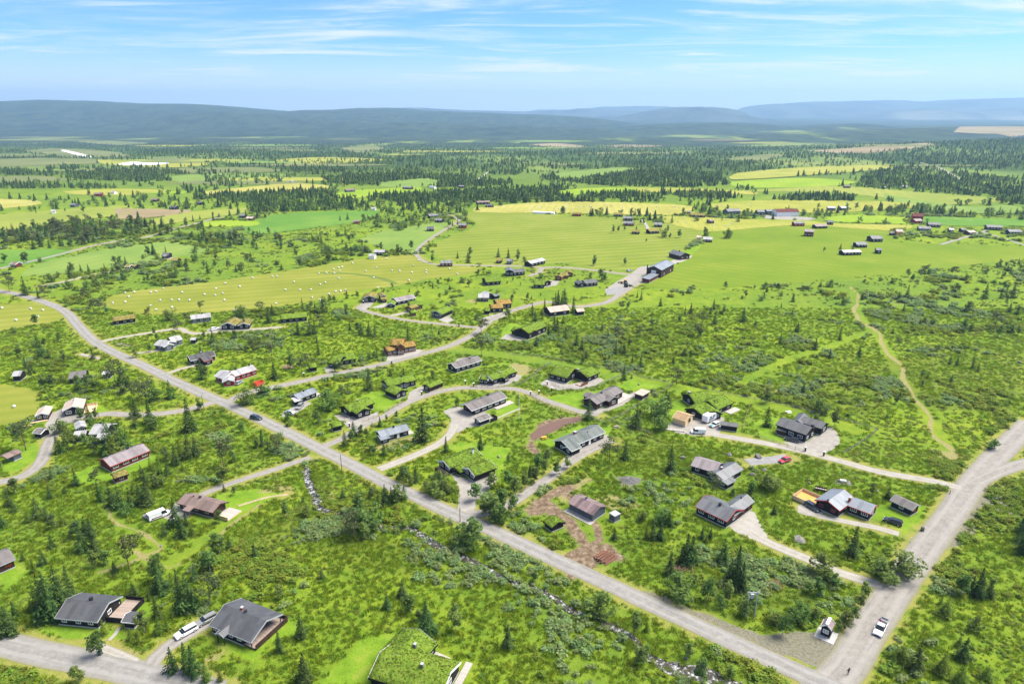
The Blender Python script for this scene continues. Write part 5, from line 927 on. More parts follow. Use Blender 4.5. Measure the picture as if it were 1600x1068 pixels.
def vehicle(a, b, label, cat, mat, name='parked_car', L=4.6, W=1.85, H=1.5, kind='wagon', group='vehicles parked in the hamlet', extra=None):
    """a: pixel of the rear end on the ground, b: pixel of the front end"""
    p0 = Pv(*a); p1 = Pv(*b); c = (p0+p1)/2; ang = math.atan2(p1.y-p0.y, p1.x-p0.x); root = empty(name, c, ang); tag(root, label, cat, group); h = L/2
    FOOT.append([tuple((c+Matrix.Rotation(ang, 3, 'Z') @ Vector((u*h, v*W/2, 0)))[:2]) for u, v in ((-1, -1), (1, -1), (1, 1), (-1, 1))])
    prof = {'wagon': [(-h, .35), (-h, .95), (-h+.10, 1.0), (h-1.25, .98), (h-.15, .78), (h, .62), (h, .32)], 'van': [(-h, .35), (-h, 1.0), (h-1.0, 1.0), (h-.1, .8), (h, .65), (h, .32)]}['van' if kind == 'van' else 'wagon']
    def loft(prof, w0, w1, z):    # side profile with the sides pulled in above the waist
        n = len(prof); vs = []
        for s in (-1, 1):
            for i, (x, zz) in enumerate(prof): k = (zz-z[0])/(z[1]-z[0]); k = min(1, max(0, k)); vs.append((x, s*(w0+(w1-w0)*k), zz))
        return vs, [tuple(range(n))[::-1], tuple(range(n, 2*n))]+[(i, (i+1) % n, n+(i+1) % n, n+i) for i in range(n)]
    m = MB(); m.add(*loft(prof, W/2, W/2-.06, (.5, 1.0))); bo = m.build('body', mat, root, bevel=.07)
    f = {'wagon': ((-h+.08, -h+.35, h-1.95, h-1.2), H), 'hatch': ((-h+.15, -h+.6, h-1.9, h-1.1), H), 'van': ((-h+.03, -h+.08, h-1.35, h-.75), H), 'pickup': ((-h+1.7, -h+1.95, h-1.95, h-1.25), H)}[kind]
    x0, x1, x2, x3 = f[0]; m = MB(); m.add(*loft([(x0, .985), (x1, H-.05), (x2, H-.05), (x3, .985)], W/2-.08, W/2-.28 if kind != 'van' else W/2-.14, (.98, H))); m.build('glasshouse', GLASS, root, bevel=.03)
    m = MB(); e = .26 if kind != 'van' else .12; m.box(x1-.06, x2+.06, -W/2+e, W/2-e, H-.06, H); m.build('roof_panel', mat, root, bevel=.025)
    if kind == 'van':
        for s in (-1, 1): m = MB(); m.add([(x0+.1, s*(W/2-.075), 1.0), (x2-1.0, s*(W/2-.075), 1.0), (x2-1.0, s*(W/2-.125), H-.06), (x1, s*(W/2-.125), H-.06)], [(0, 1, 2, 3)]); m.build('side_panel', mat, root)
    if kind == 'pickup':
        m = MB(); m.box(-h+.1, -h+1.6, -W/2+.15, W/2-.15, .962, 1.01); m.build('load_cover', BLKM, root)
    for x in (-h+.85, h-.85):
        for s in (-1, 1):
            m = MB(); m.tube((x, s*(W/2-.20), .33), (x, s*(W/2+.01), .33), .33, .33, 14); wl = m.build('wheel', RUB, root); m = MB(); m.tube((x, s*(W/2+.012), .33), (x, s*(W/2+.02), .33), .2, .18, 10); m.build('rim', RIM, wl)
    for s in (-1, 1):
        m = MB(); m.box(h-.10, h+.012, s*(W/2-.28)-.16, s*(W/2-.28)+.16, .60, .73); m.build('headlight', LENS, root)
        m = MB(); m.box(-h-.012, -h+.06, s*(W/2-.2)-.12, s*(W/2-.2)+.12, .70, .92); m.build('tail_light', TLENS, root)
        m = MB(); m.box(h-1.65, h-1.45, s*(W/2+.04)-.09, s*(W/2+.04)+.09, .95, 1.1); m.build('mirror', mat, root)
        if kind == 'wagon': m = MB(); m.box(x1+.1, x2-.1, s*(W/2-.32)-.025, s*(W/2-.32)+.025, H+.002, H+.06); m.build('roof_rail', BLKM, root)
    m = MB(); m.box(h-.02, h+.02, -.5, .5, .38, .52); m.build('grille', BLKM, root); m = MB(); m.box(-h-.02, -h+.0, -.26, .26, .55, .66); m.build('number_plate', WHITE, root)
    return root
vehicle((303,983), (279,996), 'white electric-looking estate car nose down the drive beside the large dark cabin', 'car', PWHITE)
vehicle((334,965), (311,977), 'grey estate car tucked under the eave of the large dark cabin, behind the white car', 'car', PGREY)
r = vehicle((1381,974), (1369,996), 'white pickup-like car at the gravel junction with a bicycle rack at its tail', 'car', PWHITE, L=4.9, H=1.75, kind='pickup')
m = MB(); m.box(-3.0, -2.5, -.7, .7, 1.0, 1.06); m.box(-2.95, -2.9, -.7, .7, 1.0, 1.5); m.box(-2.5, -2.45, -.05, .05, .4, 1.05); m.build('tail_rack', GREYT, r)
r = vehicle((237,812), (261,803), 'white panel van with dark printed stripe parked on the grass by the rusty-roofed cabin', 'van', PWHITE, L=5.6, W=2.0, H=2.1, kind='van')
for s in (-1, 1): m = MB(); m.box(-2.2, .6, s*.985-.012, s*.985+.012, .62, .95); m.build('side_print', DRED, r)
vehicle((393,653), (408,656), 'dark blue car driving on the main road just below the junction', 'car', PDARK, name='moving_car', group=None)
vehicle((473,632), (464,641), 'grey car parked on the drive below the small blue-grey cabin, upper of two', 'car', PGREY, kind='hatch'); vehicle((458,648), (448,645), 'silver car half hidden by a bush, lower of the two on the blue-grey cabin drive', 'car', PSILV, kind='hatch')
vehicle((1258,787), (1281,801), 'dark estate car next to the red-trimmed gable of the T-shaped cabin', 'car', PDARK); vehicle((1407,821), (1383,813), 'black estate car on the grass between the T-shaped cabin and the garage', 'car', PBLK)
vehicle((1247,691), (1228,686), 'dark blue estate car in front of the tall black cabin', 'car', PDARK); vehicle((1232,719), (1220,723), 'red hatchback on the dark gravel lay-by', 'car', PRED, kind='hatch', L=4.2)
vehicle((1101,677), (1080,676), 'white delivery van parked below the unfinished timber cabin', 'van', PWHITE, L=4.9, W=1.9, H=1.85, kind='van')
r = vehicle((1123,663), (1110,668), 'white compact car with teal bonnet stickers beside the motorhome', 'car', PWHITE, kind='hatch', L=4.2)
m = MB(); m.box(1.2, 1.9, -.6, .6, .93, .955); m.build('bonnet_print', PTEAL, r)
vehicle((302,568), (310,563), 'silver car at the wall of the black-tiled cabin', 'car', PSILV, kind='hatch'); vehicle((371,601), (376,598), 'silver small car beside the red cabin', 'car', PSILV, kind='hatch', L=4.0); vehicle((442,503), (454,502), 'dark car in front of the long green-roofed cabin', 'car', PDARK)
vehicle((352,513), (361,511), 'red car under the joined sod pair of cabins', 'car', PRED, kind='hatch'); vehicle((979,425), (988,423), 'silver estate car at the edge of the farm yard', 'car', PSILV); vehicle((332,516), (339,514), 'white car on the loop lane forecourt', 'car', PWHITE, kind='hatch')
vehicle((760,463), (768,462), 'silver car before the three pale blocks', 'car', PSILV, kind='hatch') if 0 else None
# motorhome
c = (Pv(1100,661)+Pv(1118,652))/2; q = Pv(1118,652)-Pv(1100,661); rt = empty('motorhome', c, math.atan2(q.y, q.x)); tag(rt, 'big white motorhome with blue side panel beside the yellow timber frame', 'motorhome'); m = MB()
m.prism([(-3.4, .5), (-3.4, 2.9), (2.2, 2.95), (2.9, 2.5), (2.6, 1.7), (3.4, 1.2), (3.4, .5)], -1.15, 1.15, 'y'); m.build('body', PWHITE, rt, bevel=.08)
for s in (-1, 1):
    m = MB(); m.box(-2.4, .8, s*1.16-.012, s*1.16+.012, .9, 1.7); m.build('side_panel', paint('blue_grey_panel', (.10, .17, .26)), rt); m = MB(); m.box(-1.9, -.8, s*1.18-.012, s*1.18+.012, 1.85, 2.35); m.box(0, 1.2, s*1.18-.012, s*1.18+.012, 1.85, 2.35); m.build('window', GLASS, rt)
    for x in (-2.1, 2.4): m = MB(); m.tube((x, s*.95, .38), (x, s*1.18, .38), .38, .38, 14); m.build('wheel', RUB, rt)
m = MB(); m.box(-1.5, -.7, -.4, .4, 2.93, 3.1); m.build('roof_hatch', LENS, rt); m = MB(); m.add([(2.62, -1, 1.75), (2.62, 1, 1.75), (3.30, 1, 1.3), (3.30, -1, 1.3)], [(0, 1, 2, 3)]); m.build('windscreen', GLASS, rt)
# trailers
def trailer(a, b, label, mat, W=1.7, inner=BLKM, hh=.5, name='car_trailer', z=.45, wr=.3):
    p0, p1 = Pv(*a), Pv(*b); L = (p1-p0).length; root = empty(name, (p0+p1)/2, math.atan2(p1.y-p0.y, p1.x-p0.x)); tag(root, label, 'trailer'); h = L/2; m = MB()
    m.box(-h, h, -W/2, W/2, z, z+.08); t = .05
    for bx in ((-h, h, -W/2, -W/2+t), (-h, h, W/2-t, W/2), (-h, -h+t, -W/2+t, W/2-t), (h-t, h, -W/2+t, W/2-t)): m.box(*bx, z+.083, z+hh)
    m.build('bed', mat, root); m = MB(); m.box(-h+t+.01, h-t-.01, -W/2+t+.01, W/2-t-.01, z+.085, z+.12); m.build('bed_floor', inner, root); m = MB(); m.tube((h, 0, z), (h+1.2, 0, z-.05), .05); m.build('drawbar', GREYT, root)
    for s in (-1, 1):
        m = MB(); m.tube((0, s*(W/2+.02), wr), (0, s*(W/2+.2), wr), wr, wr, 12); m.build('wheel', RUB, root)
    return root
trailer((226,811), (242,803), 'grey open car trailer beside the white panel van', GREYT); trailer((399,606), (411,602), 'orange-red tipping trailer at the roadside above the junction', PORG, 2.2, PORG, 1.4, 'tipping_trailer', .8, .45)
# tractor and digger on the tarmac pad
def machine(px, label, col, name, cat, ang):
    p = Pv(*px); rt = empty(name, p, ang); tag(rt, label, cat); m = MB(); m.box(-.2, 2.0, -.5, .5, .8, 1.5); m.build('bonnet', col, rt, bevel=.06); m = MB(); m.box(-1.5, -.25, -.75, .75, 1.1, 2.6); m.build('cab', GLASS, rt, bevel=.08); m = MB(); m.box(-1.6, -.15, -.85, .85, 2.62, 2.75); m.build('cab_roof', col, rt)
    for x, r_ in ((-1.0, .85), (1.5, .55)):
        for s in (-1, 1): m = MB(); m.tube((x, s*.65, r_), (x, s*1.05, r_), r_, r_, 14); m.build('wheel', RUB, rt)
    m = MB(); m.tube((1.9, .5, 1.1), (3.2, .5, .5), .08); m.tube((1.9, -.5, 1.1), (3.2, -.5, .5), .08); m.box(3.1, 3.7, -.9, .9, .15, .7); m.build('loader', BLKM, rt)
machine((980,448), 'dark green tractor on the dark gravel pad beside the farm lane', PGRN, 'tractor', 'tractor', .6); machine((975,443), 'yellow-orange loader standing behind the tractor', PYEL, 'wheel_loader', 'loader', 2.6)
# ------------------------------------------------------------------ round bales in white film
def bale_mesh(r, L, n=14):
    m = MB(); k = r*.13; rings = [(-L/2, r-k*1.2), (-L/2+k*.4, r-k*.3), (-L/2+k, r), (L/2-k, r), (L/2-k*.4, r-k*.3), (L/2, r-k*1.2)]; vs = []; fs = []
    for x, rr in rings: vs += [(x, rr*math.cos(6.2832*i/n), r+rr*math.sin(6.2832*i/n)) for i in range(n)]
    for j in range(len(rings)-1): fs += [(j*n+i, j*n+(i+1) % n, (j+1)*n+(i+1) % n, (j+1)*n+i) for i in range(n)]
    fs += [tuple(range(n)), tuple(range((len(rings)-1)*n, len(rings)*n))]; m.add(vs, fs); return m.mesh('hay_bale', noisy('bale_film', (.50, .50, .49), (.66, .66, .64), 3, .5, .3, 0), True)
BALE = bale_mesh(.52, 1.05)
def bales(L, label, group, split=False):
    xs = sorted(a for a, b in L); ys_ = {}
    for x, y in L:
        p = Pv(x, y); o = bpy.data.objects.new('hay_bale', BALE); COL.objects.link(o); o.location = p; o.rotation_euler.z = random.uniform(0, 6.28); 
        if split:
            k = sum(a < x for a in xs)/len(xs); near_ = [b for a, b in L if abs(a-x) < 30]; r_ = sum(b < y for b in near_)/len(near_)
            lb = label+(', upper edge' if r_ < .34 else ', lower edge' if r_ > .67 else ', middle')+(' of its left part' if k < .34 else ' of its right part' if k > .67 else ' of its centre part'); tag(o, lb, 'hay bale', 'round bales: '+lb)
        else: tag(o, label, 'hay bale', group)
A1 = [(705,290),(783,285),(803,252),(783,228),(839,223),(943,224),(975,219),(1021,200),(1001,275),(940,308),(977,333),(1074,271),(1118,271),(1074,318),(1183,274),(1138,224),(1278,238),(1346,243),(1351,202),(1392,230),(1409,168),(1402,273),(1462,337),(1497,188),(1578,133)]
A2 = [(102,124),(131,124),(237,159),(184,209),(276,210),(343,207),(126,295),(350,257),(400,272),(407,281),(393,106),(440,103),(400,175),(432,163),(455,235),(489,104),(516,135),(485,80),(515,70),(523,90),(538,65),(603,41),(498,220),(528,217),(560,211),(685,91),(753,69),(736,133),(762,197),(815,14),(850,89),(897,91),(973,100),(955,149),(982,55),(1016,25),(1064,86),(1064,102),(1208,77),(1258,109)]
bales([(x/4, 400+y/4+1.5) for x, y in A1], 'white bale, left half of the long bale field', 'x', True)
bales([(400+x/4, 400+y/4+1.5) for x, y in A2], 'white bale, right half of the long bale field', 'x', True)
bales([(3,482), (48,483), (67,485.5), (59,495.5), (25,501)], 'white wrapped round bale in the small field at the left edge', 'round bales in the small left field')
bales([(22,636.5)], 'single large white bale near the shed in the left meadow', None)
def infield(s, n, seed):
    R = np.random.default_rng(seed); L = wp(s); out_ = []; x, y = sample(L, 4)
    idx = R.permutation(len(x))[:n]; return [to_px(x[i], y[i], float(F(x[i], y[i]))) for i in idx]
bales(infield('800,324 870,317 1055,322 1070,328 1040,333 900,331 780,330', 85, 1), 'tiny white bale on the stubble strip behind the big mown field', 'round bales on the far stubble strip')
bales(infield('1108,321 1200,315 1385,317 1425,324 1300,330 1190,330', 40, 2), 'tiny white bale in the stripy field behind the farm', 'round bales behind the farm')
bales(infield('1010,340 1100,342 1250,347 1300,351 1200,352 1096,357', 12, 3), 'white bale scattered in the pale pasture left of the lone hay barn', 'round bales in the pale pasture')
bales(infield('60,313 0,316 0,324 60,320', 10, 4), 'tiny white bale on the straw field at the far left', 'round bales on the far left straw field')
# ------------------------------------------------------------------ fences
POSTM = None
def fence(s, label, gap=2.2, H=1.05, dense=True, col=None):
    global POSTM
    S = smooth_line(wp(s), .5); root = empty('picket_fence' if dense else 'rail_fence', S[0]); tag(root, label, 'fence'); mat = WOODG if col is None else col
    ln = np.concatenate([[0], np.cumsum(np.linalg.norm(np.diff(S[:, :2], axis=0), axis=1))]); n = max(2, int(ln[-1]/gap)); base = None
    at = lambda d: np.array([np.interp(d, ln, S[:, i]) for i in range(3)])
    pm = MB(); pm.box(-.05, .05, -.05, .05, -.1, H+.15); pme = pm.mesh('post', mat)
    for i in range(min(n+1, 290)):
        q = at(ln[-1]*i/n)-S[0]; o = bpy.data.objects.new('post', pme); COL.objects.link(o); o.parent = root; o.location = q; o.rotation_euler.x = random.uniform(-.04, .04)
    for z in (.35, .85):
        m = MB()
        for i in range(n):
            a, b = at(ln[-1]*i/n)-S[0], at(ln[-1]*(i+1)/n)-S[0]; m.tube((a[0], a[1], z), (b[0], b[1], z), .035, .035, 4)
        m.build('rail', mat, root)
    if dense:
        m = MB(); k = int(ln[-1]/.45)
        for i in range(k):
            a = at(ln[-1]*i/k)-S[0]; b = at(min(ln[-1], ln[-1]*i/k+.7))-S[0]; m.tube((a[0], a[1], -.05), (b[0], b[1], H), .03, .025, 3)
        tag(m.build('slanting_pickets', mat, root), kind='stuff')
    return root
WOODG = noisy('weathered_fence_wood', (.24, .21, .18), (.40, .36, .32), 4, .95, .1, .2)
WOODB = noisy('fresh_fence_wood', (.30, .22, .15), (.42, .33, .24), 4, .95, .1, .2)
fence('1095,607 1130,615 1200,628 1258,641 1290,650', 'long weathered picket fence running right behind the sprawling sod cabin'); fence('1299,652 1330,660 1350,665 1371,671', 'short picket fence ending at the corner of the willow plot'); fence('1371,672 1358,683 1340,695 1318,708', 'dark picket fence down the side of the willow plot')
fence('1172,632 1168,645 1163,660 1160,672', 'pale board fence between the sprawling sod cabin and the lawn', 2.2, 1.0, False, WOODB); fence('1185,683 1205,689 1225,697 1255,706', 'grey picket fence along the lane in front of the tall black cabin')
fence('795,555 830,556 860,560 900,567 940,575 980,583 1010,592 1045,598', 'long weathered fence above the sod cabins to the lone pine'); fence('1052,600 1040,610 1025,617 1005,622', 'dark fence running down from the lone pine'); fence('945,661 925,655 905,650 880,643 850,631 828,617', 'grey picket fence along the lane below the many-gabled cabin')
fence('948,660 965,653 985,640 1000,632', 'picket fence right of the many-gabled cabin'); fence('735,605 765,606 800,603 825,594 845,578 860,568', 'curved picket fence round the left sod cabin yard'); fence('862,600 880,608 905,610 930,605 955,594 975,585 1005,572', 'picket fence curving behind the gravel forecourt')
fence('962,660 985,668 1005,674 1020,680', 'old leaning fence beside the small spruce above the brick chimney cabin'); fence('1028,633 1010,643 990,652 975,658', 'dark old fence in the willows left of the timber frame'); fence('567,660 580,655 592,650', 'short fence along the L-shaped cabin yard'); fence('600,645 615,637 628,630', 'fence on the bank right of the L-shaped cabin')
fence('1196,679 1210,683', 'short fence stub', 2, .9) if 0 else None
def gatepost(x, y, label, H=1.6):
    p = Pv(x, y); root = empty('gate_post', p); tag(root, label, 'gate post', 'timber gate posts at the drives'); m = MB(); m.box(-.2, .2, -.2, .2, -.1, H); m.build('post', BROWNW, root); m = MB(); m.prism([(-.32, H+.003), (0, H+.2), (.32, H+.003)], -.32, .32, 'x'); m.build('post_cap', WHITE, root)
for x, y, l in ((1258,705,'brown gate post with white cap, left side of the gravel turning place entrance'), (1287,712,'brown gate post with white cap, right side of the gravel turning place entrance'), (855,601,'left gate post of the blue-door cabin forecourt'), (862,611,'right gate post of the blue-door cabin forecourt'), (829,617,'gate post at the head of the curved picket fence lane'), (842,616,'gate post opposite, beside the small dry lawn'),
                (546,667,'dark entrance post below the L-shaped sod cabin'), (659,617,'dark entrance post of the lane to the low sod barn'), (568,474,'small post by the turning loop'), (475,588,'wooden post beside the upper road turn-in'), (727,600,'dark gate post at the curved picket fence, lower end'), (740,604,'dark gate post at the curved picket fence, right of another')): gatepost(x, y, l)
# ------------------------------------------------------------------ poles
POLEW = noisy('pole_wood', (.16, .12, .09), (.28, .22, .17), 5, .9, .1, .2)
def pole(x, y, ytop, label, cat='power pole', mat=POLEW, r=.13, arm=True, name='utility_pole', double=None):
    p = Pv(x, y); H = float(Zat(ytop, p.y)-p.z); root = empty(name, p); tag(root, label, cat); m = MB(); m.tube((0, 0, -.2), (0, 0, H), r, r*.7, 8); m.build('shaft', mat, root)
    if arm:
        m = MB(); m.box(-.7, .7, -.06, .06, H-.5, H-.38); a = m.build('crossarm', mat, root)
        for k in (-.6, .6): m = MB(); m.tube((k, 0, H-.38), (k, 0, H-.2), .05, .04, 6); m.build('insulator', LENS, a)
    if name == 'flagpole': m = MB(); m.tube((0, 0, H), (0, 0, H+.15), .09, .06, 8); m.build('ball', LENS, root)
    return root
pole(719, 815, 792, 'bare wooden pole standing by the asphalt road below the three-part sod cabin', arm=False); pole(534, 734, 710, 'thin wooden pole beside the asphalt road near the lower turn-off', arm=False)
pole(811, 654, 608, 'tall white flagpole on the lawn right of the long taupe-roofed cabin', 'flagpole', WHITE, .07, False, 'flagpole'); pole(310, 641, 618, 'dark pole beside the left lane junction, left of two', arm=False); pole(318, 637, 617, 'dark pole beside the left lane junction, right of two', arm=False)
p = Pv(1172, 965); root = empty('pole_stand', p); tag(root, 'pale H-shaped double power pole standing in the bushes by the gravel strip', 'power pole'); H = float(Zat(924, p.y)-p.z)
for x in (-.9, .9): m = MB(); m.tube((x, 0, -.2), (x, 0, H), .15, .11, 8); m.build('shaft', CONC, root)
m = MB(); m.box(-1.3, 1.3, -.09, .09, H-.35, H-.17); a = m.build('crossarm', GREYT, root); m = MB(); m.box(-.35, .35, .15, .65, H-1.9, H-.9); m.build('transformer', GREYT, root)
for k in (-1.1, 0, 1.1): m = MB(); m.tube((k, 0, H-.17), (k, 0, H+.15), .07, .05, 6); m.build('insulator', LENS, a)
pole(1046, 616-8, 590, 'thin mast', arm=False) if 0 else None
# ------------------------------------------------------------------ log pile: every log its own thing
LOGM = noisy('log_bark', (.12, .055, .038), (.24, .125, .085), 5, .95, .1, .3); ENDM = noisy('cut_wood', (.40, .26, .15), (.52, .36, .23), 6, .9, .1, 0)
pa, pb = Pv(925, 871), Pv(947, 884); ax_ = (pb-pa).normalized(); Wd = (pb-pa).length; dirv = Vector((-ax_.y, ax_.x, 0)); 
for i in range(24):
    lay = 0 if i < 11 else 1 if i < 19 else 2; j = i if lay == 0 else i-11 if lay == 1 else i-19; nL = (11, 8, 5)[lay]; r = random.uniform(.14, .21); off = (j+.5+.5*lay*.3)/(11)*Wd+lay*.5; Ln = random.uniform(3.6, 4.6)
    c = pa+ax_*off+dirv*(2.2+random.uniform(-.35, .35)); root = empty('log', (c.x, c.y, r*.9+lay*.32), math.atan2(dirv.y, dirv.x)+random.uniform(-.06, .06)); pos = ('bottom layer', 'middle layer', 'top layer')[lay]
    tag(root, f'peeled reddish log in the {pos} of the log pile by the asphalt road', 'log', f'logs in the {pos} of the roadside pile'); m = MB(); m.tube((-Ln/2, 0, 0), (Ln/2, 0, 0), r, r*.85, 9); m.build('bark', LOGM, root)
    for s in (-1, 1): rr = r if s < 0 else r*.85; m = MB(); m.tube((s*Ln/2, 0, 0), (s*(Ln/2+.01), 0, 0), rr*.93, rr*.93, 9); m.build('cut_end', ENDM, root)
FOOT.append([tuple((pa+ax_*u+dirv*v)[:2]) for u, v in ((-.5, -.3), (Wd+.5, -.3), (Wd+.5, 5), (-.5, 5))])
# ------------------------------------------------------------------ boulders
def rock_mesh(seed):
    bm = bmesh.new(); bmesh.ops.create_icosphere(bm, subdivisions=2, radius=1); R = random.Random(seed); ks = [(Vector((R.gauss(0, 1), R.gauss(0, 1), R.gauss(0, 1))).normalized(), R.uniform(.55, .95)) for _ in range(9)]
    for v in bm.verts:
        for n, d in ks:
            s = v.co.dot(n)
            if s > d: v.co -= n*(s-d)
    me = bpy.data.meshes.new('boulder'); bm.to_mesh(me); bm.free(); me.materials.append(STONE); return me
ROCKS = [rock_mesh(i) for i in range(5)]
def boulder(x, y, wpx, label, flat=.55, grp=None):
    p = Pv(x, y); s = wpx/2/(3.32+.0090*(y-534)); o = bpy.data.objects.new('boulder', ROCKS[int(x) % 5]); COL.objects.link(o); o.location = p+Vector((0, 0, s*(flat*.5 if wpx < 20 else .08))); o.scale = (s, s*.75, s*(flat if wpx < 20 else .22)); o.rotation_euler.z = random.uniform(0, 6); tag(o, label, 'boulder', grp)
for x, y, w_, l in ((1140,711,11,'dark grey boulder above the cabin with crossing roofs'), (1185,714,14,'pale rounded boulder at the end of the dark gravel lay-by'), (1067,716,10,'low grey boulder left of the cabin with crossing roofs'), (1175,742,11,'grey boulder on the grass right of the cabin with crossing roofs'), (1195,735,10,'lichen-grey boulder between bushes above the long drive'),
    (1243,776,9,'round pale boulder left of the orange terrace'), (1264,755,7,'small boulder on the slope behind the orange terrace'), (1264,749,5,'smallest boulder on the slope behind the orange terrace'), (1250,843,26,'long flat rock outcrop above the gravel drive'), (1371,768,7,'flat grey stone on the lawn between the cabin and the lane'), (1366,872,7,'small stone near the drive end'),
    (1476,912,8,'grey boulder in the willows right of the wide gravel road'), (1024,748,5,'small pale stone in the grass below the gravel patch'), (1004,749,4,'tiny pale stone beside the gravel patch'), (1268,645,6,'white stone by the picket fence'), (1072,1029,8,'brown-grey boulder at the stream pool'), (1593,567,8,'grey stone in the heath at the right edge'), (982,750,12,'dark grey boulder in the gravel patch'),
    (779,714,7,'pale flat stone on the lawn right of the three-part sod cabin'), (845,587,4,'white garden stone by the left sod cabin, upper'), (841,591,5,'white garden stone by the left sod cabin, lower'), (829,600,4,'white stone at the lane fork'), (864,613,4,'white stone at the foot of the gate post'), (998,601,5,'white stone on the lawn above the beige-roofed shed'),
    (252,853,6,'white rock below the drive of the rusty-roofed cabin'), (1380,868,8,'grey stone beside the wide road verge')): boulder(x, y, w_, l)
R = np.random.default_rng(5); i0 = 0
for k in range(110):                                        # stones of the stream bed
    i = R.integers(0, len(strS)); s = R.uniform(-1.25, 1.25); s = s if abs(s) > .7 or R.random() < .35 else s*1.8; q = strS[i, :2]+strN[i]*strW[i]*s; sz = R.uniform(.15, .5)
    o = bpy.data.objects.new('stream_stone', ROCKS[k % 5]); COL.objects.link(o); o.location = (q[0], q[1], -.38+.25*abs(s)); o.scale = (sz, sz*.8, sz*.6); o.rotation_euler.z = R.uniform(0, 6); 
    pc = to_px(q[0], q[1], 0)[0]; seg = 'upper falls of the stream' if pc < 530 else 'middle bend of the stream' if pc < 740 else 'long white run of the stream' if pc < 1000 else 'lower pool of the stream'
    tag(o, f'wet grey stone in the {seg}', 'stone', f'stones in the {seg}')
# gravel heap
bm = bmesh.new(); bmesh.ops.create_grid(bm, x_segments=24, y_segments=16, size=1); c = Pv(984, 750)
for v in bm.verts: r_ = math.hypot(v.co.x, v.co.y); v.co = Vector((v.co.x*3.4, v.co.y*2.4, max(-.1, (1-r_)*1.0+.25*math.sin(v.co.x*9)*math.cos(v.co.y*7)*(1-min(1, r_)))))
me = bpy.data.meshes.new('gravel_heap'); bm.to_mesh(me); bm.free(); me.materials.append(noisy('dark_gravel_stone', (.07, .068, .065), (.17, .165, .16), 2.5, 1, .05, .9)); o = bpy.data.objects.new('gravel_heap', me); COL.objects.link(o); o.location = c; FOOT.append([(c.x+3*math.cos(a_), c.y+2.1*math.sin(a_)) for a_ in (0, .8, 1.6, 2.4, 3.2, 4, 4.8, 5.6)]); tag(o, 'grey heap of gravel and stones on the slope between cabins', 'gravel heap')
# brush heaps
for x, y, l in ((1062,888,'reddish brush pile at the foot of the spruce clump'), (1207,913,'reddish pile of cut branches right of the tall spruces')):
    V = []; Q = []; R2 = np.random.default_rng(int(x))
    for _ in range(220):
        a = R2.normal(size=3)*[1.3, .8, .2]+[0, 0, .35]; d = R2.normal(size=3)*[.6, .6, .15]; n = np.array([-d[1], d[0], 0])*.06; k = len(V); V += [a, a+d, a+d+n, a+n]; Q.append((k, k+1, k+2, k+3))
    o = bpy.data.objects.new('brush_heap', np_mesh('brush_heap', np.array(V), Q, noisy('cut_branches', (.16, .09, .06), (.30, .19, .14), 4, 1, .05, 0))); COL.objects.link(o); o.location = Pv(x, y); tag(o, l, None, None, 'stuff')
# plank stacks, garden things
def stack(x, y, ang, dims, n, mat, label, name='plank', cat='timber'):
    p = Pv(x, y); root = empty(name+'_stack', p, ang); tag(root, label, cat); L, W, h = dims; base = MB().box(-L/2, L/2, -.07, .07, 0, .05).mesh(name, mat); k = 0
    per = max(1, int(W/.16))
    for i in range(n): o = bpy.data.objects.new(name, base); COL.objects.link(o); o.parent = root; o.location = (random.uniform(-.15, .15), -W/2+.16*(i % per)+.08, .08+.055*(i//per)); o.rotation_euler.z = random.uniform(-.01, .01)
stack(61, 659, .55, (5, 1.2, .3), 24, FRESH, 'stack of fresh planks in front of the beige-roofed garage'); stack(49, 657, .2, (3.5, 1.0, .3), 12, DECKP, 'small pile of grey boards left of the plank stack'); stack(1053, 672, -.25, (7, 1.4, .4), 32, DECKP, 'long white-wrapped bundle of boards at the edge of the building site'); stack(42, 665, .3, (3, 1, .3), 8, FRESH, 'few pale boards lying on the grass below the garage')
def table(x, y, ang, label, mat=WHITE):
    p = Pv(x, y); root = empty('garden_table', p, ang); tag(root, label, 'garden table'); MB().box(-.9, .9, -.4, .4, .70, .75).build('table_top', mat, root)
    for s in (-1, 1): MB().box(-.9, .9, s*.75-.14, s*.75+.14, .42, .46).build('bench', mat, root)
    for s in (-1, 1): MB().box(s*.7-.05, s*.7+.05, -.85, .85, .36, .41).box(s*.7-.05, s*.7+.05, -.3, -.2, 0, .7).box(s*.7-.05, s*.7+.05, .2, .3, 0, .7).build('trestle', mat, root)
for x, y, l, mt in ((850,685,'yellow painted garden bench set beside the dark ploughed plot', PYEL), (985,613,'wooden picnic table left of the beige-roofed shed', BROWNW), (963,668,'grey picnic table in the grass above the brick chimney cabin', DECKG), (1232,645,'white garden bench behind the tall black cabin', WHITE), (1075+1,604-2,'small bench', WHITE)): 
    if l != 'small bench': table(x, y, .3, l, mt)
def mailbox(x, y, l, mt=PGRN):
    p = Pv(x, y); root = empty('waste_bin', p); tag(root, l, 'bin'); MB().box(-.3, .3, -.35, .35, .05, 1.0).build('body', mt, root, bevel=.03); MB().box(-.33, .33, -.38, .38, 1.003, 1.08).build('lid', BLKM, root)
    for s in (-1, 1): MB().tube((s*.32, .25, .12), (s*.36, .25, .12), .12, .12, 8).build('wheel', RUB, root)
mailbox(157, 1022, 'dark green wheeled bin at the foot of the small roadside tree'); mailbox(1441, 829, 'dark wheeled bin on the grass by the wide gravel road'); mailbox(1555, 783, 'black and white bin on the gravel right of the wide road', BLKM); mailbox(612+0, 568, 'dark wheeled bin beside the upper road', PGRN)
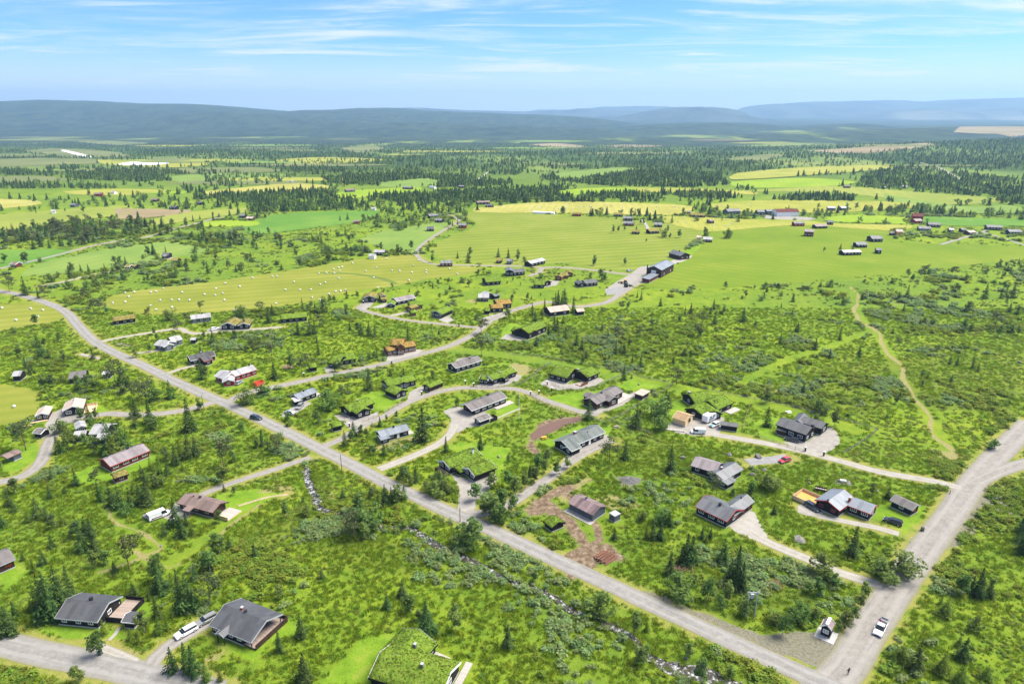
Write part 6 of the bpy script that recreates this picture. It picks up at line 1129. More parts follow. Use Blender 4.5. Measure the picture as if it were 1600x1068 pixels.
for x, y, l in ((1484,772,'short leaning marker post at the lane mouth'), (1423,846,'short pale marker post at the lawn corner by the wide road')): 
    p = Pv(x, y); o = MB().box(-.06, .06, -.06, .06, -.1, 1.3).build('marker_post', WHITE if 'pale' in l else BROWNW); o.location = p; tag(o, l, 'post')
# outdoor furniture on the near terrace, fire pit
p = Pv(179, 948); root = empty('covered_furniture', (p.x, p.y, .5), .7); tag(root, 'grey covered garden furniture on the terrace of the black cabin', 'garden furniture'); m = MB(); m.box(-1.1, 1.1, -.7, .7, .06, .95); m.build('cover', noisy('grey_tarp', (.28, .29, .36), (.42, .43, .50), 3, .7, .2, .6), root, bevel=.2)
p = Pv(168, 955); root = empty('garden_chair', (p.x, p.y, .5), .3); tag(root, 'pale garden chair beside the covered furniture', 'chair'); MB().box(-.3, .3, -.3, .3, .4, .45).build('seat', DECKP, root); MB().box(-.3, .3, .26, .31, .45, .95).build('backrest', DECKP, root)
for a in (-1, 1):
    for b in (-1, 1): MB().box(a*.27-.03, a*.27+.03, b*.27-.03, b*.27+.03, 0, .4).build('leg', DECKP, root)
p = Pv(1317, 753); root = empty('fire_pit', p, -.3); tag(root, 'square paved fire place with pale hut-shaped stone hearth behind the T-shaped cabin', 'fire pit'); MB().box(-2.2, 2.2, -1.6, 1.6, -.1, .12).build('paving', STONE, root)
m = MB(); m.prism([(-.8, .123), (-.6, .8), (.6, .8), (.8, .123)], -.9, .9, 'x'); m.build('hearth', CONC, root, bevel=.08)
p = Pv(1282, 768); root = empty('terrace_sofa', (p.x, p.y, .55), -.45); tag(root, 'dark corner sofa set on the orange terrace', 'sofa'); MB().box(-1.6, 1.6, -.4, .4, 0, .42).build('seat', BROWNW, root); MB().box(-1.6, 1.6, .403, .6, 0, .85).build('backrest', BROWNW, root)
for k in range(5): MB().box(-1.5+.62*k, -1.0+.62*k, -.35, .2, .423, .56).build('cushion', DECKP, root, bevel=.05)
print('things', time.time()-T0)
# ------------------------------------------------------------------ people
SKIN = noisy('skin', (.45, .27, .20), (.52, .33, .25), 8, .6, .3, 0); HAIRD = noisy('dark_hair', (.02, .014, .01), (.05, .035, .025), 20, .8, .2, 0)
def person(x, y, ang, label, top, bottom, arm=.0):
    p = Pv(x, y); root = empty('person', (p.x, p.y, p.z+.07), ang); tag(root, label, 'person')
    J = dict(pelvis=(0,0,.95), waist=(0,0,1.10), chest=(0,0,1.34), neck=(0,0,1.50), head=(.02,0,1.60), crown=(.02,0,1.73))
    E = [('pelvis','waist'),('waist','chest'),('chest','neck'),('neck','head'),('head','crown')]; Rr = dict(pelvis=.15, waist=.125, chest=.15, neck=.06, head=.095, crown=.075)
    for s, n in ((1,'l'),(-1,'r')):
        J.update({n+'hip': (0,s*.10,.90), n+'knee': (.03*s,s*.11,.50), n+'ankle': (.0+.10*s*.6,s*.12,.09), n+'toe': (.17+.06*s,s*.13,.04), n+'sh': (0,s*.19,1.42), n+'el': (.05,s*(.27+arm*.5),1.14+arm*.1), n+'wr': (.22,s*(.22+arm*.3),.98+arm*.2)})
        E += [('pelvis',n+'hip'),(n+'hip',n+'knee'),(n+'knee',n+'ankle'),(n+'ankle',n+'toe'),('chest',n+'sh'),(n+'sh',n+'el'),(n+'el',n+'wr')]; Rr.update({n+'hip':.10,n+'knee':.065,n+'ankle':.045,n+'toe':.04,n+'sh':.07,n+'el':.048,n+'wr':.032})
    ks = list(J); me = bpy.data.meshes.new('body'); me.from_pydata([J[k] for k in ks], [(ks.index(a), ks.index(b)) for a, b in E], []); o = bpy.data.objects.new('body', me); COL.objects.link(o); o.parent = root
    md = o.modifiers.new('skin', 'SKIN'); me.skin_vertices.new() if hasattr(me.skin_vertices, 'new') else None
    if not me.skin_vertices:
        bm = bmesh.new(); bm.from_mesh(me); bm.verts.layers.skin.verify(); bm.to_mesh(me); bm.free()
    for i, k in enumerate(ks): sv = me.skin_vertices[0].data[i]; sv.radius = (Rr[k], Rr[k]); sv.use_root = (k == 'pelvis')
    o.modifiers.new('sub', 'SUBSURF').levels = 2; o.modifiers['sub'].render_levels = 2
    # clothes by height, on the one continuous body
    m, t, b = material('dressed_body', .85, .15); g = t.nodes.new('ShaderNodeTexCoord').outputs['Object']; sp = t.nodes.new('ShaderNodeSeparateXYZ'); t.links.new(g, sp.inputs[0]); z = sp.outputs['Z']
    c = mixc(t, mth(t, 'GREATER_THAN', z, .07), (.02, .02, .02), bottom); c = mixc(t, mth(t, 'GREATER_THAN', z, 1.0), c, top); c = mixc(t, mth(t, 'GREATER_THAN', z, 1.50), c, (.45, .28, .21)); t.links.new(c, b.inputs['Base Color']); me.materials.append(m)
    h = MB(); bm = bmesh.new(); bmesh.ops.create_uvsphere(bm, u_segments=14, v_segments=8, radius=.118)
    for v in bm.verts: v.co = Vector((v.co.x-.025+.02, v.co.y*.88, v.co.z*.9+1.70))
    hm = bpy.data.meshes.new('hair'); bm.to_mesh(hm); bm.free(); hm.materials.append(HAIRD); ho_ = bpy.data.objects.new('hair', hm); COL.objects.link(ho_); ho_.parent = root
    for s in (1, -1):       # hands: palm and five bent fingers
        w0 = Vector(J[('l' if s > 0 else 'r')+'wr']); mm = MB(); d = Vector((.95, -.1*s, -.3)).normalized(); sd_ = Vector((0, s, 0)); mm.tube(w0, w0+d*.09, .036, .04, 8)
        for k, l in enumerate((.065, .075, .08, .07)): a = w0+d*.085+sd_*(.03-.02*k); b_ = a+d*l*.55; mm.tube(a, b_, .011, .010, 5); mm.tube(b_, b_+(d+Vector((0, 0, -.7))).normalized()*l*.5, .010, .008, 5)
        mm.tube(w0+d*.03-sd_*.03, w0+d*.075-sd_*.065, .013, .010, 5); mm.build('hand', SKIN, root)
    return root
person(1373.5, 976, -2.0, 'person in a pink top and dark trousers standing behind the white pickup', (.55, .05, .30), (.03, .03, .05), .1)
person(1325, 1054, 1.9, 'small figure in dark clothes standing alone on the gravel road bend', (.02, .02, .025), (.14, .13, .13), .5)
print('people', time.time()-T0)
# ------------------------------------------------------------------ vegetation meshes (unit height 1)
SPR = foliage('spruce_needles', [(.022, .048, .014), (.055, .105, .024), (.115, .18, .04)], .35, .8, .05, .5)
YSP = foliage('young_spruce_needles', [(.045, .085, .012), (.11, .17, .02), (.20, .26, .03)], .4, .8, .04, .35)
BIR = foliage('birch_leaves', [(.065, .12, .028), (.15, .235, .05), (.26, .34, .09)], .55, .7, .05, .4)
PIN = foliage('pine_needles', [(.05, .07, .03), (.11, .14, .05), (.18, .20, .085)], .35, .8, .04, .3)
WIL = foliage('willow_leaves', [(.12, .19, .055), (.23, .32, .105), (.37, .46, .22)], .5, .7, .05, .35)
SHR = foliage('shrub_leaves', [(.11, .175, .022), (.205, .285, .034), (.31, .375, .055)], .5, .8, .05, .4)
HEA = foliage('dwarf_shrub_leaves', [(.09, .135, .02), (.17, .23, .03), (.26, .30, .055)], .4, .9, .05, .4)
GRS = foliage('grass_blades', [(.13, .225, .014), (.22, .335, .02), (.33, .40, .045)], .5, .9, .05, .35)
BARK = noisy('spruce_bark', (.05, .038, .03), (.11, .085, .065), 8, 1, .05, .5)
PBARK = noisy('pine_bark', (.13, .075, .045), (.22, .14, .09), 8, 1, .05, .5)
BBARK = noisy('birch_bark', (.22, .21, .20), (.55, .54, .51), 8, .9, .1, .3)
def leafcloud(R, blobs, n, sz, flat=.5):
    """many leaf-sized quads on and in a cluster of uneven blobs"""
    V = []; Q = []
    wts = np.array([b[3]**2 for b in blobs]); wts = wts/wts.sum()
    for _ in range(n):
        b = blobs[R.choice(len(blobs), p=wts)]; d = R.normal(size=3); d /= np.linalg.norm(d); r = b[3]*(.55+.5*R.random()**.6)
        c = np.array(b[:3])+d*r*np.array([1, 1, b[4]])
        nrm = d*.7+R.normal(size=3)*.6+np.array([0, 0, flat]); nrm /= np.linalg.norm(nrm)
        a = np.cross(nrm, R.normal(size=3)); a /= np.linalg.norm(a); e = np.cross(nrm, a); s1 = sz*(.6+.8*R.random()); s2 = s1*(.5+.4*R.random())
        k = len(V); V += [c-a*s1, c-e*s2+nrm*s1*.2, c+a*s1, c+e*s2+nrm*s1*.2]; Q.append((k, k+1, k+2, k+3))
    return np.array(V), np.array(Q)
def spruce_crown(seed, wide=.20, tiers=22, low=.05, gappy=0.1):
    """whorls of drooping branches; every branch is a spine with short side sprays, so light falls between them"""
    R = np.random.default_rng(seed); V = []; Q = []; up = np.array([0, 0, 1.0]); side = 1+.25*R.normal(size=8)
    for i in range(tiers):
        t = i/(tiers-1); z = low+(1-low)*t**.95; r = wide*(1-t)**.85*(.78+.45*R.random())+.010; nb = max(4, int(10-5*t)); ph = R.random()*6.28
        for j in range(nb):
            if R.random() < gappy: continue
            a = ph+6.283*j/nb+R.normal()*.22; rr = r*(.62+.6*R.random())*side[int(a*8/6.2832) % 8]; d = np.array([math.cos(a), math.sin(a), 0]); s = np.array([-d[1], d[0], 0]); zz = z+R.normal()*.012; droop = rr*(.25+.45*R.random())
            for q in (.30, .62, .92):
                c = d*rr*q+up*(zz-droop*q*q); L = rr*(.34-.12*q)+.012; wv = L*.42
                for sg in (-1, 1):
                    e = d*.65+s*sg*(.75+.2*R.random())-up*(.25+.4*R.random()); n = np.cross(e, d)*.0+s*wv*.5-d*sg*wv*.5
                    k = len(V); V += [c, c+e*L*.5+n+up*.010*R.normal(), c+e*L, c+e*L*.5-n+up*.010*R.normal()]; Q.append((k, k+1, k+2, k+3))
            k = len(V); c = d*rr*.8+up*(zz-droop*.6); V += [c-s*.012, c+d*rr*.28-up*droop*.35, c+s*.012, c-d*rr*.2+up*.02]; Q.append((k, k+1, k+2, k+3))
    for a in (0, 1.57):
        k = len(V); c, s_ = math.cos(a)*.010, math.sin(a)*.010; V += [(-c, -s_, .93), (c, s_, .93), (c*.2, s_*.2, 1.03), (-c*.2, -s_*.2, 1.03)]; Q.append((k, k+1, k+2, k+3))
    return np.array([tuple(v) for v in V]), np.array(Q)
def trunk_mesh(name, mat, r, top, limbs, seed, lean=0):
    R = random.Random(seed); m = MB(); p = Vector((0, 0, -.02)); rr = r
    for i in range(4):
        q = Vector((R.uniform(-.012, .012)+lean*(i+1)*.02, R.uniform(-.012, .012), top*(i+1)/4)); m.tube(p, q, rr, rr*.78, 6); p = q; rr *= .78
    for i in range(limbs):
        z = top*(.45+.5*i/max(limbs, 1)); a = R.uniform(0, 6.28); l = R.uniform(.10, .2); m.tube((0, 0, z), (math.cos(a)*l, math.sin(a)*l, z+l*.7), r*.35, r*.15, 4)
    return m.mesh(name, mat, True)
def blobs_birch(R, wide=.24, lo=.25, n=11):
    return [(R.normal()*wide*.42, R.normal()*wide*.42, lo+(.93-lo)*(i+.3*R.random())/n, wide*(.55+.35*R.random())*(1.05-.55*abs((i/n)-.4)*1.4), .8) for i in range(n)]
TREE = {}
def mk(kind, variants): TREE[kind] = variants
mk('spruce', [(np_mesh('crown', *spruce_crown(s, w_, 24, .03, g), SPR), trunk_mesh('trunk', BARK, .013, .9, 0, s)) for s, w_, g in ((1, .19, .05), (2, .23, .12), (3, .16, .1), (4, .21, .25))])
mk('young', [(np_mesh('crown', *spruce_crown(s, w_, 16, .03, .05), YSP), trunk_mesh('trunk', BARK, .014, .8, 0, s)) for s, w_ in ((5, .24), (6, .30), (7, .20))])
def bm_(s, wide, lo, n, sz): R = np.random.default_rng(s); return leafcloud(R, blobs_birch(R, wide, lo), n, sz, 1.1)
mk('birch', [(np_mesh('crown', *bm_(s, w_, lo, 620, .036), BIR), trunk_mesh('trunk', BBARK, .016, .8, 5, s, .4)) for s, w_, lo in ((11, .18, .25), (12, .22, .20), (13, .15, .18), (14, .20, .34))])
mk('rowan', [(np_mesh('crown', *bm_(s, w_, lo, 620, .05), b_), trunk_mesh('trunk', BBARK, .02, .7, 5, s)) for s, w_, lo, b_ in ((15, .32, .12, BIR), (16, .37, .10, BIR))])
def pine_blobs(R): return [(R.normal()*.13, R.normal()*.13, .50+.46*i/10, .10+.07*R.random(), .55) for i in range(11)]
def pm_(s): R = np.random.default_rng(s); return leafcloud(R, pine_blobs(R), 560, .030, .2)
mk('pine', [(np_mesh('crown', *pm_(s), PIN), trunk_mesh('trunk', PBARK, .016, .92, 9, s, .3)) for s in (21, 22, 23)])
NAMES = {'spruce': 'spruce_tree', 'young': 'young_spruce', 'birch': 'birch_tree', 'rowan': 'broadleaf_tree', 'pine': 'pine_tree'}
WORD = {'spruce': 'dark green spruce', 'young': 'bright green young spruce', 'birch': 'airy green birch', 'rowan': 'round bushy broadleaf tree', 'pine': 'grey-green open-crowned pine'}
TR = """
82,967,72,s 70,958,60,s 97,952,66,s 112,935,50,s 58,950,40,y 296,952,56,s 284,948,58,s 305,955,34,s 330,943,44,p 250,925,44,s 209,929,22,s 233,938,18,s 246,965,35,s 152,1023,38,b 163,990,24,y 226,987,36,b 250,990,30,y 218,1006,26,y 205,1000,20,y 262,985,24,y 293,1050,47,s
271,1050,40,s 304,1058,50,s 323,1064,30,y 345,1064,24,y 124,1066,30,b 15,990,44,s 24,965,26,s 5,975,34,y 50,955,22,y 68,881,24,s 53,894,26,y 147,887,28,b 165,882,26,b 202,889,50,p 130,860,40,s 148,857,42,s 82,855,22,s 36,875,14,s 180,895,20,s 471,996,38,s 437,1018,36,s 477,1066,46,s
629,932,28,s 605,951,26,s 642,956,30,b 667,991,52,s 655,970,20,b 712,985,46,c 794,1010,36,s 936,961,36,r 992,988,32,b 1010,985,22,y 836,908,20,b 1062,932,36,r 1085,915,20,b 1047,897,34,s 1072,881,48,s 1080,880,44,s 1066,883,34,s 1150,915,62,s 1158,922,44,s 1141,905,34,s 1130,879,38,s 1127,951,24,b
1137,941,36,b 1161,962,28,b 1172,950,24,r 1096,1066,42,b 1002,1038,30,b 1009,1030,26,b 1077,1026,24,b 1140,1060,22,b 1286,898,34,r 1277,929,30,b 1263,925,20,b 1380,907,34,r 1389,900,30,b 1372,903,22,b 1527,932,46,s 1518,925,26,s 1545,933,28,s 1478,961,28,y 1470,945,18,y 1522,985,24,r 1430,1048,46,s
1407,1034,30,y 1395,1040,22,y 1472,1052,36,y 1505,1031,36,s 1500,1066,28,y 1540,1060,22,y 1598,864,54,s 1593,845,46,s 1597,832,34,s 1222,991,34,b 1247,972,30,r 1235,968,24,b 1260,965,24,b 1272,968,22,b 1320,982,30,b 1332,970,26,b 1345,950,28,b 1350,935,26,b 1310,985,18,b 172,708,52,s 192,702,46,s 184,706,46,s 178,712,36,y
95,676,24,r 40,703,48,p 127,656,22,b 140,658,28,s 150,655,20,b 212,651,28,s 222,632,36,p 235,661,36,s 205,655,14,b 297,673,50,s 296,715,36,s 306,711,28,s 283,714,26,y 275,726,30,s 350,731,46,p 366,722,20,b 92,708,30,s 107,702,32,b 118,700,26,b 150,711,34,b 142,668,18,b 136,700,26,b 119,758,26,s 151,761,28,p
82,751,20,s 197,803,20,r 175,790,36,s 188,793,34,s 205,791,30,s 220,788,32,s 232,788,36,s 156,783,30,s 162,772,24,y 228,759,26,s 246,761,26,r 242,743,24,y 251,741,24,y 236,735,22,y 262,742,22,s 210,770,20,y 257,836,22,s 276,821,42,s 285,839,32,s 292,821,22,s 300,835,18,y 343,816,22,b 60,809,32,s 74,813,22,s
85,826,28,b 122,839,30,b 143,839,30,s 135,835,28,s 15,791,26,s 22,800,20,s 350,767,12,s 367,773,15,b 97,820,18,y 45,815,18,y 25,770,26,b 0,735,20,b 661,689,52,s 751,701,24,s 697,706,25,s 600,711,22,s 539,696,24,s 553,681,24,s 550,689,20,b 565,681,20,b 573,683,16,b 594,666,16,s 620,654,14,b 604,658,11,b
584,711,16,b 579,706,12,b 497,661,22,b 490,655,12,b 451,658,16,b 540,628,26,p 714,635,16,b 635,752,28,b 650,753,26,s 628,748,20,b 642,758,18,b 690,764,30,r 682,774,24,r 668,768,20,b 698,770,22,r 745,782,30,b 767,763,28,b 772,812,42,b 785,797,38,b 794,762,28,b 757,806,30,b 765,800,26,b 780,815,26,r 800,800,30,b
430,708,28,p 410,696,26,s 402,700,20,b 420,702,18,y 446,808,28,b 475,786,12,b 477,806,18,r 536,778,18,s 622,786,32,b 612,786,26,s 602,786,30,s 632,780,24,s 580,781,22,b 552,840,42,p 546,845,30,p 572,828,38,r 560,802,34,b 571,842,30,b 585,835,24,b 592,790,22,y 631,828,16,b 725,833,20,b 680,841,14,b 795,721,12,b
920,656,32,s 994,668,36,s 1040,636,28,s 1044,637,26,s 952,721,36,p 1047,737,42,s 1032,672,26,r 1119,776,34,p 1145,773,12,b 854,721,22,b 841,733,28,b 851,738,24,b 835,753,28,b 820,763,30,b 805,772,32,b 869,741,24,b 886,731,20,b 828,745,20,s 1035,816,26,r 1045,822,22,s 1004,813,18,r 1020,842,30,s 1032,842,26,s
960,842,18,s 1024,822,16,b 1010,842,22,y 1097,842,20,s 1110,842,18,s 1103,848,14,y 1175,791,18,b 1209,803,16,s 1550,701,18,r 1400,631,16,b 1406,621,12,s 1255,616,16,s 316,593,34,s 322,591,22,b 65,551,20,s 61,548,26,s 77,561,18,s 41,576,22,s 100,566,22,b 145,561,18,s 182,606,42,p 192,601,38,s 147,611,28,b
125,611,28,b 137,606,24,b 67,608,26,b 82,604,22,b 217,621,28,p 192,616,18,b 157,489,24,p 147,488,20,p 167,490,16,b 131,469,20,p 232,498,18,p 313,486,16,p 278,521,22,p 292,506,18,p 241,523,14,b 245,531,12,b 395,548,22,p 40,461,30,s 15,456,26,p 20,446,14,p 60,466,18,s 70,466,22,p 127,426,14,s 139,426,14,s
164,423,12,s 176,423,12,s 292,422,16,b 407,488,18,p 426,493,18,s 485,488,16,p 466,523,26,s 485,523,26,s 492,521,18,s 425,561,28,p 405,548,22,p 500,511,20,p 547,516,16,s 565,523,20,s 577,525,24,s 586,526,20,s 519,525,10,s 495,536,16,s 472,581,24,p 530,581,22,b 524,580,18,b 551,576,14,b 752,557,32,p
752,521,24,p 744,507,16,p 794,498,18,b 709,496,12,b 686,522,10,s 559,466,12,b 542,466,14,s 516,471,12,b 522,472,12,b 685,446,11,b 747,431,12,b 701,443,10,b 590,587,10,s 610,587,13,s 631,586,11,s 677,591,14,b 575,587,8,s 577,563,14,b 589,558,14,s 584,560,12,b 909,549,20,s 966,537,28,p 962,553,20,s 975,553,18,s
970,550,14,y 1020,516,18,p 1000,526,16,p 1032,478,14,s 1002,468,14,s 1097,506,20,p 1117,506,22,s 1090,526,20,p 1094,527,16,b 1161,502,22,s 1115,483,16,s 1070,556,14,b 1052,568,15,s 1001,573,20,s 975,593,24,s 911,568,14,b 1057,601,26,p 1182,571,16,s 987,591,8,s 1079,558,12,s 1180,511,12,b 872,481,28,s 882,476,26,s
896,488,26,s 864,481,16,s 878,482,24,s 868,476,20,s 851,483,18,s 832,493,20,s 847,498,16,b 866,518,26,s 871,516,22,s 857,523,16,s 880,505,14,y 940,438,20,b 945,440,16,b 922,436,12,b 942,491,12,p 981,483,14,b 971,486,16,p 1020,493,10,y 1444,433,20,p 1487,433,18,p 1539,466,24,s 1582,465,24,s 1572,463,18,s
1564,466,18,s 1417,466,22,s 1404,468,14,b 1412,486,14,s 1319,476,14,r 1282,448,12,s 1297,448,12,r 1239,471,14,s 1347,468,11,s 1312,531,20,s 1274,546,18,s 1246,518,16,s 1219,537,18,s 1296,560,16,s 1342,553,13,s 1554,513,26,p 1505,518,22,b 1517,518,14,b 1560,526,20,b 1577,488,16,s 1590,491,16,s 1512,488,20,b 1437,508,12,s
1495,571,16,s 1484,568,13,s 1519,576,20,s 1528,580,16,y 1450,591,14,y 1441,603,12,b 1255,613,16,s 1395,521,10,s 1486,596,12,s 1590,524,16,b 1580,520,16,b 1445,506,12,b 1458,508,12,r 1440,590,14,b 1385,655,10,b 1027,353,11,r 1106,352,9,p 1010,378,6,b
"""
hand = []
KK = {'s': 'spruce', 'y': 'young', 'b': 'birch', 'r': 'rowan', 'p': 'pine', 'c': 'birch'}
for tok in TR.split():
    x, y, h, k = tok.split(','); x, y, h = float(x), float(y), float(h); p = P(x, y); H = float(Zat(y-h, p[1])-p[2]); hand.append((p[0], p[1], H, KK[k], x, y, True))
# ------------------------------------------------------------------ where nothing may grow
def blocked(x, y, pad=0.0, fields=True):
    b = np.zeros(len(x), bool)
    for r, L in road_w: b |= near_line(x, y, L, r[2]/2+pad+3) < r[2]/2+pad
    for _, L in yard_w: b |= in_poly(x, y, L)
    for f in FOOT:
        if pad > 0: b |= near_line(x, y, np.array(f+f[:1]), pad+2) < pad
        b |= in_poly(x, y, np.array(f))
    if fields:
        for n, mk_, L in field_w:
            if not (fields == 'farm' and n in ('bog', 'far_field')): b |= in_poly(x, y, L)
    return b
LAWNS = [wp(s) for s in PATCH['lawn'] if len(s.split()) > 2]; SOILS = [wp(s) for s in PATCH['soil']+PATCH['gravelly'][:1]]+[wp('827,679 842,668 862,659 885,654 905,652 912,654 890,661 868,672 845,683 832,686')]
TRW = [(smooth_line(wp(s), 5), w_+(.9 if w_ < 3 else 0)) for s, w_, k in TRAILS if k != 'heath']
def open_ground(x, y):
    b = near_line(x, y, stream_s, 4) < .9
    for L in LAWNS+SOILS: b |= in_poly(x, y, L)
    for L, w_ in TRW: b |= near_line(x, y, L, w_+2) < w_*.6+.25
    return b
# ------------------------------------------------------------------ random trees by stand: outline, trees per 1000 m2, height m, mix
STANDS = [
 ('0,500 90,505 200,560 330,612 345,622 300,634 200,640 80,650 66,610 0,596', 9, (4, 9), dict(birch=5, rowan=4, spruce=3, young=.6, pine=1)),
 ('150,640 300,640 330,630 420,680 470,712 400,738 330,760 280,780 240,690 150,680', 6, (3, 8), dict(birch=4, rowan=1.5, spruce=2, young=2, pine=.5)),
 ('60,480 150,540 300,610 340,560 260,500 150,490 100,478', 3.0, (3, 7), dict(birch=3, spruce=2, rowan=1, pine=.5)),
 ('270,500 420,490 560,470 640,500 740,515 740,525 620,560 520,580 400,606 340,560', 3.6, (3, 8), dict(spruce=4, birch=3, young=1.2, pine=.8, rowan=1)),
 ('370,612 500,595 600,580 740,560 700,600 620,640 540,690 500,694 440,668', 4.5, (2.5, 5.5), dict(spruce=2.5, young=2.5, birch=3, rowan=1)),
 ('0,760 100,740 160,760 260,770 240,800 150,830 60,850 0,840', 7, (3, 7), dict(spruce=4, young=3, birch=2.5)),
 ('0,840 150,840 330,840 420,880 300,900 260,960 60,960 60,900 0,900', 3.5, (3, 8), dict(spruce=2, young=2.5, birch=3, pine=.4)),
 ('0,960 90,975 100,1000 0,995', 14, (3, 7), dict(spruce=2, young=4, birch=1)),
 ('150,750 240,735 270,760 240,790 150,790', 16, (4, 8), dict(spruce=4, young=3, birch=1)),
 ('260,1010 330,1010 420,1060 380,1090 270,1070 250,1040', 9, (2.5, 6), dict(spruce=3, young=4, birch=1)),
 ('400,860 700,850 950,950 1100,1060 900,1080 700,1080 660,960 500,1000 420,940', 1.2, (2.5, 5), dict(birch=2, spruce=2, young=1)),
 ('540,740 700,805 760,850 700,850 560,800 470,740', 4.5, (2.5, 5), dict(birch=5, rowan=2, spruce=2)),
 ('620,735 690,755 715,780 700,795 600,760', 18, (2.5, 4.5), dict(birch=2, rowan=4)),
 ('760,770 880,725 870,750 800,820 860,870 760,830', 3.5, (3, 5.5), dict(birch=6, rowan=1, spruce=.5)),
 ('980,800 1080,780 1090,880 1200,900 1320,960 1230,990 1120,960 1010,900 950,850', 5.5, (3, 8), dict(spruce=3, birch=4, rowan=1.5, young=1)),
 ('1400,1000 1440,900 1500,800 1600,840 1660,900 1660,1100 1360,1090', 4.2, (2.5, 6.5), dict(young=4, spruce=2, birch=2)),
 ('850,440 1010,455 1180,455 1340,440 1600,412 1660,430 1660,480 1340,470 1100,500 980,560 800,540 830,490', 2.2, (3, 8), dict(spruce=3, birch=3, pine=.8, rowan=1)),
 ('1000,452 1180,450 1340,436 1480,424 1600,408 1640,408 1640,432 1480,446 1340,456 1180,468 1020,470', 9, (3, 7), dict(birch=5, rowan=3, spruce=1.2, pine=.3)),
 ('820,470 910,465 960,500 940,560 880,560 830,520', 7, (3, 9), dict(spruce=5, young=2, birch=2)),
 ('900,560 1200,480 1660,480 1660,640 1300,640 1060,590', 1.3, (2.5, 6), dict(spruce=3.5, young=1.5, birch=2, pine=.4)),
 ('580,440 750,420 870,430 880,480 780,490 700,490 620,480', 5, (2.5, 6), dict(birch=5, rowan=2, spruce=1.2)),
 ('100,425 250,415 400,395 560,390 640,400 560,408 430,425 330,440 250,445 150,460 60,445', 6, (5, 10), dict(birch=4, rowan=2, spruce=3, pine=1)),
 ('300,330 420,350 550,365 600,380 450,392 330,388 270,370', 5, (5, 10), dict(birch=4, spruce=4, pine=1, rowan=1)),
 ('520,345 560,352 620,358 700,335 700,325 640,325', 8, (5, 10), dict(birch=5, rowan=4, spruce=1)),
 ('1200,332 1300,330 1380,322 1480,327 1640,338 1640,352 1500,345 1380,336 1260,340', 11, (6, 11), dict(birch=5, rowan=4, spruce=2)),
 ('1060,315 1110,326 1130,330 1180,330 1190,338 1130,342 1080,332', 10, (6, 11), dict(birch=5, rowan=3, spruce=1)),
 ('1290,375 1330,366 1350,372 1342,384 1300,383', 16, (6, 10), dict(spruce=3, pine=1, birch=2)), ('1376,388 1392,368 1420,376 1440,384 1400,392', 16, (6, 12), dict(birch=3, rowan=2, spruce=1)), ('1412,356 1428,346 1436,352 1420,364', 22, (8, 13), dict(spruce=3, pine=1)),
 ('1075,372 1098,366 1112,372 1105,382 1080,382', 20, (6, 11), dict(rowan=3, birch=2)), ('1114,364 1130,352 1158,356 1140,366 1125,368', 18, (8, 12), dict(spruce=3, rowan=1)), ('914,336 945,334 1000,332 1003,338 960,338', 14, (7, 11), dict(birch=2, spruce=3)),
 ('724,343 745,335 772,338 768,345 735,352', 14, (6, 10), dict(spruce=3, birch=1)), ('655,408 670,398 690,402 685,408', 10, (5, 8), dict(rowan=2)),
 ('200,318 260,314 300,322 290,328 220,325', 4, (6, 10), dict(birch=2, spruce=2)), ('0,368 100,352 240,350 300,352 270,366 180,374 100,392 0,394', 12, (8, 13), dict(spruce=5, pine=2, birch=2)),
 ('300,372 420,372 520,380 440,392 330,392', 8, (6, 10), dict(spruce=3, birch=3, pine=1)), ('210,352 300,335 330,340 260,362', 5, (5, 9), dict(birch=2, spruce=2)),
]
rnd = []
for s, dens, hr, mixd in STANDS:
    x, y = sample(wp(s), dens); cl = fbm(x, y, 28, 91, 3); keep = rng.random(len(x)) < np.clip((cl-.36)*6, .12, 1.0); x, y = x[keep], y[keep]
    keep = ~blocked(x, y, 2.6) & ~open_ground(x, y); x, y = x[keep], y[keep]; ks = list(mixd); pr_ = np.array([mixd[k] for k in ks], float); pr_ /= pr_.sum()
    for xx, yy in zip(x, y):
        k = ks[rng.choice(len(ks), p=pr_)]; H = rng.uniform(*hr)*.86*(1 if k != 'young' else .62)*(1.1 if k == 'pine' else 1)*(.8 if k == 'rowan' else 1)
        px_, py_ = to_px(xx, yy, float(F(xx, yy))); rnd.append((xx, yy, H, k, px_, py_, False))
rnd = [t for t in rnd if -60 < t[4] < 1660 and t[5] < 1110]
# farm trees round the far houses
for f_ in FOOT[-len(FARS):]:
    cx_, cy_ = np.mean(f_, 0)
    for _ in range(random.randint(1, 5)):
        a_ = random.uniform(0, 6.28); d_ = random.uniform(9, 26); xx, yy = cx_+d_*math.cos(a_)*1.4, cy_+abs(d_*math.sin(a_))*.9+3; rnd.append((xx, yy, random.uniform(4, 9), random.choice(['birch', 'birch', 'rowan', 'spruce']), *to_px(xx, yy, float(F(xx, yy))), False))
# drop random trees that would crowd the hand-read ones
hx = np.array([t[0] for t in hand]); hy = np.array([t[1] for t in hand])
rnd = [t for t in rnd if np.min(np.hypot(hx-t[0], hy-t[1])) > 2.2+.004*t[1]]
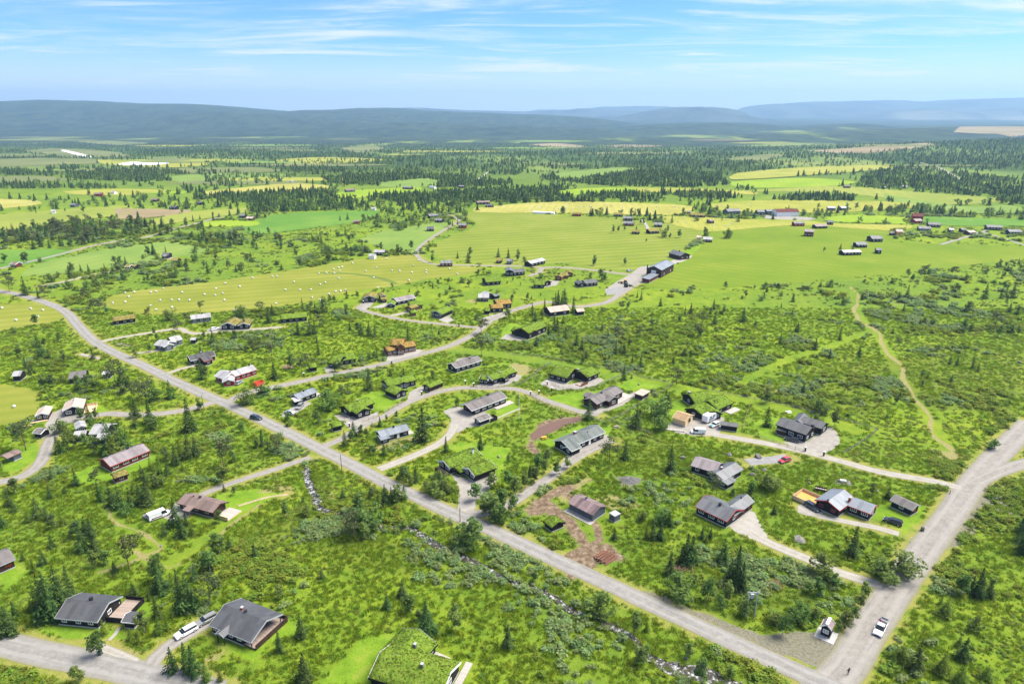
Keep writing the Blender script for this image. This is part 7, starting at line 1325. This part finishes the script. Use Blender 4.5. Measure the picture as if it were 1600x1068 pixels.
# none of them hides a house, a parked car or the main road
bp = np.array([to_px(p_[0], p_[1], 1.2) for f_ in FOOT for p_ in list(f_)+[tuple(np.mean(f_, 0))]]); mr = smooth_line(road_w[0][1], 3); rp = np.array(to_px(mr[:, 0], mr[:, 1], 0.1)).T
def hides(t):
    hw = max(t[2]*.2, .8)*(3.32+.009*max(t[5]-534, -250)); top = to_px(t[0], t[1], float(F(t[0], t[1]))+t[2])[1]
    c1 = (np.abs(bp[:, 0]-t[4]) < hw) & (bp[:, 1] > top) & (bp[:, 1] < t[5]+1); c2 = (np.abs(rp[:, 0]-t[4]) < hw*.6) & (rp[:, 1] > top+(t[5]-top)*.25) & (rp[:, 1] < t[5])
    return c1.any() or (t[5] > 440 and c2.any())
rnd = [t for t in rnd if not hides(t)]
LIMIT = {'spruce': 300, 'young': 170, 'birch': 300, 'rowan': 110, 'pine': 80}
solo = []; rest = {k: [] for k in LIMIT}
for k in LIMIT:
    H_ = [t for t in hand if t[3] == k]; R_ = sorted([t for t in rnd if t[3] == k and 0 < t[4] < 1600 and t[5] < 1068], key=lambda t: -t[2]/t[1]); far_ = [t for t in rnd if t[3] == k and not (0 < t[4] < 1600 and t[5] < 1068)]
    n = max(0, LIMIT[k]-len(H_)); solo += H_+R_[:n]; rest[k] += R_[n:]+far_
LAND = [(130, 965, 'the black cabin with railed terrace'), (385, 985, 'the large slate-roofed cabin'), (640, 1040, 'the big sod-roofed cabin'), (310, 795, 'the rusty brown-roofed cabin'), (200, 715, 'the long red-brown cabin'), (185, 745, 'the red-brown outhouse'), (22, 712, 'the brown-roofed carport'),
 (112, 640, 'the cabin at the gravel yard'), (145, 672, 'the cabin with two pale gables'), (615, 676, 'the cabin between conifer clumps'), (730, 725, 'the three-part sod cabin'), (560, 640, 'the L-shaped sod cabin'), (620, 600, 'the sod cabin with glazed gable'), (765, 635, 'the long taupe-roofed cabin'), (940, 625, 'the many-gabled cabin'),
 (910, 688, 'the cabin with brick chimney'), (1070, 655, 'the unfinished timber cabin'), (1120, 640, 'the sprawling sod cabin'), (1250, 670, 'the tall black cabin'), (1120, 738, 'the cabin with crossing roofs'), (1130, 800, 'the cabin with red gable trim'), (1320, 785, 'the T-shaped cabin'), (1415, 790, 'the black garage'), (917, 795, 'the plum-roofed cabin'),
 (862, 815, 'the turf hut'), (1295, 982, 'the information hut'), (938, 875, 'the log pile'), (1375, 985, 'the white pickup'), (1175, 950, 'the wooden pole stand'), (540, 510+230, 'the wooden pole by the main road'), (490, 780, 'the stream falls'), (870, 932, 'the white stretch of stream'), (1090, 1045, 'the stream pool'),
 (500, 700, 'the lower turn-off'), (360, 622, 'the road junction'), (370, 585, 'the red cabin'), (315, 560, 'the black-tiled cabin'), (265, 538, 'the slate blue cabin'), (365, 505, 'the joined sod pair'), (195, 500, 'the dry sod cabin'), (460, 497, 'the green-roofed cabin'), (628, 545, 'the orange-sod log house'), (535, 567, 'the cabin behind birches'),
 (725, 568, 'the cabin with red chimney'), (480, 620, 'the small blue-grey cabin'), (785, 588, 'the sod cabin in the curved fence'), (895, 588, 'the sod cabin with blue door'), (825, 515, 'the tall sod cabin'), (780, 480, 'the orange-roofed cabin at the bend'), (577, 465, 'the pointed sod gable'), (635, 468, 'the mauve-roofed cabin'), (690, 488, 'the broad sod gable'),
 (760, 463, 'the three pale blocks'), (875, 485, 'the beige-roofed cabin'), (1030, 420, 'the workshop'), (920, 442, 'the tarmac pad'), (850, 443, 'the round parking place'), (1335, 480, 'the upper trail fork'), (1368, 515, 'the bare trail crossing'), (1440, 630, 'the dirt trail'), (1500, 710, 'the lower end of the dirt trail'), (1500, 760, 'the right-hand junction'),
 (1530, 800, 'the roadside ditch'), (1450, 900, 'the wide gravel road'), (1260, 560, 'the grassy track'), (1150, 500, 'the heath below the green field'), (1550, 440, 'the birch edge of the green field'), (1040, 600, 'the fence corner'), (1360, 665, 'the fence end'), (1560, 530, 'the right heath'), (1000, 520, 'the heath above the fence'), (620, 790, 'the road bank'),
 (40, 610, 'the left meadow'), (60, 500, 'the small left bale field'), (150, 600, 'the birch wood'), (230, 620, 'the lane through the wood'), (100, 440, 'the far left road'), (400, 400, 'the long bale field'), (1340, 385, 'the pasture hamlet'), (640, 400, 'the field lane'), (150, 360, 'the left pine belt'), (1400, 335, 'the birch belt'), (60, 780, 'the lower lane end'), (60, 850, 'the cleared slope'), (400, 860, 'the heathery slope'), (520, 880, 'the shrubby slope'), (760, 960, 'the streamside meadow'), (600, 335, 'the far willow belt'), (450, 375, 'the scrub by the green field'), (1110, 370, 'the wooded knoll'), (940, 335, 'the farm lane')]
LAND = [(x, y, n, *P(x, y)[:2]) for x, y, n in LAND]
def rel(t, l):
    dx_ = t[0]-l[3]; dy_ = t[1]-l[4]
    if abs(dx_) > abs(dy_)*1.2: return 'left of' if dx_ < 0 else 'right of'
    return 'beyond' if dy_ > 0 else 'in front of'
seen = {}; info = []
for t in solo:
    l = min(LAND, key=lambda l: math.hypot(l[3]-t[0], l[4]-t[1])); H = t[2]; sz = 'tall' if H > 8.5 else 'mid-sized' if H > 4.8 else 'small'
    key = (sz, t[3], rel(t, l), l[2]); seen.setdefault(key, []).append((math.hypot(l[3]-t[0], l[4]-t[1]), len(info))); info.append((t, key))
lab = {}
ORD = ['', 'second', 'third', 'fourth', 'fifth', 'sixth', 'seventh', 'eighth']
for key, L in seen.items():
    L.sort(); base = f"{key[0]} {WORD[key[1]]} {key[2]} {key[3]}"
    for r, (_, i) in enumerate(L):
        if len(L) == 1: lab[i] = (base, None)
        elif r == 0: lab[i] = (base+', closest', None)
        elif r == len(L)-1 and r < 8: lab[i] = (base+', farthest', None)
        elif r < 4: lab[i] = (base+f', {ORD[r]} closest', None)
        else: lab[i] = (base.replace(key[0], 'one of several '+key[0], 1), True)
for i, (t, key) in enumerate(info):
    x, y, H, k = t[:4]; cr, tk = TREE[k][(i*7+int(x)) % len(TREE[k])]; s = H
    o = empty(NAMES[k], (x, y, float(F(x, y))-.05), random.uniform(0, 6.28)); wx = random.uniform(.9, 1.25); 
    if t[5] == 985: wx = .8
    o.scale = (s*wx, s*wx, s); L_, g_ = lab[i]; L_ = ' '.join(L_.split()); tag(o, L_, {'spruce': 'spruce', 'young': 'young spruce', 'birch': 'birch', 'rowan': 'broadleaf tree', 'pine': 'pine'}[k])
    o['group'] = {'spruce': 'dark spruces', 'young': 'bright young spruces', 'birch': 'birches', 'rowan': 'round broadleaf trees', 'pine': 'pines'}[k]+((' '+key[2]+' '+key[3]) if g_ else ' of the hamlet and its heath')
    for nm, me in (('crown', cr), ('trunk', tk)): c = bpy.data.objects.new(nm, me); COL.objects.link(c); c.parent = o
print('trees', len(solo), {k: len(v) for k, v in rest.items()}, time.time()-T0)
# ------------------------------------------------------------------ ground cover: what nobody could count, one object each
def scatter(name, x, y, scale, variants, sx=None, dz=0.0, tilt=0):
    """an unlinked source collection holds the plant shapes; a points mesh instances them on the ground"""
    src = bpy.data.collections.new(name+'_shapes')
    for i, me in enumerate(variants): src.objects.link(bpy.data.objects.new('%s_%02d' % (name, i), me))
    n = len(x); me = bpy.data.meshes.new(name); me.vertices.add(n); me.vertices.foreach_set('co', np.column_stack([x, y, F(x, y)+dz]).astype(np.float32).ravel())
    sc3 = np.column_stack([scale*(sx if sx is not None else 1)]*2+[scale]).astype(np.float32)
    a = me.attributes.new('scl', 'FLOAT_VECTOR', 'POINT'); a.data.foreach_set('vector', sc3.ravel())
    a = me.attributes.new('rot', 'FLOAT_VECTOR', 'POINT'); a.data.foreach_set('vector', np.column_stack([rng.normal(size=n)*tilt, rng.normal(size=n)*tilt, rng.uniform(0, 6.28, n)]).astype(np.float32).ravel())
    a = me.attributes.new('idx', 'INT', 'POINT'); a.data.foreach_set('value', rng.integers(0, len(variants), n).astype(np.int32))
    o = bpy.data.objects.new(name, me); COL.objects.link(o); tag(o, kind='stuff')
    g = bpy.data.node_groups.new(name, 'GeometryNodeTree'); g.interface.new_socket('Geometry', in_out='INPUT', socket_type='NodeSocketGeometry'); g.interface.new_socket('Geometry', in_out='OUTPUT', socket_type='NodeSocketGeometry')
    gi = g.nodes.new('NodeGroupInput'); go = g.nodes.new('NodeGroupOutput'); ip = g.nodes.new('GeometryNodeInstanceOnPoints'); ci = g.nodes.new('GeometryNodeCollectionInfo')
    ci.inputs['Collection'].default_value = src; ci.inputs['Separate Children'].default_value = True; ci.inputs['Reset Children'].default_value = True
    def na(k, ty): q = g.nodes.new('GeometryNodeInputNamedAttribute'); q.data_type = ty; q.inputs['Name'].default_value = k; return q.outputs['Attribute']
    g.links.new(gi.outputs[0], ip.inputs['Points']); g.links.new(ci.outputs[0], ip.inputs['Instance']); ip.inputs['Pick Instance'].default_value = True
    g.links.new(na('idx', 'INT'), ip.inputs['Instance Index']); g.links.new(na('scl', 'FLOAT_VECTOR'), ip.inputs['Scale'])
    er = g.nodes.new('FunctionNodeEulerToRotation'); g.links.new(na('rot', 'FLOAT_VECTOR'), er.inputs[0]); g.links.new(er.outputs[0], ip.inputs['Rotation'])
    g.links.new(ip.outputs[0], go.inputs[0]); md = o.modifiers.new('scatter', 'NODES'); md.node_group = g; return o
def merged(cr, tk, name):
    """crown and trunk of a tree as one shape with two materials"""
    bm = bmesh.new(); bm.from_mesh(cr); n = len(bm.faces); bm.from_mesh(tk); bm.faces.ensure_lookup_table()
    for f in bm.faces[n:]: f.material_index = 1
    me = bpy.data.meshes.new(name); bm.to_mesh(me); bm.free(); me.materials.append(cr.materials[0]); me.materials.append(tk.materials[0]); return me
for k, L in rest.items():
    if L: scatter('more_'+{'spruce': 'spruces', 'young': 'young_spruces', 'birch': 'birches', 'rowan': 'broadleaf_trees', 'pine': 'pines'}[k], np.array([t[0] for t in L]), np.array([t[1] for t in L]), np.array([t[2] for t in L]), [merged(c, t_, NAMES[k]) for c, t_ in TREE[k]])
def dome(seed, n, sz, mat, name, w_=.55, h_=.5):
    R = np.random.default_rng(seed); bl = [(R.normal()*w_*.45, R.normal()*w_*.45, h_*(.35+.3*R.random()), w_*(.35+.3*R.random()), h_/w_) for _ in range(6)]
    V, Q = leafcloud(R, bl, int(n*.8), sz*1.25, 2.2); V[:, 2] = np.maximum(V[:, 2], -.05); return np_mesh(name, V, Q, mat)
willow = [dome(31+i, 170, .085, WIL, 'willow_shrub', .55, .45) for i in range(4)]
shrub = [dome(41+i, 170, .085, SHR, 'green_shrub', .55, .45) for i in range(4)]
heath = [dome(51+i, 90, .10, HEA, 'dwarf_shrub', .6, .25) for i in range(3)]
def tuft(seed):
    R = np.random.default_rng(seed); V = []; Q = []
    for _ in range(26):
        c = R.normal(size=2)*.35; a = R.random()*6.28; l = .25+.35*R.random(); wv = .05+.06*R.random(); t = R.normal(size=2)*.22; k = len(V)
        V += [(c[0]-math.cos(a)*wv, c[1]-math.sin(a)*wv, 0), (c[0]+math.cos(a)*wv, c[1]+math.sin(a)*wv, 0), (c[0]+t[0]+wv*.3, c[1]+t[1], l), (c[0]+t[0]-wv*.3, c[1]+t[1], l)]; Q.append((k, k+1, k+2, k+3))
    return np_mesh('grass_tuft', V, Q, GRS)
tufts = [tuft(61+i) for i in range(3)]
def cloud_pts(y0, y1, dens, wid=.84):
    area = (y1**2-y0**2)*wid/1.0+2*40*(y1-y0); n = int(area*dens); yy = np.sqrt(rng.uniform(y0**2, y1**2, n)); xx = rng.uniform(-1, 1, n)*(yy*wid+40); return xx, yy
def habitat(x, y): return fbm(x, y, 34, 201, 4), fbm(x, y, 9, 231, 3), fbm(x, y, 22, 261, 4)
THIN = [wp(s) for s in ('990,700 1180,702 1250,735 1290,760 1240,800 1180,800 1060,780 940,735', '1180,735 1480,765 1440,860 1340,890 1180,815', '560,850 700,880 860,935 980,1000 1000,1068 560,1068 480,930', '690,690 800,690 830,740 780,760', '1480,850 1600,830 1640,960 1560,960', '850,600 1060,600 1050,640 980,660 880,640', '690,535 840,560 1000,590 1200,625 1350,660 1330,690 1160,625 950,585 700,560', '1010,450 1180,455 1300,480 1200,560 1080,600 960,560')]
for band, (y0, y1, dn, gs) in enumerate(((88, 200, 1.35, .92), (200, 360, .60, 1.1), (360, 720, .15, 1.7))):
    x, y = cloud_pts(y0, y1, dn); A_, B_, C_ = habitat(x, y); b = blocked(x, y, 1.1 if y1 < 400 else .5) | open_ground(x, y); u = rng.random(len(x))
    tn = np.zeros(len(x), bool)
    for L_ in THIN: tn |= in_poly(x, y, L_)
    hd = np.full(len(x), 99.0)
    for f_ in FOOT:
        c_ = np.mean(f_, 0)
        if c_[1] < 420: hd = np.minimum(hd, np.hypot(x-c_[0], y-c_[1]))
    b0 = b.copy(); b = b | ((hd < 15) & (rng.random(len(x)) < .8)) | (tn & (rng.random(len(x)) < .76))
    m = ~b & (u < np.clip((A_-.515)*7, 0, .9)*np.clip((B_-.38)*5, 0, 1)); mw = m & (C_ > .53); ms = m & ~mw
    s = (1.0+1.7*rng.random(len(x)))*gs
    scatter('willow_scrub', x[mw], y[mw], s[mw]*1.05, willow, tilt=.1); scatter('green_scrub', x[ms], y[ms], s[ms], shrub, tilt=.1)
    m2 = ~b & ~m & (B_ > .475) & (u < .55); s2 = (.45+.95*rng.random(len(x))**1.6)*gs*1.2
    mh = m2 & (C_+.10*(rng.random(len(x))-.5) < .485); mg = m2 & ~mh; scatter('heath_cover', x[mh], y[mh], s2[mh], heath, tilt=.1)
    scatter('low_green_cover', x[mg], y[mg], s2[mg]*.72, shrub, tilt=.1)
    if band < 2:
        m3 = ~b0 & ~m & ~m2 & (u < .85); scatter('tall_grass', x[m3], y[m3], (.6+.8*rng.random(m3.sum()))*gs, tufts)
    # edges of roads: taller growth
print('cover', time.time()-T0)
# ------------------------------------------------------------------ far woods: single low trees, tens of thousands
def lowtree(seed, conifer, mat):
    R = np.random.default_rng(seed); V = []; Q = []
    if conifer:
        for i in range(5):
            z0 = .08+.17*i; r = (.20-.034*i)*(.85+.3*R.random()); n = 5; ph = R.random()*6
            for j in range(n):
                a0 = ph+6.283*j/n; a1 = a0+6.283/n*.9; k = len(V); V += [(0, 0, z0+.26), (math.cos(a0)*r, math.sin(a0)*r, z0-.02*R.random()), (math.cos((a0+a1)/2)*r*1.15, math.sin((a0+a1)/2)*r*1.15, z0-.05), (math.cos(a1)*r, math.sin(a1)*r, z0)]; Q.append((k, k+1, k+2, k+3))
        return np_mesh('far_conifer', V, Q, mat)
    return np_mesh('far_birch', *leafcloud(R, blobs_birch(R, .28, .2, 5), 46, .12), mat)
farc = [lowtree(71+i, True, SPR) for i in range(3)]; farb = [lowtree(81+i, False, BIR) for i in range(3)]; farp = [lowtree(91, False, PIN)]
WOODS = [  # outline, trees per 1000 m2, share of conifers
 ('560,302 640,304 760,297 860,295 1000,302 1140,302 1142,312 1000,316 860,316 760,319 700,323 620,316 575,307', 22, .95),
 ('860,270 1000,267 1120,272 1142,289 1080,293 960,291 900,286 838,281', 14, .9), ('500,277 620,272 740,277 802,284 790,290 700,293 600,289 520,287', 14, .9), ('385,304 470,297 520,299 565,311 545,327 430,332 385,333 375,314', 14, .8),
 ('110,272 160,269 240,273 272,283 215,284 118,280', 12, .8), ('-40,265 40,266 55,273 -40,275', 12, .8), ('-40,290 50,286 120,287 195,293 200,298 100,294 -40,296', 10, .8), ('150,266 270,266 300,272 240,274 150,270', 10, .8), ('70,262 100,258 122,262 118,266 75,266', 10, .8),
 ('290,311 350,300 402,302 402,319 330,314', 12, .8), ('1350,272 1420,264 1500,270 1640,288 1640,336 1560,314 1480,304 1400,300 1345,292', 11, .7), ('1420,247 1500,237 1640,222 1640,268 1520,264 1450,257', 9, .9), ('1200,312 1260,304 1338,307 1330,316 1240,317', 14, .9),
 ('1380,312 1410,312 1450,322 1400,322', 10, .6), ('1150,294 1180,296 1200,304 1140,302', 10, .8), ('1100,316 1170,310 1190,318 1120,318', 8, .6), ('450,262 560,264 700,266 860,268 860,272 700,274 600,268 450,270', 7, .6), ('300,264 440,276 500,270 440,284 360,292 320,284', 7, .7),
 ('400,332 560,322 700,320 740,330 700,336 600,332 480,330', 8, .45), ('380,318 560,316 640,318 560,324 420,330', 9, .45), ('500,350 620,348 700,330 720,322 600,340', 7, .3), ('1440,290 1560,300 1640,312 1640,330 1500,312', 9, .5), ('1200,262 1340,262 1350,270 1250,272', 5, .6), ('1060,306 1150,306 1190,312 1100,314', 8, .7),
 ('400,240 640,240 1000,242 1250,250 1400,242 1640,210 1640,236 1400,262 1140,272 1000,264 800,262 640,262 430,254', 1.7, .7), ('-60,222 400,224 800,224 1250,228 1660,206 1660,225 1400,240 1000,242 420,240 -60,240', 1.5, .8), ('0,330 120,345 100,350 0,362', 4, .5), ('250,320 400,318 380,326 260,330', 5, .5),
]
LX = {0: [[], [], []], 1: [[], [], []]}
for s, dens, cf in WOODS:
    L = wp(s); x, y = sample(L, dens*(2.3 if dens >= 10 else 1))
    if len(x) == 0: continue
    cl = fbm(x, y, 90 if dens < 5 else 40, 301, 3); keep = rng.random(len(x)) < np.clip((cl-.30)*(5 if dens > 5 else 7), .1, 1); x, y = x[keep], y[keep]
    keep = ~blocked(x, y, 3, 'farm'); x, y = x[keep], y[keep]; c = rng.random(len(x)) < cf*.66; H = rng.uniform(4, 9, len(x))*np.where(c, 1, .72)
    for q, mm in ((0, c), (1, ~c)): LX[q][0].append(x[mm]); LX[q][1].append(y[mm]); LX[q][2].append(H[mm])
c0 = [np.concatenate(a) for a in LX[0]]; c1_ = [np.concatenate(a) for a in LX[1]]
# single bushes and trees dotted over the open plain
x, y = cloud_pts(640, 2600, .0034); A_ = fbm(x, y, 160, 401, 4); k = (A_ > .46) & ~blocked(x, y, 4); x, y = x[k], y[k]; cc = rng.random(len(x)) < .5
scatter('far_spruces', np.concatenate([c0[0], x[cc]]), np.concatenate([c0[1], y[cc]]), np.concatenate([c0[2], rng.uniform(5, 11, cc.sum())]), farc, sx=1.45)
scatter('far_birches', np.concatenate([c1_[0], x[~cc]]), np.concatenate([c1_[1], y[~cc]]), np.concatenate([c1_[2], rng.uniform(4, 8, (~cc).sum())]), farb, sx=1.2)
print('woods', len(c0[0]), len(c1_[0]), time.time()-T0)
# ------------------------------------------------------------------ air
hz = MB(); hz.box(-26000, 26000, -900, 20000, -104, 460)
ho = hz.build('haze', None); tag(ho, kind='stuff'); hm = bpy.data.materials.new('haze'); hm.use_nodes = True; t = hm.node_tree; t.nodes.clear()
pv = t.nodes.new('ShaderNodeVolumePrincipled'); pv.inputs['Color'].default_value = (.43, .70, 1.0, 1); pv.inputs['Density'].default_value = 8.0e-5; pv.inputs['Anisotropy'].default_value = .2
oo = t.nodes.new('ShaderNodeOutputMaterial'); t.links.new(pv.outputs[0], oo.inputs['Volume']); ho.data.materials.append(hm)
print('done', time.time()-T0)
